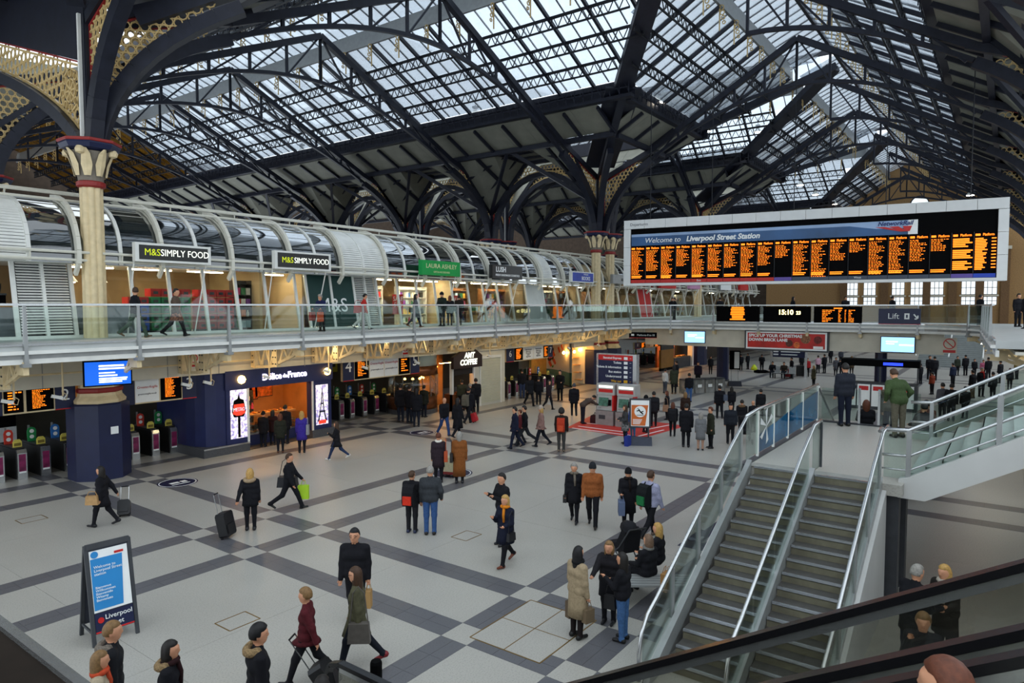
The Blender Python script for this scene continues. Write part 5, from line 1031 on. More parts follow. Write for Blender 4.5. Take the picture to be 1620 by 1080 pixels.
# ================================================================ ESCALATOR IN FRONT
rub=M('handrail_rubber','141416',.25,0,.05,9); brz=M('escalator_bronze','4d453b',.3,.5,.15,5); gesc=glass('escalator_glass','dfe0da',.14,.03,.06,'6b6a60')
def escalator(xa,xb,lab):
    E=thing('escalator',lab,'escalator',(0,0,0)); T=math.tan(R(30)); zr=lambda y:4.05-(y+.08)*T
    for X in (xa,xb):
        pts=[(X,-3.5,zr(-3.5)),(X,0,zr(0)),(X,4.6,zr(4.6)),(X,5.0,1.2),(X,5.5,1.06),(X,6.2,1.0),(X,7.25,1.0),(X,7.45,.93),(X,7.52,.78),(X,7.45,.62),(X,7.2,.55)]
        m=MB()
        for a,b in zip(pts,pts[1:]): m.beam(a,b,.1,.06)
        m.build('handrail',rub,E); m=MB(); q=[Vector(p)+Vector((0,0,-.07)) for p in pts[:7]]; m.path(q,.06,.08); m.build('handrail_guide',steel,E)
        m=MB(); m.prism([(-3.5,zr(-3.5)-.85),(4.9,.35),(7.3,.2),(7.3,.9),(5.6,.95),(4.6,zr(4.6)-.1),(-3.5,zr(-3.5)-.1)],(X,0,0),(0,1,0),(0,0,1),.014); m.build('glass_side',gesc,E)
        m=MB(); m.prism([(-3.5,zr(-3.5)-1.5),(4.6,0),(7.4,0),(7.4,.22),(5.2,.25),(-3.5,zr(-3.5)-.84)],(X,0,0),(0,1,0),(0,0,1),.16); m.build('skirt',brz,E)
    for k in range(26):
        y=5.6-.34*k; MB().bb(xa+.1,xb-.1,y-.34,y,.0+.196*k-.02,.196*k+.1).build('step',darkgrey,E)
    MB().bb(xa,xb,5.6,7.6,0,.03).build('comb_plate',steel,E); return E
escalator(4.7,5.9,'black railed escalator rising beside the concourse stair'); escalator(3.1,4.35,'second escalator beside the first, mostly below the frame')
t=thing('escalator_bollard','short black bollard at the foot of the escalator','bollard',(gp(596,1150).x,gp(596,1150).y,0)); MB().lathe([(.06,0),(.06,.62)],12).build('post',steel,t); MB().lathe([(.08,.6),(.085,.64),(.085,.92),(.07,.96)],12).build('head',black,t)
o=struct(MB().bb(-1.5,.92,1.2,7.5,0,4.63).build('wall_parapet',M('parapet_bronze','201a15',.8,0,.3,4,spec=.1))); o['label']='dark bronze parapet beside the camera position'; MB().bb(.9,.935,1.2,7.5,4.6,4.65).build('steel_edge',steel,o)
# ================================================================ TICKET MACHINES AND TOTEM
m=MB(); q=[gp(897,676),gp(938,656),gp(1060,670),gp(1085,674),gp(1012,694)]; m.prism([(p.x,p.y) for p in q],(0,0,.003),(1,0,0),(0,1,0),.006); rm_=m.build('red_floor_mat',M('mat_red','c8352c',.5,0,.06,2)); tag(rm_,'red printed floor mat around the ticket machines','floor mat')
m=MB(); c0=gp(960,682)
for (a,b,c,d) in ((905,677,1000,689),(915,674,985,683),(925,669,945,671),(1020,680,1060,672),(1010,690,1050,680)):
    p,q_=gp(a,b),gp(c,d); m.beam((p.x,p.y,.0075),(q_.x,q_.y,.0075),.1,.003)
m.build('white_lettering',whites,rm_)
tx=30.9; ya=wx(944,600,tx).y; yb=wx(1006,600,tx).y; T=thing('totem_sign','tall red and navy direction totem behind the ticket machines','sign',(tx,(ya+yb)/2,0),R(-88)); w=ya-yb; h=wx(975,560,tx).z
MB().bb(-w/2,w/2,0,.35,0,h).build('cabinet',steel,T); MB().bb(-w/2+.12,w/2-.2,-.02,0,h*.55,h-.32).build('navy_face',navy,T); MB().bb(-w/2+.12,w/2-.2,-.02,0,h-.32,h-.05).build('red_header',red,T); MB().bb(-w/2+.12,w/2-.2,-.02,0,.1,h*.55).build('red_face',red,T)
yel=M('sign_yellow','d9a51e',.5); z=h-.2
for s,mm_,sz in (('Stansted Express',whites,.15),('Toilets',whites,.16),('Tickets & information',whites,.16),('Bus station',whites,.16),('Underground',whites,.16),('Way out',yel,.16),('Way out',yel,.16)):
    o=text(s,sz,mm_,T,(w*.14,-.03,z),align='RIGHT',bold=.003); MB().bb(w*.2,w*.29,-.03,-.02,z-.07,z+.07).build('pictogram',mm_,T); MB().lathe([(.05,0),(.05,.01)],3,(w*.36,-.025,z)).build('arrow',mm_,T); z-=.235
text('Stansted',.2,whites,T,(-.1,-.03,h*.52),shear=.3,bold=.004); MB().bb(.25,.85,-.03,-.02,h*.5,h*.535).build('white_bar',whites,T)
def ticketmachine(px,lab):
    Y=wx(px,640,29.5).y; t=thing('ticket_machine',lab,'ticket machine',(29.5,Y,0),R(-88)); g=M('machine_grey','b4b4b0',.35,.2,.06,4)
    MB().bb(-.48,.48,0,.75,.0,.72).build('base',M('machine_base','8e8a86',.4),t); m=MB(); m.prism([(0,.72),(.12,.72),(.22,1.5),(.75,1.5),(.75,.72)],(0,0,0),(0,1,0),(0,0,1),.94); m.build('screen_housing',g,t); MB().bb(-.48,.48,.15,.75,1.5,2.05).build('head',g,t)
    MB().bb(-.38,.38,.13,.16,1.62,1.78).build('red_label',red,t); MB().bb(-.38,.38,.13,.16,1.84,1.96).build('lit_label',litw,t)
    m=MB(); m.box((-.1,.1,1.15),(.5,.03,.42),mat=Matrix.Rotation(R(-8),3,'X')); m.build('screen',M('ticket_screen','3f6a58',.3,0,.5,9),t); m=MB(); m.box((.24,.1,1.12),(.14,.03,.3),mat=Matrix.Rotation(R(-8),3,'X')); m.build('card_reader',black,t); MB().bb(.42,.49,-.01,.4,.75,1.5).build('red_side',red,t); MB().bb(-.3,.05,-.01,0,.3,.5).build('ticket_tray',darkgrey,t); MB().lathe([(.08,0),(.08,.01)],10,(-.28,.04,.86)).build('coin_slot',steel,t)
ticketmachine(956,'ticket machine used by the stooping man'); ticketmachine(988,'ticket machine beside the woman in checked coat')
p=gp(1012,702); t=thing('wet_floor_sign','grey framed slippery floor sign on a weighted foot','sign',(p.x,p.y,0),R(-62)); m=MB(); m.prism([(-.42,0),(.42,0),(.12,.3),(-.12,.3)],(0,0,0),(0,1,0),(0,0,1),1.0); m.build('weighted_foot',M('foot_grey','343845',.5),t)
for s in (-1,1): MB().bb(s*.36-.03,s*.36+.03,-.03,.03,.28,.75).build('leg',darkgrey,t)
MB().bb(-.45,.45,-.04,.04,.7,1.95).build('frame',darkgrey,t); MB().bb(-.38,.38,-.05,-.04,.77,1.88).build('sheet',whites,t); m=MB(); m.prism([(-.36,.8),(.22,.8),(.34,1.68),(-.36,1.68)],(0,-.055,0),(1,0,0),(0,0,1),.01); m.build('orange_print',M('print_orange','cf6a2c',.5),t); m=MB(); m.ring((-.0,-.062,1.4),.24,.24,.008,(1,0,0),(0,0,1),22); m.build('white_disc',whites,t)
m=MB(); m.tube([(-.06,-.07,1.5),(.02,-.07,1.38),(.13,-.07,1.3)],.025,5); m.tube([(.02,-.07,1.38),(.14,-.07,1.42)],.02,5); m.tube([(-.03,-.07,1.46),(-.14,-.07,1.42)],.018,5); m.bb(-.15,.16,-.073,-.065,1.24,1.26); m.lathe([(.04,0),(.04,.01)],8,(-.09,-.07,1.53)); m.build('falling_figure',black,t)
for k in range(4): MB().bb(-.3,.0+.03*k,-.066,-.06,.86+.06*k,.89+.06*k).build('print_line',whites,t)
# welcome A board
a,b=gp(150,1024),gp(218,1001); c=(a+b)/2; w=(b-a).length; t=thing('welcome_board','folding board with a blue welcome poster on the pale floor','sign board',(c.x,c.y,0),math.atan2(b.y-a.y,b.x-a.x)); tl=R(-11); hh=1.72
fr=bpy.data.objects.new('front_panel',None); COL.objects.link(fr); fr.parent=t; fr.rotation_euler=(tl,0,0)
for s in (-1,1): MB().bb(s*w/2-.03,s*w/2+.03,-.02,.03,0,hh).build('side_rail',darkgrey,fr)
MB().bb(-w/2,w/2,-.03,.04,hh-.07,hh+.03).build('top_rail',darkgrey,fr); MB().bb(-w/2,w/2,-.0,.02,.2,hh-.05).build('backing',M('foot_grey'),fr); MB().bb(-w/2+.04,w/2-.04,-.012,0,.56,hh-.1).build('poster',whites,fr)
m=MB(); ww=w/2-.05; m.prism([(-ww,.6),(ww*.55,.6),(ww*.72,hh-.24),(-ww,hh-.24)],(0,-.016,0),(1,0,0),(0,0,1),.004); m.build('blue_field',M('poster_blue','2a87c8',.45,0,.06,2),fr); lt=M('poster_letters','e8f2f8',.5)
text('Welcome to\nLiverpool Street\nstation',.068,lt,fr,(-ww+.04,-.022,hh-.45),align='LEFT'); text('Bienvenue\nWillkommen\nBienvenido\nWitamy\nBenvenuto',.06,lt,fr,(-ww+.04,-.022,hh-.85),align='LEFT'); m=MB(); m.ring((-ww+.07,-.02,hh-.17),.06,.06,.006,(1,0,0),(0,0,1),14); m.build('round_badge',M('poster_blue'),fr); MB().bb(ww*.3,ww*.8,-.02,-.012,hh-.22,hh-.18).build('red_logo',red,fr)
MB().bb(-w/2+.04,w/2-.04,-.014,0,.22,.54).build('name_panel',navy,fr); text('Liverpool',.115,whites,fr,(.07,-.02,.45)); text('Street',.115,whites,fr,(.0,-.02,.32)); MB().bb(-w/2+.04,w/2-.04,-.018,-.012,.21,.235).build('red_edge',red,fr); m=MB(); m.ring((-w/2+.13,-.02,.42),.05,.05,.006,(1,0,0),(0,0,1),12); m.build('red_badge',red,fr)
bk_=bpy.data.objects.new('rear_panel',None); COL.objects.link(bk_); bk_.parent=t; bk_.location=(0,.68,0); bk_.rotation_euler=(-tl,0,0)
for s in (-1,1): MB().bb(s*w/2-.03,s*w/2+.03,-.02,.03,0,hh).build('side_rail',darkgrey,bk_)
MB().bb(-w/2,w/2,-.0,.02,.2,hh-.05).build('backing',M('foot_grey'),bk_); MB().beam((-w/2,.05,.22),(-w/2,.63,.22),.03,.04).build('brace',darkgrey,t); MB().beam((w/2,.05,.22),(w/2,.63,.22),.03,.04).build('brace',darkgrey,t)
# litter bins, poster stand, seats, far counter
gbin=glass('bin_bag','c9c9c4',.1,.2,.5,'a8a8a4')
for k,(px,py,l) in enumerate(((1088,622,'clear litter bin farthest from the poster stand'),(1104,623,'clear litter bin second from the far end'),(1121,624,'clear litter bin beside the navy pillar'),(1141,617,'clear litter bin next to the poster stand'))):
    p=gp(1086,622)+(gp(1141,619)-gp(1086,622)).normalized()*(.84*k); t=thing('litter_bin',l,'bin',(p.x,p.y,0),math.atan2(-(gp(1086,622)-gp(1141,619)).y,-(gp(1086,622)-gp(1141,619)).x)); MB().bb(-.36,.36,-.3,.3,0,.9).build('bag',gbin,t); MB().bb(-.38,.38,-.32,.32,.9,.98).build('lid',darkgrey,t)
    m=MB(); [m.bb(a-.02,a+.02,b_-.02,b_+.02,0,.95) for a in (-.36,.36) for b_ in (-.3,.3)]; m.build('frame',steel,t)['kind']='stuff'; MB().bb(-.15,.15,-.33,-.3,.4,.6).build('bin_label',whites,t)
p=gp(1162,610); t=thing('poster_stand','slim dark poster stand beside the litter bins','sign',(p.x,p.y,0),R(-60)); m=MB(); m.prism([(-.4,0),(.4,0),(.1,.35),(-.1,.35)],(0,0,0),(0,1,0),(0,0,1),.9); m.build('foot',M('foot_grey'),t); MB().bb(-.38,.38,-.05,.05,1.2,2.6).build('panel',black,t); MB().bb(-.05,.3,-.06,-.05,1.3,2.5).build('sheet',whites,t)
for s in (-.25,.25): MB().bb(s-.02,s+.02,-.02,.02,.3,1.2).build('leg',steel,t)
def seatrow(px,py,n,rz,lab):
    p=gp(px,py); t=thing('seat_row',lab,'seats',(p.x,p.y,0),rz)
    for k in range(n): MB().bb(-.25+.58*k,.27+.58*k,-.22,.24,.42,.46).build('seat',grey,t); MB().box((.01+.58*k,.27,.7),(.5,.04,.5),mat=Matrix.Rotation(R(-10),3,'X')).build('backrest',grey,t)
    MB().bb(-.2,.58*(n-1)+.2,-.03,.03,.36,.42).build('beam',darkgrey,t)
    for x in (-.1,.58*(n-1)+.1): MB().bb(x-.03,x+.03,-.22,.24,0,.36).build('leg',darkgrey,t)
seatrow(1228,598,3,R(-80),'row of grey metal seats under the red advert'); 
p=gp(1247,590); t=thing('direction_sign','dark navy direction panel under the red advert','sign',(59,wx(1247,575,59).y,0),R(-88)); MB().bb(-1.3,1.3,0,.15,1.6,2.7).build('panel',navy,t)
for s in (-1.35,1.35): MB().bb(s-.1,s+.1,0,.2,0,2.8).build('leg',steel,t)
for k in range(4): MB().bb(-.6,.9-.2*(k%2),-.02,0,2.5-.24*k,2.58-.24*k).build('print_line',whites,t); MB().bb(-1.2,-.8,-.02,0,2.48-.24*k,2.6-.24*k).build('pictogram',whites,t)
p=gp(1040,958); BN=thing('bench','grey slatted bench beside the concourse stair','bench',(12.35,5.5,0),R(-55))
for k in range(5): MB().bb(-.9,.9,-.28+.12*k,-.19+.12*k,.42,.46).build('slat',grey,BN)
for x in (-.7,.7): MB().bb(x-.03,x+.03,-.26,.28,0,.42).build('leg',darkgrey,BN)
# information booth behind the landing, far stairs
t=thing('information_booth','white and red information booth behind the landing','booth',(43,wx(1393,560,43).y,0),R(-88)); t.scale=(.8,.8,.95); 
for k in range(5): MB().bb(-2.3+.9*k,-1.5+.9*k,-.02,.05,.2,1.5).build('white_panel',whites,t); MB().bb(-2.2+.9*k,-1.6+.9*k,-.04,-.02,1.15,1.4).build('red_label',red,t)
MB().bb(-2.4,2.3,.05,1.2,0,1.6).build('counter',darkgrey,t); MB().bb(-2.5,2.4,-.1,1.3,2.6,3.0).build('canopy',black,t); MB().bb(.2,1.4,-.13,-.1,2.7,2.86).build('blue_light',M('screen_bluelit','2038ff',.4,0,0,1,emit=1.6),t)
for x in (-2.3,0,2.3): MB().bb(x-.05,x+.05,.0,.1,1.6,2.6).build('mullion',darkgrey,t)
q=gp(1500,581); t=thing('stair_flight','far double stair up to the street below the bridge','stairs',(q.x,q.y,0),R(-90))
for k in range(18): MB().bb(-2.6,2.6,.3*k,.3*k+.3,0,.17*(k+1)).build('step',M('far_step','8f9492',.6,0,.1,3),t)
for x in (-2.7,0,2.7): m=MB(); m.tube([(x,0,1),(x,5.4,4.0)],.06,6); m.build('handrail',white,t)
p=wx(1502,546,60); tt=thing('no_smoking_plate','large no smoking plate over the far stair','sign',(45.47,wx(1502,546,45.5).y,wx(1502,546,45.5).z),R(-90)); m=MB(); m.ring((0,-.01,.08),.3,.05,.01,(1,0,0),(0,0,1),18); m.beam((-.18,-.012,.26),(.18,-.012,-.1),.01,.05); m.bb(-.3,.3,-.014,0,-.42,-.27); m.build('red_mark',red,tt); MB().bb(-.36,.36,-.004,.01,-.45,.42).build('plate',creamp,tt)
# lights under the walkway
for k in range(9):
    X=15+3.4*k; t=thing('soffit_light','round downlight set in the walkway soffit','light',(X,23.3,4.36),group='walkway soffit downlights'); MB().lathe([(.16,-.02),(.16,.02)],14).build('rim',white,t); MB().lathe([(.13,-.035),(.13,-.02)],14).build('lens',M('lamp_soffit','ffe2ac',.5,0,0,1,emit=75),t)
# ================================================================ PEOPLE
def nrm(v): return v/ (np.linalg.norm(v)+1e-9)
def sd_cone(P,a,b,ra,rb):
    ab=b-a; L=ab@ab+1e-12; t=np.clip(((P-a)@ab)/L,0,1); return np.linalg.norm(P-a-t[...,None]*ab,axis=-1)-(ra+(rb-ra)*t)
def sd_ell(P,c,r):
    q=(P-c)/r; k0=np.linalg.norm(q,axis=-1); k1=np.linalg.norm(q/r,axis=-1)+1e-9; return k0*(k0-1)/k1
def surfnets(D,o,res):
    s=D<0; nx,ny,nz=D.shape; C=[(a,b,c) for a in(0,1) for b in(0,1) for c in(0,1)]
    sl=lambda A,c:A[c[0]:nx-1+c[0],c[1]:ny-1+c[1],c[2]:nz-1+c[2]]
    cnt=np.zeros((nx-1,ny-1,nz-1)); acc=np.zeros((nx-1,ny-1,nz-1,3))
    for a in C:
        for ax in range(3):
            if a[ax]: continue
            b=list(a); b[ax]=1; A,B=sl(D,a),sl(D,b); m=(A<0)!=(B<0); t=np.where(m,A/np.where(m,A-B,1),0)
            cnt+=m
            for k in range(3): acc[...,k]+=m*(a[k]+(t if k==ax else 0))
    act=cnt>0; idx=-np.ones(act.shape,int); n=act.sum(); idx[act]=np.arange(n); g=np.argwhere(act)
    V=o+res*(g+acc[act]/cnt[act][:,None]); Q=[]
    for ax in range(3):
        u,v=[k for k in range(3) if k!=ax]
        lo=[slice(None)]*3; hi=[slice(None)]*3; lo[ax]=slice(0,-1); hi[ax]=slice(1,None)
        for w in (u,v): lo[w]=slice(1,-1); hi[w]=slice(1,-1)
        A=s[tuple(lo)]; B=s[tuple(hi)]; e=np.argwhere(A!=B)
        if not len(e): continue
        fl=A[tuple(e.T)]; p=e.copy(); p[:,u]+=1; p[:,v]+=1
        def at(du,dv): q=p.copy(); q[:,u]-=du; q[:,v]-=dv; return idx[q[:,0],q[:,1],q[:,2]]
        q=np.stack([at(1,1),at(0,1),at(0,0),at(1,0)],1)
        if ax==1: fl=~fl
        q[~fl]=q[~fl][:,::-1]; Q.append(q)
    return V,np.concatenate(Q)
ARM=dict(hang=(0.02,.1,.18,-.05),fwd=(.45,.08,.35,-.1),back=(-.45,.08,.15,0),phone=(.35,.12,1.75,-.45),hold=(.15,.12,1.35,-.15),hips=(-.55,.45,1.15,-.75),mouth=(.75,.15,2.1,-.35),pull=(-.55,.2,.1,0),push=(.6,.1,.55,-.1),bag=(.05,.14,.12,0),reach=(.9,.1,.4,-.1),pocket=(-.15,.3,.75,-.35),lap=(.45,.1,.9,-.25))
def cloth(h): return M('cloth_'+h,h,.85,0,.16,22,.25,spec=.2)
def skinm(h='c8906f'): return M('skin_'+h,h,.55,0,.06,12)
HAIRC=dict(dark='17120f',brown='3f2918',blonde='b08a4c',grey='8b8780',auburn='5a2e1a',black='0e0d0e',sandy='7a5c38',white='b5b0a8')
BIN={}
def person(label,fx,hy,fy,rel,top='16161a',leg='17181d',shoe='0f0f10',hair='dark',style='short',z=0.0,walk=0,arms=('hang','hang'),hem=.86,lean=0,sit=False,turn=0,fem=False,skin='c8906f',coat=None,scarf=None,fur=None,hat=None,group=None,pos=None,h=None,pat=None,bend=0,glasses=False):
    p=Vector(pos) if pos is not None else gp(fx,fy,z); dep=(p-C0).dot(FW); ph=fy-hy
    if h is None: h=min(1.92,max(1.5,ph*dep/FPX*1.0))
    pxh=h*FPX/dep; sc=h/1.77; rz=R(YAW+rel); res=min(.042,max(.017,1.6*h/pxh)); fine=pxh>70
    X=lambda *a:np.array(a,float); pr=[]   # (kind,args,label)
    def cone(a,b,ra,rb,l): m=.62*res; pr.append(('c',a,b,max(ra,m),max(rb,m),l))
    sw=.185 if fem else .203; hw=.1
    # legs
    hips=[]; fz=[]; legs=[]
    for sgn,ph_ in ((1,1),(-1,-1)):
        if sit: a,b=1.5,1.5
        else:
            a=walk*ph_*(1 if ph_>0 else .85); b=(.12 if ph_>0 else .12+walk*.9) if walk else .03
        hp=X(0,sgn*hw,.93); kn=hp+.44*X(math.sin(a),0,-math.cos(a)); an=kn+.43*X(math.sin(a-b),0,-math.cos(a-b)); legs.append((hp,kn,an,a-b)); fz.append(an[2])
    dz=.075-min(fz); up=X(0,0,dz)
    for hp,kn,an,fa in legs:
        hp,kn,an=hp+up,kn+up,an+up; cone(hp,kn,.1,.076,2); cone(kn,an,.072,.058 if not fem else .048,2); 
        ta=X(math.cos(fa*.6),0,math.sin(fa*.6)); heel=an-ta*.045+X(0,0,-.03); toe=an+ta*.165+X(0,0,-.038); toe[2]=max(toe[2],.036); heel[2]=max(heel[2],.038); cone(heel,toe,.042,.034,3); cone(an,heel,.045,.042,3)
    pel=X(0,0,.95)+up
    def T(v):  # torso lean about the pelvis
        q=np.array(v,float)-X(0,0,.95); c,s_=math.cos(lean),math.sin(lean); return pel+X(q[0]*c+q[2]*s_,q[1],-q[0]*s_+q[2]*c)
    tl=1 if hem<.95 else 2
    cone(pel-X(0,.085,0),pel+X(0,.085,0),.138,.138,tl); cone(T((0,-.08,1.1)),T((0,.08,1.1)),.13,.13,1); cone(T((.0,-.1,1.27)),T((.0,.1,1.27)),.14 if not fem else .128,.14 if not fem else .128,1)
    cone(T((0,-sw+.06,1.395)),T((0,sw-.06,1.395)),.078,.078,1); cone(T((0,0,1.36)),T((0,0,1.46)),.085,.065,1); cone(T((.0,0,1.44)),T((.015,0,1.54)),.054,.052,0)
    hands=[]
    for i,sgn in ((0,1),(1,-1)):
        f,ab,el,inn=ARM[arms[i]]
        if walk and arms[i]=='hang': f=-.45*walk*sgn*1.2
        sh=T((0,sgn*sw,1.39)); d=nrm(X(math.sin(f),sgn*math.sin(ab),-math.cos(f))); eb=sh+.29*d; d2=nrm(X(math.sin(f+el),sgn*(math.sin(ab)+math.sin(inn)),-math.cos(f+el))); wr=eb+.255*d2; hd=wr+.075*d2
        cone(sh,eb,.076,.066,1); cone(eb,wr,.063,.048,1); cone(wr-.01*d2,hd,.027,.03,0); hands.append((wr,hd,d2,sgn))
    ct,st=math.cos(turn),math.sin(turn)
    def Hd(x,y,zz): 
        v=T((.02+x*ct-y*st,x*st+y*ct,1.63+zz)); return v
    hc=Hd(0,0,0); pr.append(('e',hc,X(.104,.086,.122),0)); cone(Hd(.03,0,-.075),Hd(.05,0,-.08),.056,.045,0)
    if fine: cone(Hd(.09,0,.01),Hd(.108,0,-.022),.012,.017,0); cone(Hd(-.005,.08,.0),Hd(-.005,.082,-.03),.016,.012,0); cone(Hd(-.005,-.08,.0),Hd(-.005,-.082,-.03),.016,.012,0); cone(Hd(.085,-.03,.032),Hd(.085,.03,.032),.016,.016,0)
    lo=np.min([np.minimum(q[1]-q[3],q[2]-q[4]) if q[0]=='c' else q[1]-q[2] for q in pr],0)-2.5*res; hi=np.max([np.maximum(q[1]+q[3],q[2]+q[4]) if q[0]=='c' else q[1]+q[2] for q in pr],0)+2.5*res
    n=np.ceil((hi-lo)/res).astype(int)+1; D=np.full(n,9.0); k=.035
    ax=[lo[i]+res*np.arange(n[i]) for i in range(3)]
    def ev(q,P): return sd_cone(P,*q[1:5]) if q[0]=='c' else sd_ell(P,q[1],q[2])
    for q in pr:
        a=(np.minimum(q[1]-q[3],q[2]-q[4]) if q[0]=='c' else q[1]-q[2])-.08-res; b=(np.maximum(q[1]+q[3],q[2]+q[4]) if q[0]=='c' else q[1]+q[2])+.08+res
        i0=np.clip(np.floor((a-lo)/res).astype(int),0,n); i1=np.clip(np.ceil((b-lo)/res).astype(int)+1,0,n); S_=tuple(slice(x,y) for x,y in zip(i0,i1))
        G=np.stack(np.meshgrid(*[ax[j][S_[j]] for j in range(3)],indexing='ij'),-1); d=ev(q,G); o=D[S_]; hh=np.clip(.5+.5*(o-d)/k,0,1); D[S_]=np.where(o>5,d,o+(d-o)*hh-k*hh*(1-hh))
    V,Q=surfnets(D,lo,res); fc=V[Q].mean(1); best=np.full(len(fc),9.0); lab=np.zeros(len(fc),int)
    for q in pr:
        d=ev(q,fc); m=d<best; best[m]=d[m]; lab[m]=q[-1]
    V=V.tolist(); F=Q.tolist(); lab=lab.tolist()
    ex=MB(); 
    if fine:
        for wr,hd,d2,sgn in hands:
            side=nrm(np.cross(d2,X(1,0,0)) if abs(d2[0])<.9 else X(0,1,0)); cur=nrm(np.cross(side,d2))
            if cur[0]<0: cur=-cur
            for j,L in enumerate((.062,.072,.068,.052)):
                b=hd+side*(.026-.0175*j); ex.tube([b-d2*.01,b+d2*L*.5+cur*.006,b+d2*L*.8+cur*.03],[.0095,.0088,.007],5,0)
            ex.tube([wr+d2*.03+side*.024,wr+d2*.06+side*.045,wr+d2*.085+side*.045+cur*.02],[.011,.0105,.008],5,0)
        for sy in (-1,1): e=Hd(.091,sy*.031,.008); ex.lathe([(.003,-.009),(.011,-.004),(.011,.004),(.003,.009)],6,tuple(e),4)
        e=Hd(.094,0,-.058); ex.box(tuple(e),(.014,.042,.011),5,rz=turn)
        if glasses:
            for sy in (-1,1): e=Hd(.108,sy*.034,.008); ex.ring(tuple(e),.026,.006,.005,(-st,ct,0),(0,0,1),10,4); ex.beam(tuple(Hd(.108,sy*.06,.012)),tuple(Hd(0,sy*.086,.012)),.005,.005,4)
            ex.beam(tuple(Hd(.108,-.012,.012)),tuple(Hd(.108,.012,.012)),.005,.005,4)
    nv=len(V); V+=ex.v; F+=[[i+nv for i in f] for f in ex.f]; lab+=ex.m
    me=bpy.data.meshes.new('body'); me.from_pydata(V,[],F)
    for mm in (skinm(skin),cloth(top),cloth(leg),M('shoe_'+shoe,shoe,.45),M('eye_dark','120d0a',.3),M('lips','9a5548',.5)): me.materials.append(mm)
    me.polygons.foreach_set('material_index',lab); me.polygons.foreach_set('use_smooth',[True]*len(F)); me.update()
    r=thing('person',label,'person',(p.x,p.y,p.z),rz,group); r.scale=(sc,sc,sc); link('body',me,r)
    # hair or hat
    hm=MB(); NU,NV_=16,11; vs=[]
    long_={'long':.32,'mid':.16,'bob':.1}.get(style,0)
    def hv(dx,dy,dzz,kk,ln):
        rr=np.array([.119,.102,.136])*kk; f=1.0
        if dx>.32 and dzz<.5: f=.72
        elif not ln and (dzz<-.35 or (dx>-.05 and dzz<-.02)): f=.75
        x,y,zz=dx*rr[0]*f,dy*rr[1]*f,dzz*rr[2]*f+.008
        if ln and dzz<.05 and dx<=.32: zz-=ln*min(1,(.05-dzz)*1.3); x-=.03*min(1,(.05-dzz)); y*=1.12
        return x,y,zz
    if style!='bald':
        kk={'afro':1.32,'curly':1.1}.get(style,1.0)
        for i in range(NV_):
            th=PI*i/(NV_-1)
            for j in range(NU):
                a=2*PI*j/NU; x,y,zz=hv(math.sin(th)*math.cos(a),math.sin(th)*math.sin(a),math.cos(th),kk,long_); q=Hd(x,y,zz); vs.append(tuple(q))
        hm.add(vs,[(i*NU+j,(i+1)*NU+j,(i+1)*NU+(j+1)%NU,i*NU+(j+1)%NU) for i in range(NV_-1) for j in range(NU)]); hm.build('hair',M('hair_'+hair,HAIRC.get(hair,hair),.6,0,.25,30,.4),r,True)
    if hat:
        m=MB(); vs=[]
        for i in range(7):
            th=PI*.56*i/6
            for j in range(NU): a=2*PI*j/NU; q=Hd(math.sin(th)*math.cos(a)*.122,math.sin(th)*math.sin(a)*.104,math.cos(th)*.15+.012); vs.append(tuple(q))
        m.add(vs,[(i*NU+j,(i+1)*NU+j,(i+1)*NU+(j+1)%NU,i*NU+(j+1)%NU) for i in range(6) for j in range(NU)]); m.build('hat',cloth(hat),r,True)
    if hem<.84:
        m=MB(); pc=pat and M('pattern_'+pat,pat,.85,0,.9,14) or cloth(coat or top); prof=[(1.16,.13,.18,.0),(1.0,.145,.195,.0),(.88,.155,.21,.01),((hem+.88)/2,.165+.1*walk,.215,.01),(hem,.175+.2*walk,.225,.01),(hem+.01,.145+.2*walk,.19,.01)]; n_=18; vs=[]
        for zz,rx,ry,x0 in prof:
            for j in range(n_):
                a=2*PI*j/n_; w=1+.03*math.sin(5*a)*(1 if zz<.9 else 0); v=T((x0+rx*w*math.cos(a),ry*w*math.sin(a),zz)) if zz>.9 else np.array([x0+rx*w*math.cos(a),ry*w*math.sin(a),zz])+up
                vs.append(tuple(v))
        m.add(vs,[(i*n_+j,i*n_+(j+1)%n_,(i+1)*n_+(j+1)%n_,(i+1)*n_+j) for i in range(5) for j in range(n_)]+[tuple(range(5*n_,6*n_))]); m.build('coat_skirt',pc,r,True)
    if scarf:
        m=MB(); m.tube([tuple(T((.015+.085*math.cos(2*PI*j/14),.09*math.sin(2*PI*j/14),1.475+.012*math.cos(2*PI*j/14)))) for j in range(15)],.042,7); m.tube([tuple(T((.1,.03,1.45))),tuple(T((.135,.045,1.3))),tuple(T((.13,.05,1.12)))],[.035,.035,.03],6); m.build('scarf',cloth(scarf),r,True)
    if fur:
        m=MB(); m.tube([tuple(T((-.035+.1*math.cos(R(60+240*j/12)),.125*math.sin(R(60+240*j/12)),1.46+.03*math.cos(R(60+240*j/12))))) for j in range(13)],[.03]+[.055]*11+[.03],8); m.build('fur_hood',M('fur_'+fur,fur,.95,0,.5,45,1.0),r,True)
    r['_']=0; del r['_']
    def loc(x,y,zz): v=Vector((x*sc,y*sc,zz*sc)); v.rotate(Matrix.Rotation(rz,3,'Z')); return p+v
    return dict(o=r,loc=loc,rz=rz,hands=hands,p=p,h=h,T=T)
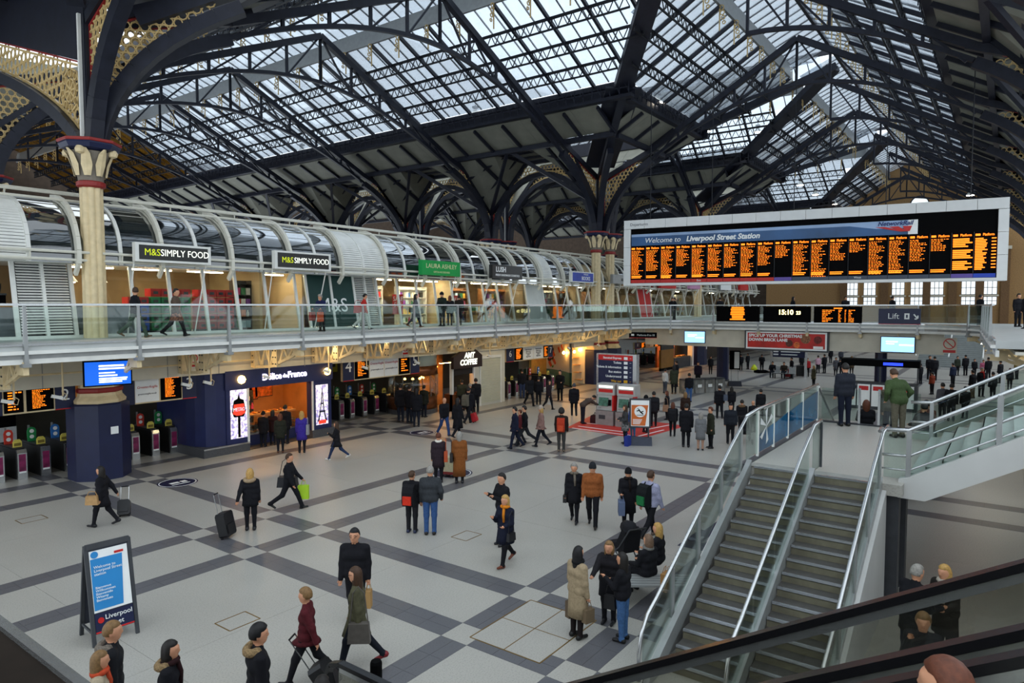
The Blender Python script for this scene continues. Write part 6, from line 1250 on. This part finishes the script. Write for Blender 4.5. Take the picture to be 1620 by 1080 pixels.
# ---- carried and rolling things
def handbag(P,hex_,lab,where=(0,-.27,.72),w=.32,hh=.24,d=.12,strap=.5):
    q=P['loc'](*where); t=thing('handbag',lab,'bag',q,P['rz']); m=MB(); m.prism([(-w/2,-hh/2),(w/2,-hh/2),(w/2*.86,hh/2),(-w/2*.86,hh/2)],(0,0,0),(1,0,0),(0,0,1),d); m.build('pouch',M('leather_'+hex_,hex_,.5,0,.12,12),t)
    MB().tube([(-w*.4,0,hh/2),(-w*.25,.0,hh/2+strap*.8),(0,.02,hh/2+strap),(w*.25,.0,hh/2+strap*.8),(w*.4,0,hh/2)],.01,5).build('strap',M('leather_'+hex_),t); return t
def paperbag(P,hex_,lab,where,w=.26,hh=.32,d=.12):
    q=P['loc'](*where) if P else Vector(where); t=thing('shopping_bag',lab,'bag',q,P['rz'] if P else 0); m=MB(); m.bb(-w/2,w/2,-d/2,d/2,-hh,0); m.build('sack',M('bagm_'+hex_,hex_,.7,0,.08,6),t)
    for s in (-1,1): MB().tube([(-w*.22,s*d*.45,0),(-w*.15,s*d*.2,.12),(w*.15,s*d*.2,.12),(w*.22,s*d*.45,0)],.006,5).build('handle',M('bagm_'+hex_),t)
    return t
def backpack(P,hex_,lab,acc=None):
    q=P['loc'](-.24,0,1.12); t=thing('backpack',lab,'backpack',q,P['rz']); m=MB(); pts=[(.1,-.26),(-.07,-.26),(-.13,-.15),(-.13,.1),(-.08,.25),(.02,.3),(.1,.28)]; m.prism(pts,(0,0,0),(1,0,0),(0,0,1),.3); m.build('sack',cloth(hex_),t); m=MB(); m.bb(-.17,-.12,-.11,.11,-.2,.02); m.build('front_pocket',cloth(acc or hex_),t)
    for s in (-1,1): MB().tube([(.1,s*.1,.25),(.2,s*.12,.3),(.3,s*.13,.1),(.22,s*.13,-.2),(.1,s*.13,-.24)],.018,5).build('shoulder_strap',cloth(hex_),t)
    return t
def suitcase(px,py,hex_,lab,h=.62,rz=0,tilt=0,pull=.45):
    q=gp(px,py); t=thing('suitcase',lab,'suitcase',(q.x,q.y,0),rz); s=bpy.data.objects.new('case',None); COL.objects.link(s); s.parent=t; s.rotation_euler=(tilt,0,0); w=h*.66
    m=MB(); m.prism([(-w/2+.04,.06),(w/2-.04,.06),(w/2,.1),(w/2,h-.05),(w/2-.05,h),(-w/2+.05,h),(-w/2,h-.05),(-w/2,.1)],(0,0,0),(1,0,0),(0,0,1),.24); m.build('shell',M('case_'+hex_,hex_,.45,0,.1,6),s); MB().bb(-w/2+.05,w/2-.05,-.15,-.12,.14,h*.55).build('pocket',M('case_'+hex_),s)
    for a in (-1,1): MB().lathe([(.035,-.02),(.035,.02)],10,(a*w*.38,.08,.035)).build('wheel',rubber,s); MB().tube([(a*.1,.09,h),(a*.1,.09,h+pull)],.01,5).build('handle_tube',steel,s)
    MB().tube([(-.1,.09,h+pull),(.1,.09,h+pull)],.015,6).build('grip',rubber,s); return t
def heldbag(P,i,hex_,lab,kind='paper',**k):
    wr,hd,d,s=P['hands'][i]; return paperbag(P,hex_,lab,(hd[0],hd[1],hd[2]-.16),**k)
B='15151a'; JE='2c3a58'; GR='6b6b6e'
# near concourse
p=person('woman in black coat with long dark hair pulling a small black case by the pillar',163,735,832,95,B,B,B,'dark','mid',walk=.3,arms=('hang','pull'),hem=.62,fem=True); handbag(p,'b08a5a','tan handbag carried by the woman near the octagonal pillar',(.12,.3,.85),strap=.12); suitcase(196,818,'161618','small black rolling case behind the woman by the pillar',.48,R(-30),R(-25),.4)
p=person('blonde woman seen from behind in black coat with fur hood',397,740,838,10,B,B,B,'blonde','mid',arms=('pull','hang'),hem=.7,fem=True,fur='9a8468',scarf=None); suitcase(362,850,'161618','large black suitcase standing beside the blonde woman in fur hood',.66,R(30),R(-12),.5)
p=person('man in black striding with a black duffel and a lime bag',458,712,806,-88,B,B,'1a1a1a','brown','short',walk=.48,arms=('fwd','hang')); heldbag(p,0,'a9d02a','lime green plastic bag carried by the man in black',w=.3,hh=.4,d=.14)
t=handbag(p,'26262a','black duffel bag slung on the man with the lime bag',(-.12,.28,.78),.58,.3,.26,.55)
p=person('boy in black with red and black backpack beside a man in jeans',652,743,842,-12,B,'1c1c20','1a2340','brown','short',h=1.62,scarf=None,turn=-.3); backpack(p,'17171b','black backpack with red panels on the boy','c8321f')
person('grey haired man in charcoal jacket with red piping and blue jeans',681,738,845,0,'33363a','33507e','1a1512','grey','short',h=1.78,arms=('hang','pocket'))
p=person('woman with auburn hair in dark plum coat and red hem',694,684,763,5,'2c2228',B,B,'auburn','short',hem=.55,fem=True,scarf='e3ded2'); handbag(p,'b04a22','orange shoulder bag of the woman in the plum coat',(-.05,-.26,.95),.3,.34,.12,.42)
p=person('grey haired woman in a long camel brown coat',727,682,764,2,'7d4a22',B,B,'grey','bob',hem=.24,fem=True); handbag(p,'201c1a','black shoulder bag of the woman in the camel coat',(-.05,.27,.9),.28,.3,.1,.45)
q=gp(712,757); t=thing('shopping_trolley','small red wheeled shopping trolley between the two women','trolley',(q.x+.3,q.y+.25,0),R(20)); MB().bb(-.3,.3,-.25,.25,.12,.2).build('base_tray',M('trolley_red','7a1f1c',.5),t); m=MB(); m.tube([(-.28,.25,.2),(-.28,.28,.95),(.28,.28,.95),(.28,.25,.2)],.02,6); m.build('push_frame',M('trolley_red'),t); MB().bb(-.24,.02,-.2,.2,.2,.7).build('cream_sack',M('sack_cream','c9c2a0',.8),t)
for a,b in ((-.25,-.2),(.25,-.2),(-.25,.2),(.25,.2)): MB().lathe([(.06,-.02),(.06,.02)],10,(a,b,.06)).build('wheel',rubber,t)
person('man with cropped dark hair in black jacket looking down at a phone',795,757,862,120,B,B,B,'dark','short',arms=('phone','phone'),turn=.2,h=1.8)
p=person('blonde woman with orange scarf, navy coat and brown ankle boots',800,779,893,140,'161a2b','141418','6a3420','blonde','mid',walk=.34,arms=('hold','phone'),hem=.6,fem=True,scarf='c8781e'); handbag(p,'17171a','small black bag of the blonde woman in the orange scarf',(.1,.26,.78),.24,.18,.08,.5)
p=person('grey haired woman in black coat with long grey scarf',908,731,826,165,B,B,B,'grey','curly',walk=.22,hem=.62,fem=True,scarf='6f675c'); handbag(p,'1a1a1c','black handbag of the woman with the grey scarf',(.05,-.25,.72),.24,.2,.1,.3)
person('man in tan brown jacket and dark beret',937,733,833,168,'8a4f28',B,'1a1412','grey','short',walk=.26,hem=.86,hat='222428',h=1.75)
p=person('woman in long black coat and black beanie carrying bags',993,739,838,175,B,B,B,'dark','short',hem=.5,fem=True,arms=('hang','hold'),hat='0f0f12',scarf='1c1412'); heldbag(p,1,'55627e','slate blue bag carried by the woman in the black beanie',w=.36,hh=.34,d=.16)
p=person('man with lavender sleeves and a green trimmed black backpack',1028,750,851,-50,'9a9bb4',B,'5a4a40','brown','short',walk=.4,h=1.78); backpack(p,'15181a','black backpack with green trim on the man in lavender sleeves','1f6a3c')
p=person('woman in beige trench coat with black hair holding paper bags',913,862,1008,-55,'9c8a6e','1d1616','121212','black','long',hem=.42,fem=True,turn=.2,scarf='151617'); heldbag(p,1,'6b5a44','small brown paper bag held by the woman in the trench coat',w=.2,hh=.24); heldbag(p,0,'5c4c3a','dark brown paper bag held by the woman in the trench coat',w=.24,hh=.3)
person('blonde woman in open black coat over a patterned top',963,853,985,155,'1d1b1f',B,B,'sandy','mid',hem=.6,fem=True,coat=B,arms=('hang','reach'))
p=person('woman with very long dark hair, black jacket, blue jeans and black boots',985,872,1013,60,B,'3f5f8a','141414','dark','long',fem=True,arms=('phone','hold')); handbag(p,'1b1b1d','black handbag held by the woman in blue jeans',(.25,.05,.75),.22,.24,.1,.2)
p=person('man with glasses in a black zipped jacket',563,840,985,178,B,B,B,'black','short',glasses=True,h=1.8,walk=.12); heldbag(p,0,'a5814f','brown paper bag held by the man with glasses',w=.16,hh=.32,d=.1)
p=person('woman with long brown hair in olive parka and red shoes',566,890,1054,92,'4e4c38','141821','7a1c22','brown','long',walk=.36,hem=.6,fem=True,glasses=True,arms=('hang','hang')); handbag(p,'55504a','grey studded shoulder bag of the woman in the olive parka',(-.08,.26,.72),.36,.32,.12,.6)
p=person('woman with short brown hair in burgundy jacket pulling a bag',487,922,1080,95,'4f1a20',B,B,'sandy','curly',walk=.42,fem=True,hem=.8,arms=('back','hang')); suitcase(530,1092,'151517','black wheeled bag behind the woman in the burgundy jacket',.5,R(30),R(-35),.55)
person('dark haired young man in black coat with fur hood',411,982,1198,-60,B,B,B,'black','curly',fur='8a7250',h=1.78,turn=-.2)
person('man with cropped brown hair and dark coat with grey hood',181,978,1192,-62,'18191d',B,B,'sandy','short',fur='6f665c',h=1.78)
person('blonde young woman in beige coat with bright orange scarf',161,1026,1227,-62,'a89a82',B,B,'sandy','mid',fem=True,scarf='b8472a',h=1.6)
person('dark haired woman in black coat with fur hood and maroon scarf',272,1008,1212,-75,B,B,B,'dark','bob',fem=True,scarf='2a1416',fur='8a7250',h=1.65)
person('dark haired person at the foot of the escalator, only the crown showing',512,1062,1290,0,B,B,B,'dark','mid',fem=True,h=1.65)
person('brown haired person riding the near escalator, only the crown showing',0,0,160,40,'3a2c24',B,B,'auburn','mid',fem=True,pos=(3.3,.15,2.82),h=1.6)
person('grey haired man in black coat leaning to a blonde woman under the stair',1440,890,1062,-70,B,'1c2436',B,'grey','short',h=1.75,arms=('reach','hold'),lean=.1,hem=.7)
p=person('blonde woman with pale scarf and dark coat under the stair',1494,882,1050,110,'26221f',B,B,'blonde','long',fem=True,scarf='b9b0a2',arms=('hold','hold'),h=1.68,hem=.55,lean=.08)
person('woman with short fair hair and black coat holding a hand to her mouth',1455,968,1150,150,B,B,B,'sandy','curly',fem=True,arms=('hang','mouth'),h=1.64,hem=.55)
# middle of the concourse
person('man in navy suit jacket walking with hands at his sides',815,642,709,100,'171c30','191e30',B,'dark','short',walk=.3,hem=.74); person('child half hidden between two walking men',823,651,703,100,'6a2a30','20222a',B,'auburn','short',walk=.2,h=1.5)
person('shaven headed man in black leather jacket',830,638,704,95,B,'2a2c30',B,'dark','short',walk=.5,arms=('pocket','pocket')); p=person('blonde woman in dusty pink belted jacket',856,640,706,95,'8a6a62','151820',B,'blonde','mid',walk=.34,fem=True,hem=.78,hat='a8998a')
p=person('man with bushy hair and grey trousers under a red rucksack',888,645,714,-10,'241c18','3c3a38','6a5a48','dark','afro',h=1.75); backpack(p,'a8361f','large red rucksack on the man with bushy hair','c04a2c')
p=person('woman in black and white checked coat by the slippery floor sign',989,640,702,95,'3a3a3c',B,B,'brown','long',hem=.6,fem=True,pat='6a6a6a',arms=('hold','hold')); t=paperbag(None,'1c2f86','blue shopping bag on the floor by the slippery floor sign',(gp(993,705).x,gp(993,705).y,.42),.34,.42,.16)
person('person in bright blue jacket behind the slippery floor sign',1001,648,692,30,'1c4fb0','3f6f9a',B,'brown','mid',fem=True); person('man in brown jacket stooping to his bag at the ticket machines',922,628,670,-75,'4a3f38','1a1d28',B,'dark','short',lean=1.0,h=1.75,arms=('reach','reach'))
q=gp(941,668); t=thing('holdall','black and red holdall on the floor by the ticket machines','bag',(q.x,q.y,0),R(10)); MB().prism([(-.3,0),(.3,0),(.3,.25),(.2,.38),(-.2,.38),(-.3,.25)],(0,0,0),(1,0,0),(0,0,1),.3).build('sack',cloth('3a1a1c'),t); MB().tube([(-.2,0,.36),(0,0,.52),(.2,0,.36)],.015,5).build('handle',rubber,t)
p=person('person in black coat and grey beanie walking away near the ticket machines',908,606,658,0,B,'16181d',B,'dark','short',walk=.2,hem=.7,hat='4a4c52'); person('security guard in black standing against the curved white kiosk',886,582,634,150,'101012','101012',B,'dark','short',arms=('hold','hold'),hem=.7)
person('dark haired man in jeans passing the gates below sign six',826,583,630,20,B,'2e3a58',B,'dark','short'); person('man in dark suit walking from the gates below sign six',838,592,642,-150,'14151a','14151a',B,'dark','short',walk=.34,hem=.72,skin='6a4632'); p=person('woman with white carrier bag near the gates below sign seven',868,600,648,-120,'241a1e',B,B,'dark','mid',walk=.3,fem=True); heldbag(p,0,'dcdcd8','white carrier bag held by the woman near sign seven')
person('dark figure at the gates below sign seven',852,596,640,0,B,B,B,'dark','short')
person('balding man in black jacket and blue jeans striding past the coffee kiosk',703,627,689,-140,B,'2c4372','3a241a','sandy','bald',walk=.32); person('woman in long black coat walking past the coffee kiosk',724,628,692,-40,B,B,B,'dark','mid',walk=.34,hem=.45,fem=True); p=person('man with grey rucksack hurrying past the coffee kiosk',741,610,671,-30,B,B,B,'dark','short',walk=.44); backpack(p,'5f5a4e','grey rucksack on the man hurrying past the coffee kiosk'); suitcase(753,668,'b8202a','bright red rolling suitcase behind the hurrying man',.5,R(20),R(-20),.3)
for fx,hy,fy,l,c in ((731,600,650,'man in olive jacket at the coffee hatch counter','33362a'),(744,606,654,'grey haired man queuing at the coffee hatch',B),(753,598,652,'young man in black hooded top at the coffee hatch',B)): person(l,fx,hy,fy,20,c,B,B,'grey' if 'grey' in l else 'dark','short')
for fx,hy,fy,l,f in ((634,606,667,'tall dark figure at the gates below sign five',0),(648,607,669,'broad dark figure beside the gates below sign five',0),(659,612,675,'woman in black with bare white bag strap below sign five',1),(671,609,660,'dark figure in olive coat by the coffee kiosk glass',0)): person(l,fx,hy,fy,rng.choice((0,30,-30)),'24261f' if 'olive' in l else B,'1b1f2a',B,'dark','mid' if f else 'short',fem=bool(f),hem=.7)
for fx,hy,fy,l,c,s,ha in ((417,658,707,'shopper in black beanie at the bakery counter',B,'short','dark'),(432,664,704,'child sized shopper in dark red at the bakery counter','2a1416','mid','dark'),(444,654,716,'woman in olive coat and brown boots at the bakery counter','24261e','bob','auburn'),(452,640,702,'tall shopper in black at the bakery counter',B,'short','dark')): person(l,fx,hy,fy,10 if 'olive' in l else -10,c,'16181f','5a321e' if 'boots' in l else B,ha,s,hem=.66,fem=s!='short',hat=B if 'beanie' in l else None)
p=person('blonde woman in vivid purple coat at the bakery counter',478,650,716,5,'3a2c8c','14141c',B,'blonde','mid',hem=.55,fem=True); handbag(p,'8a8a90','grey bag on the shoulder of the woman in purple',(-.05,-.26,1.0),.2,.4,.1,.3)
p=person('woman in dark coat, blue jeans and white trainers walking with a phone',533,664,727,92,'17171b','26324f','d8d8d4','brown','long',walk=.45,hem=.66,fem=True,arms=('phone','hold'))
# right hand groups
for fx,hy,fy,rel,l,k in ((1021,625,684,-60,'woman in black beanie behind the slippery floor sign',dict(hat='101012',fem=True)),(1034,619,674,-10,'man in black hooded coat beside the slippery floor sign',dict(hem=.7,top='1b1c20')),(1055,618,664,60,'woman in black with a large tan bag',dict(fem=True,hair='auburn',style='bob')),(1064,636,690,-20,'woman in black with a black rucksack beyond the red mat',dict(fem=True,hair='auburn',style='mid')),(1084,620,672,0,'woman in brown fur behind the tall man in black',dict(top='2e201a',fem=True,hair='sandy',style='bob')),(1085,638,707,-20,'tall man in black overcoat near the stair',dict(hem=.62)),(1108,652,712,-15,'grey haired woman in a flared grey coat',dict(top='6d6e70',leg='a88470',hem=.5,fem=True,hair='grey',style='bob')),(1124,643,709,95,'woman in dark green parka with tan handbag',dict(top='2a2c22',hem=.6,fem=True,hair='auburn',style='short')),(1138,609,662,-5,'man in black carrying a slate bag on his shoulder',dict(walk=.15)),(1157,613,655,-10,'woman with long dark hair in black jacket walking away',dict(fem=True,style='long')),(1155,638,702,170,'man with glasses in dark waterproof jacket by the pushchair',dict(top='20242c',glasses=True,hair='black')),(1173,632,686,-20,'person in black hood with tan trim by the stair',dict(fur='6a5238',hem=.6)),(1191,641,684,10,'balding man in black beside the stair glass',dict(style='bald')),(1203,615,664,0,'man in black jumper walking away beyond the stair',dict(leg='3a3a34'))):
    d=dict(top=B,leg=B,shoe=B,hair='dark',style='short'); d.update(k); P_=person(l,fx,hy,fy,rel,**d)
    if 'tan bag' in l: handbag(P_,'a8866a','large tan bag of the woman beyond the red mat',(0,.26,.75),.3,.34,.12,.4)
    if 'rucksack' in l: backpack(P_,'1c1c20','black rucksack on the woman beyond the red mat')
    if 'tan handbag' in l: handbag(P_,'b89458','tan handbag of the woman in the green parka',(-.1,-.26,.95),.24,.2,.1,.3)
    if 'slate bag' in l: handbag(P_,'3c4454','slate shoulder bag of the man in black',(-.1,-.24,1.15),.5,.3,.2,.2)
for fx,hy,fy,rel,l,k in ((1052,583,622,-60,'person in white jacket chatting near the bins',dict(top='c9c9c6',leg='4a505a')),(1066,576,623,10,'woman in green parka with brown boots near the bins',dict(top='34382a',hem=.6,fem=True,shoe='6a4a30',style='mid')),(1070,569,612,60,'man with a yellow rucksack near the bins',dict(top='1a1c24')),(1090,590,636,0,'woman in black jacket and blue jeans with brown bag near the bins',dict(leg='3a5a8a',fem=True)),(1104,572,610,175,'man in dark purple jacket walking from the far shops',dict(top='221a2a')),(1124,563,592,175,'woman in black walking from the far shops',dict(fem=True,style='long')),(1172,568,586,0,'dark figure beyond the navy pillar',{}),(1183,566,584,30,'traveller with a bag beyond the navy pillar',{}),(1205,560,588,-20,'busker in black standing on the open concourse',dict(arms=('hold','hold'))),(1252,565,598,90,'tall figure in black standing by the seats',dict(hem=.4)),(1268,559,586,180,'man in dark suit beside the direction panel',{}),(1277,566,596,170,'person in red jacket beyond the landing',dict(top='a8262a')),(1287,578,611,100,'fair haired woman in olive coat beyond the landing',dict(top='4a4836',hair='blonde',style='bob',fem=True,hem=.6)),(1294,562,590,0,'woman in pale pink top beyond the landing',dict(top='c9a0b0',fem=True)),(1304,560,590,20,'man in black beyond the landing',{}),(1314,551,574,0,'dark figure far across the concourse',{}),(1322,565,594,170,'woman in grey coat beyond the landing',dict(top='55555a',hem=.55,fem=True)),(1331,574,596,0,'stooping figure in black beyond the landing',dict(lean=.5)),(1330,553,576,170,'man in grey jacket far across the concourse',dict(top='3a3c44')),(1347,563,592,-20,'woman in brown fur coat beyond the landing',dict(top='4a3c2c',hem=.6,fem=True,hair='sandy',style='mid'))):
    d=dict(top=B,leg=B,shoe=B,hair='dark',style='short'); d.update(k); person(l,fx,hy,fy,rel,**d)
for fx,fy,l,c in ((1222,597,'seated traveller in dark coat at one end of the grey seats',B),(1240,598,'seated traveller with tan bag on the grey seats','2c241e')):
    q=gp(fx,fy); person(l,fx,575,fy,150,c,'1c2028',B,'dark','short',pos=(q.x,q.y,0),h=1.72,sit=True,arms=('lap','lap'))
for px,py,hx,l,hh in ((1246,597,'8a2020','red upright suitcase beside the grey seats',.7),(1266,596,'1a1a1c','tall black suitcase beside the grey seats',.95)): suitcase(px,py,hx,l,hh,R(-60),0,.2)
q=gp(1207,590); t=thing('guitar_case','black guitar case lying at the feet of the busker','case',(q.x,q.y,0),R(-50)); MB().tube([(-.8,0,.14),(-.45,0,.16),(-.1,0,.13),(.2,0,.15),(.5,0,.1),(1.0,0,.09)],[.1,.17,.13,.15,.07,.06],10).build('shell',black,t,True); MB().bb(-.1,.1,-.03,.03,.26,.31).build('handle',rubber,t)
q=gp(1193,585); t=thing('hi_vis_cone','yellow hi-vis bundle on the far concourse','bundle',(q.x,q.y,0)); MB().lathe([(.3,0),(.27,.2),(.15,.4),(.06,.5)],10).build('cloth',M('hi_vis','cfe02a',.6),t,True)
RG=[(1456,575,607,'person in dark coat by the information booth',{}),(1470,562,600,'tall dark figure of the group by the booth',{}),(1478,560,602,'second tall dark figure of the group by the booth',{}),(1474,588,624,'person in orange top and black coat by the booth',dict(top='8a3a24')),(1490,603,664,'person in striped jumper beyond the landing rail',dict(top='4a4a50')),(1504,606,666,'young man in black beyond the landing rail',{}),(1507,574,612,'man in navy jacket walking to the far stair',dict(top='1a2238')),(1514,563,594,'woman in green hood near the far stair',dict(top='2c3228',fem=True)),(1527,561,594,'man in black suit near the far stair',{}),(1526,611,662,'boy in dark top beyond the stair rail',{}),(1538,585,630,'man in black jacket and tan trousers beyond the stair rail',dict(leg='5a4a34')),(1552,577,628,'person with red scarf and grey hair beyond the stair rail',dict(hair='grey',scarf='a82a24')),(1541,568,596,'dark figure by the far stair foot',{}),(1555,569,598,'person in pink top by the far stair foot',dict(top='b8607a')),(1563,565,600,'dark figure waiting by the far stair',{}),(1570,588,632,'dark figure half hidden by the stair glass',{}),(1582,570,606,'dark figure under the curved balcony',{}),(1597,582,616,'woman in black under the curved balcony',dict(fem=True)),(1608,566,600,'person in ochre jacket under the curved balcony',dict(top='6a5a2c'))]
for fx,hy,fy,l,k in RG:
    d=dict(top=B,leg=B,shoe=B,hair='dark',style='short'); d.update(k); person(l,fx,hy,fy,rng.choice((0,20,160,180,-30)),**d)
# landing
person('man in dark jacket standing at the back of the landing',1340,575,671,0,'22252e','161b2a','120f0e','dark','short',z=ZL,pos=(20.9,3.7,ZL),h=1.78)
person('woman with long brown hair in black sitting at the landing edge',1367,614,668,-20,B,B,B,'auburn','mid',pos=(21.9,3.3,ZL-.62),h=1.66,fem=True,hem=.86,sit=True,arms=('lap','lap'))
person('man in green jacket leaning forward with hands behind his back',1428,573,688,5,'3a4a2c','5a5648','1a1512','brown','short',pos=(19.9,2.25,ZL),h=1.8,lean=.32,arms=('hips','hips'))
person('bearded man seen past the green jacket',1418,575,660,175,'4a4438','1c2030',B,'dark','short',pos=(22.3,2.75,ZL-.5),h=1.75)
person('person in brown coat below the landing rail',1457,612,690,0,'4a2a20',B,B,'dark','short',pos=(23.2,1.9,ZL-1.1),h=1.72); person('person in black seated beside the landing rail',1456,645,690,0,B,B,B,'black','short',pos=(21.9,1.85,ZL-.62),h=1.7,sit=True,arms=('lap','lap'))
# upper walkway
p=person('man in black jumper and green trousers on the upper walkway by the column',194,450,535,-80,B,'49564a','6a4a2c','brown','short',z=ZD,walk=.42,turn=2.2,pos=(11.1,24.2,ZD),h=1.78); p=person('person in multicoloured patchwork coat on the upper walkway',249,453,537,-80,'5a4a40',B,B,'black','short',walk=.38,hem=.6,pat='8a5a4a',pos=(12.4,24.0,ZD),h=1.75)
p=person('grey haired person in navy jacket holding red bags on the walkway',467,472,530,160,'1c2248','15171c',B,'grey','curly',pos=(18.45,23.6,ZD),h=1.58,arms=('hold','hold'),lean=.15); heldbag(p,0,'c8502a','orange red bag held on the walkway by the person in navy',w=.3,hh=.4); heldbag(p,1,'9a3a34','grey and red bag held on the walkway by the person in navy',w=.3,hh=.36)
p=person('person in red hooded top and white trousers on the walkway',528,462,525,-85,'b32a26','cfcfc8',B,'dark','short',walk=.4,lean=.12,pos=(21.0,23.9,ZD),h=1.7); handbag(p,'a8262a','red sports bag on the person in white trousers',(-.25,.1,1.0),.4,.4,.2,.2)
p=person('woman in grey coat and tan boots on the walkway',607,458,522,-80,'55565a','1c2230','8a5228','dark','long',walk=.36,hem=.55,fem=True,pos=(24.6,24.1,ZD),h=1.72); handbag(p,'1a1a1c','black handbag of the woman in tan boots',(-.2,.24,.9),.26,.22,.1,.35)
person('police officer with yellow hi-vis chest panel on the walkway',649,459,518,150,'1a2420','131418',B,'grey','short',pos=(26.9,24.4,ZD),h=1.82,arms=('hold','hold'),hat='16181c')
person('dark figure looking into the homeware window',668,463,513,0,B,B,B,'auburn','mid',pos=(28.2,25.0,ZD),h=1.65,fem=True,hem=.7); person('second dark figure in brown looking into the homeware window',680,463,513,0,'241c18',B,B,'dark','short',pos=(29.1,25.1,ZD),h=1.68,hem=.7)
for x,y,l in ((49.6,20.9,'dark pair member by the bridge corner'),(50.3,21.4,'second dark pair member by the bridge corner'),(50.0,17.5,'dark figure on the bridge behind the message screen'),(49.5,12.2,'woman in black on the bridge behind the clock'),(50.2,9.0,'dark figure on the bridge left of the lift sign'),(50.0,6.2,'man in black on the bridge near the lift sign'),(46.2,1.4,'dark figure leaning by the curved balcony'),(43.5,-.3,'person in black at the curved balcony'),(40.0,-.6,'second person in black at the curved balcony')): person(l,900,450,500,rng.choice((0,90,-90,180)),B,B,B,'dark','mid' if 'woman' in l else 'short',pos=(x,y,ZD),h=1.72)
# bench by the stair
person('seated woman in black with brown headscarf on the bench',1040,880,960,40,B,B,B,'6a5240','bob',pos=(12.5,5.75,-.0),h=1.66,fem=True,sit=True,arms=('lap','lap'),scarf='6a6864')
person('blonde woman in black seated beside the pushchair',1068,865,930,60,B,B,B,'blonde','mid',pos=(13.3,5.9,0),h=1.66,fem=True,sit=True,arms=('lap','lap'))
t=paperbag(None,'9a7040','brown paper bag on the bench beside the stair',(12.0,5.15,.8),.26,.34,.14)
def pushchair(loc,rz,lab):
    t=thing('pushchair',lab,'pushchair',loc,rz); m=MB(); m.prism([(-.35,.45),(.25,.4),(.3,.55),(-.05,.6),(-.3,1.0),(-.42,.95)],(0,0,0),(1,0,0),(0,0,1),.42); m.build('seat',cloth('16161a'),t); m=MB(); m.tube([(-.4,0,.9),(-.28,0,.98),(-.1,0,.97)],[.14,.17,.14],10); m.build('hood',cloth('1c1c20'),t,True)
    for s in (-1,1): MB().tube([(-.6,s*.22,1.05),(-.2,s*.22,.55),(.4,s*.22,.1)],.016,6).build('side_frame',darkgrey,t); MB().tube([(.0,s*.22,.5),(-.35,s*.22,.12)],.016,6).build('rear_strut',darkgrey,t)
    MB().tube([(-.6,-.22,1.05),(-.6,.22,1.05)],.02,6).build('push_bar',rubber,t)
    for a in (-.35,.42):
        for s in (-1,1): w=MB(); w.ring((a,s*.25,.12),.12,.035,.04,(1,0,0),(0,0,1),14); w.build('wheel',rubber,t)
q=gp(1178,700); pushchair((q.x,q.y,0),R(YAW+170),'black pushchair with spoked wheels by the man with glasses'); pushchair((13.6,6.9,0),R(60),'dark pushchair beside the women on the bench')
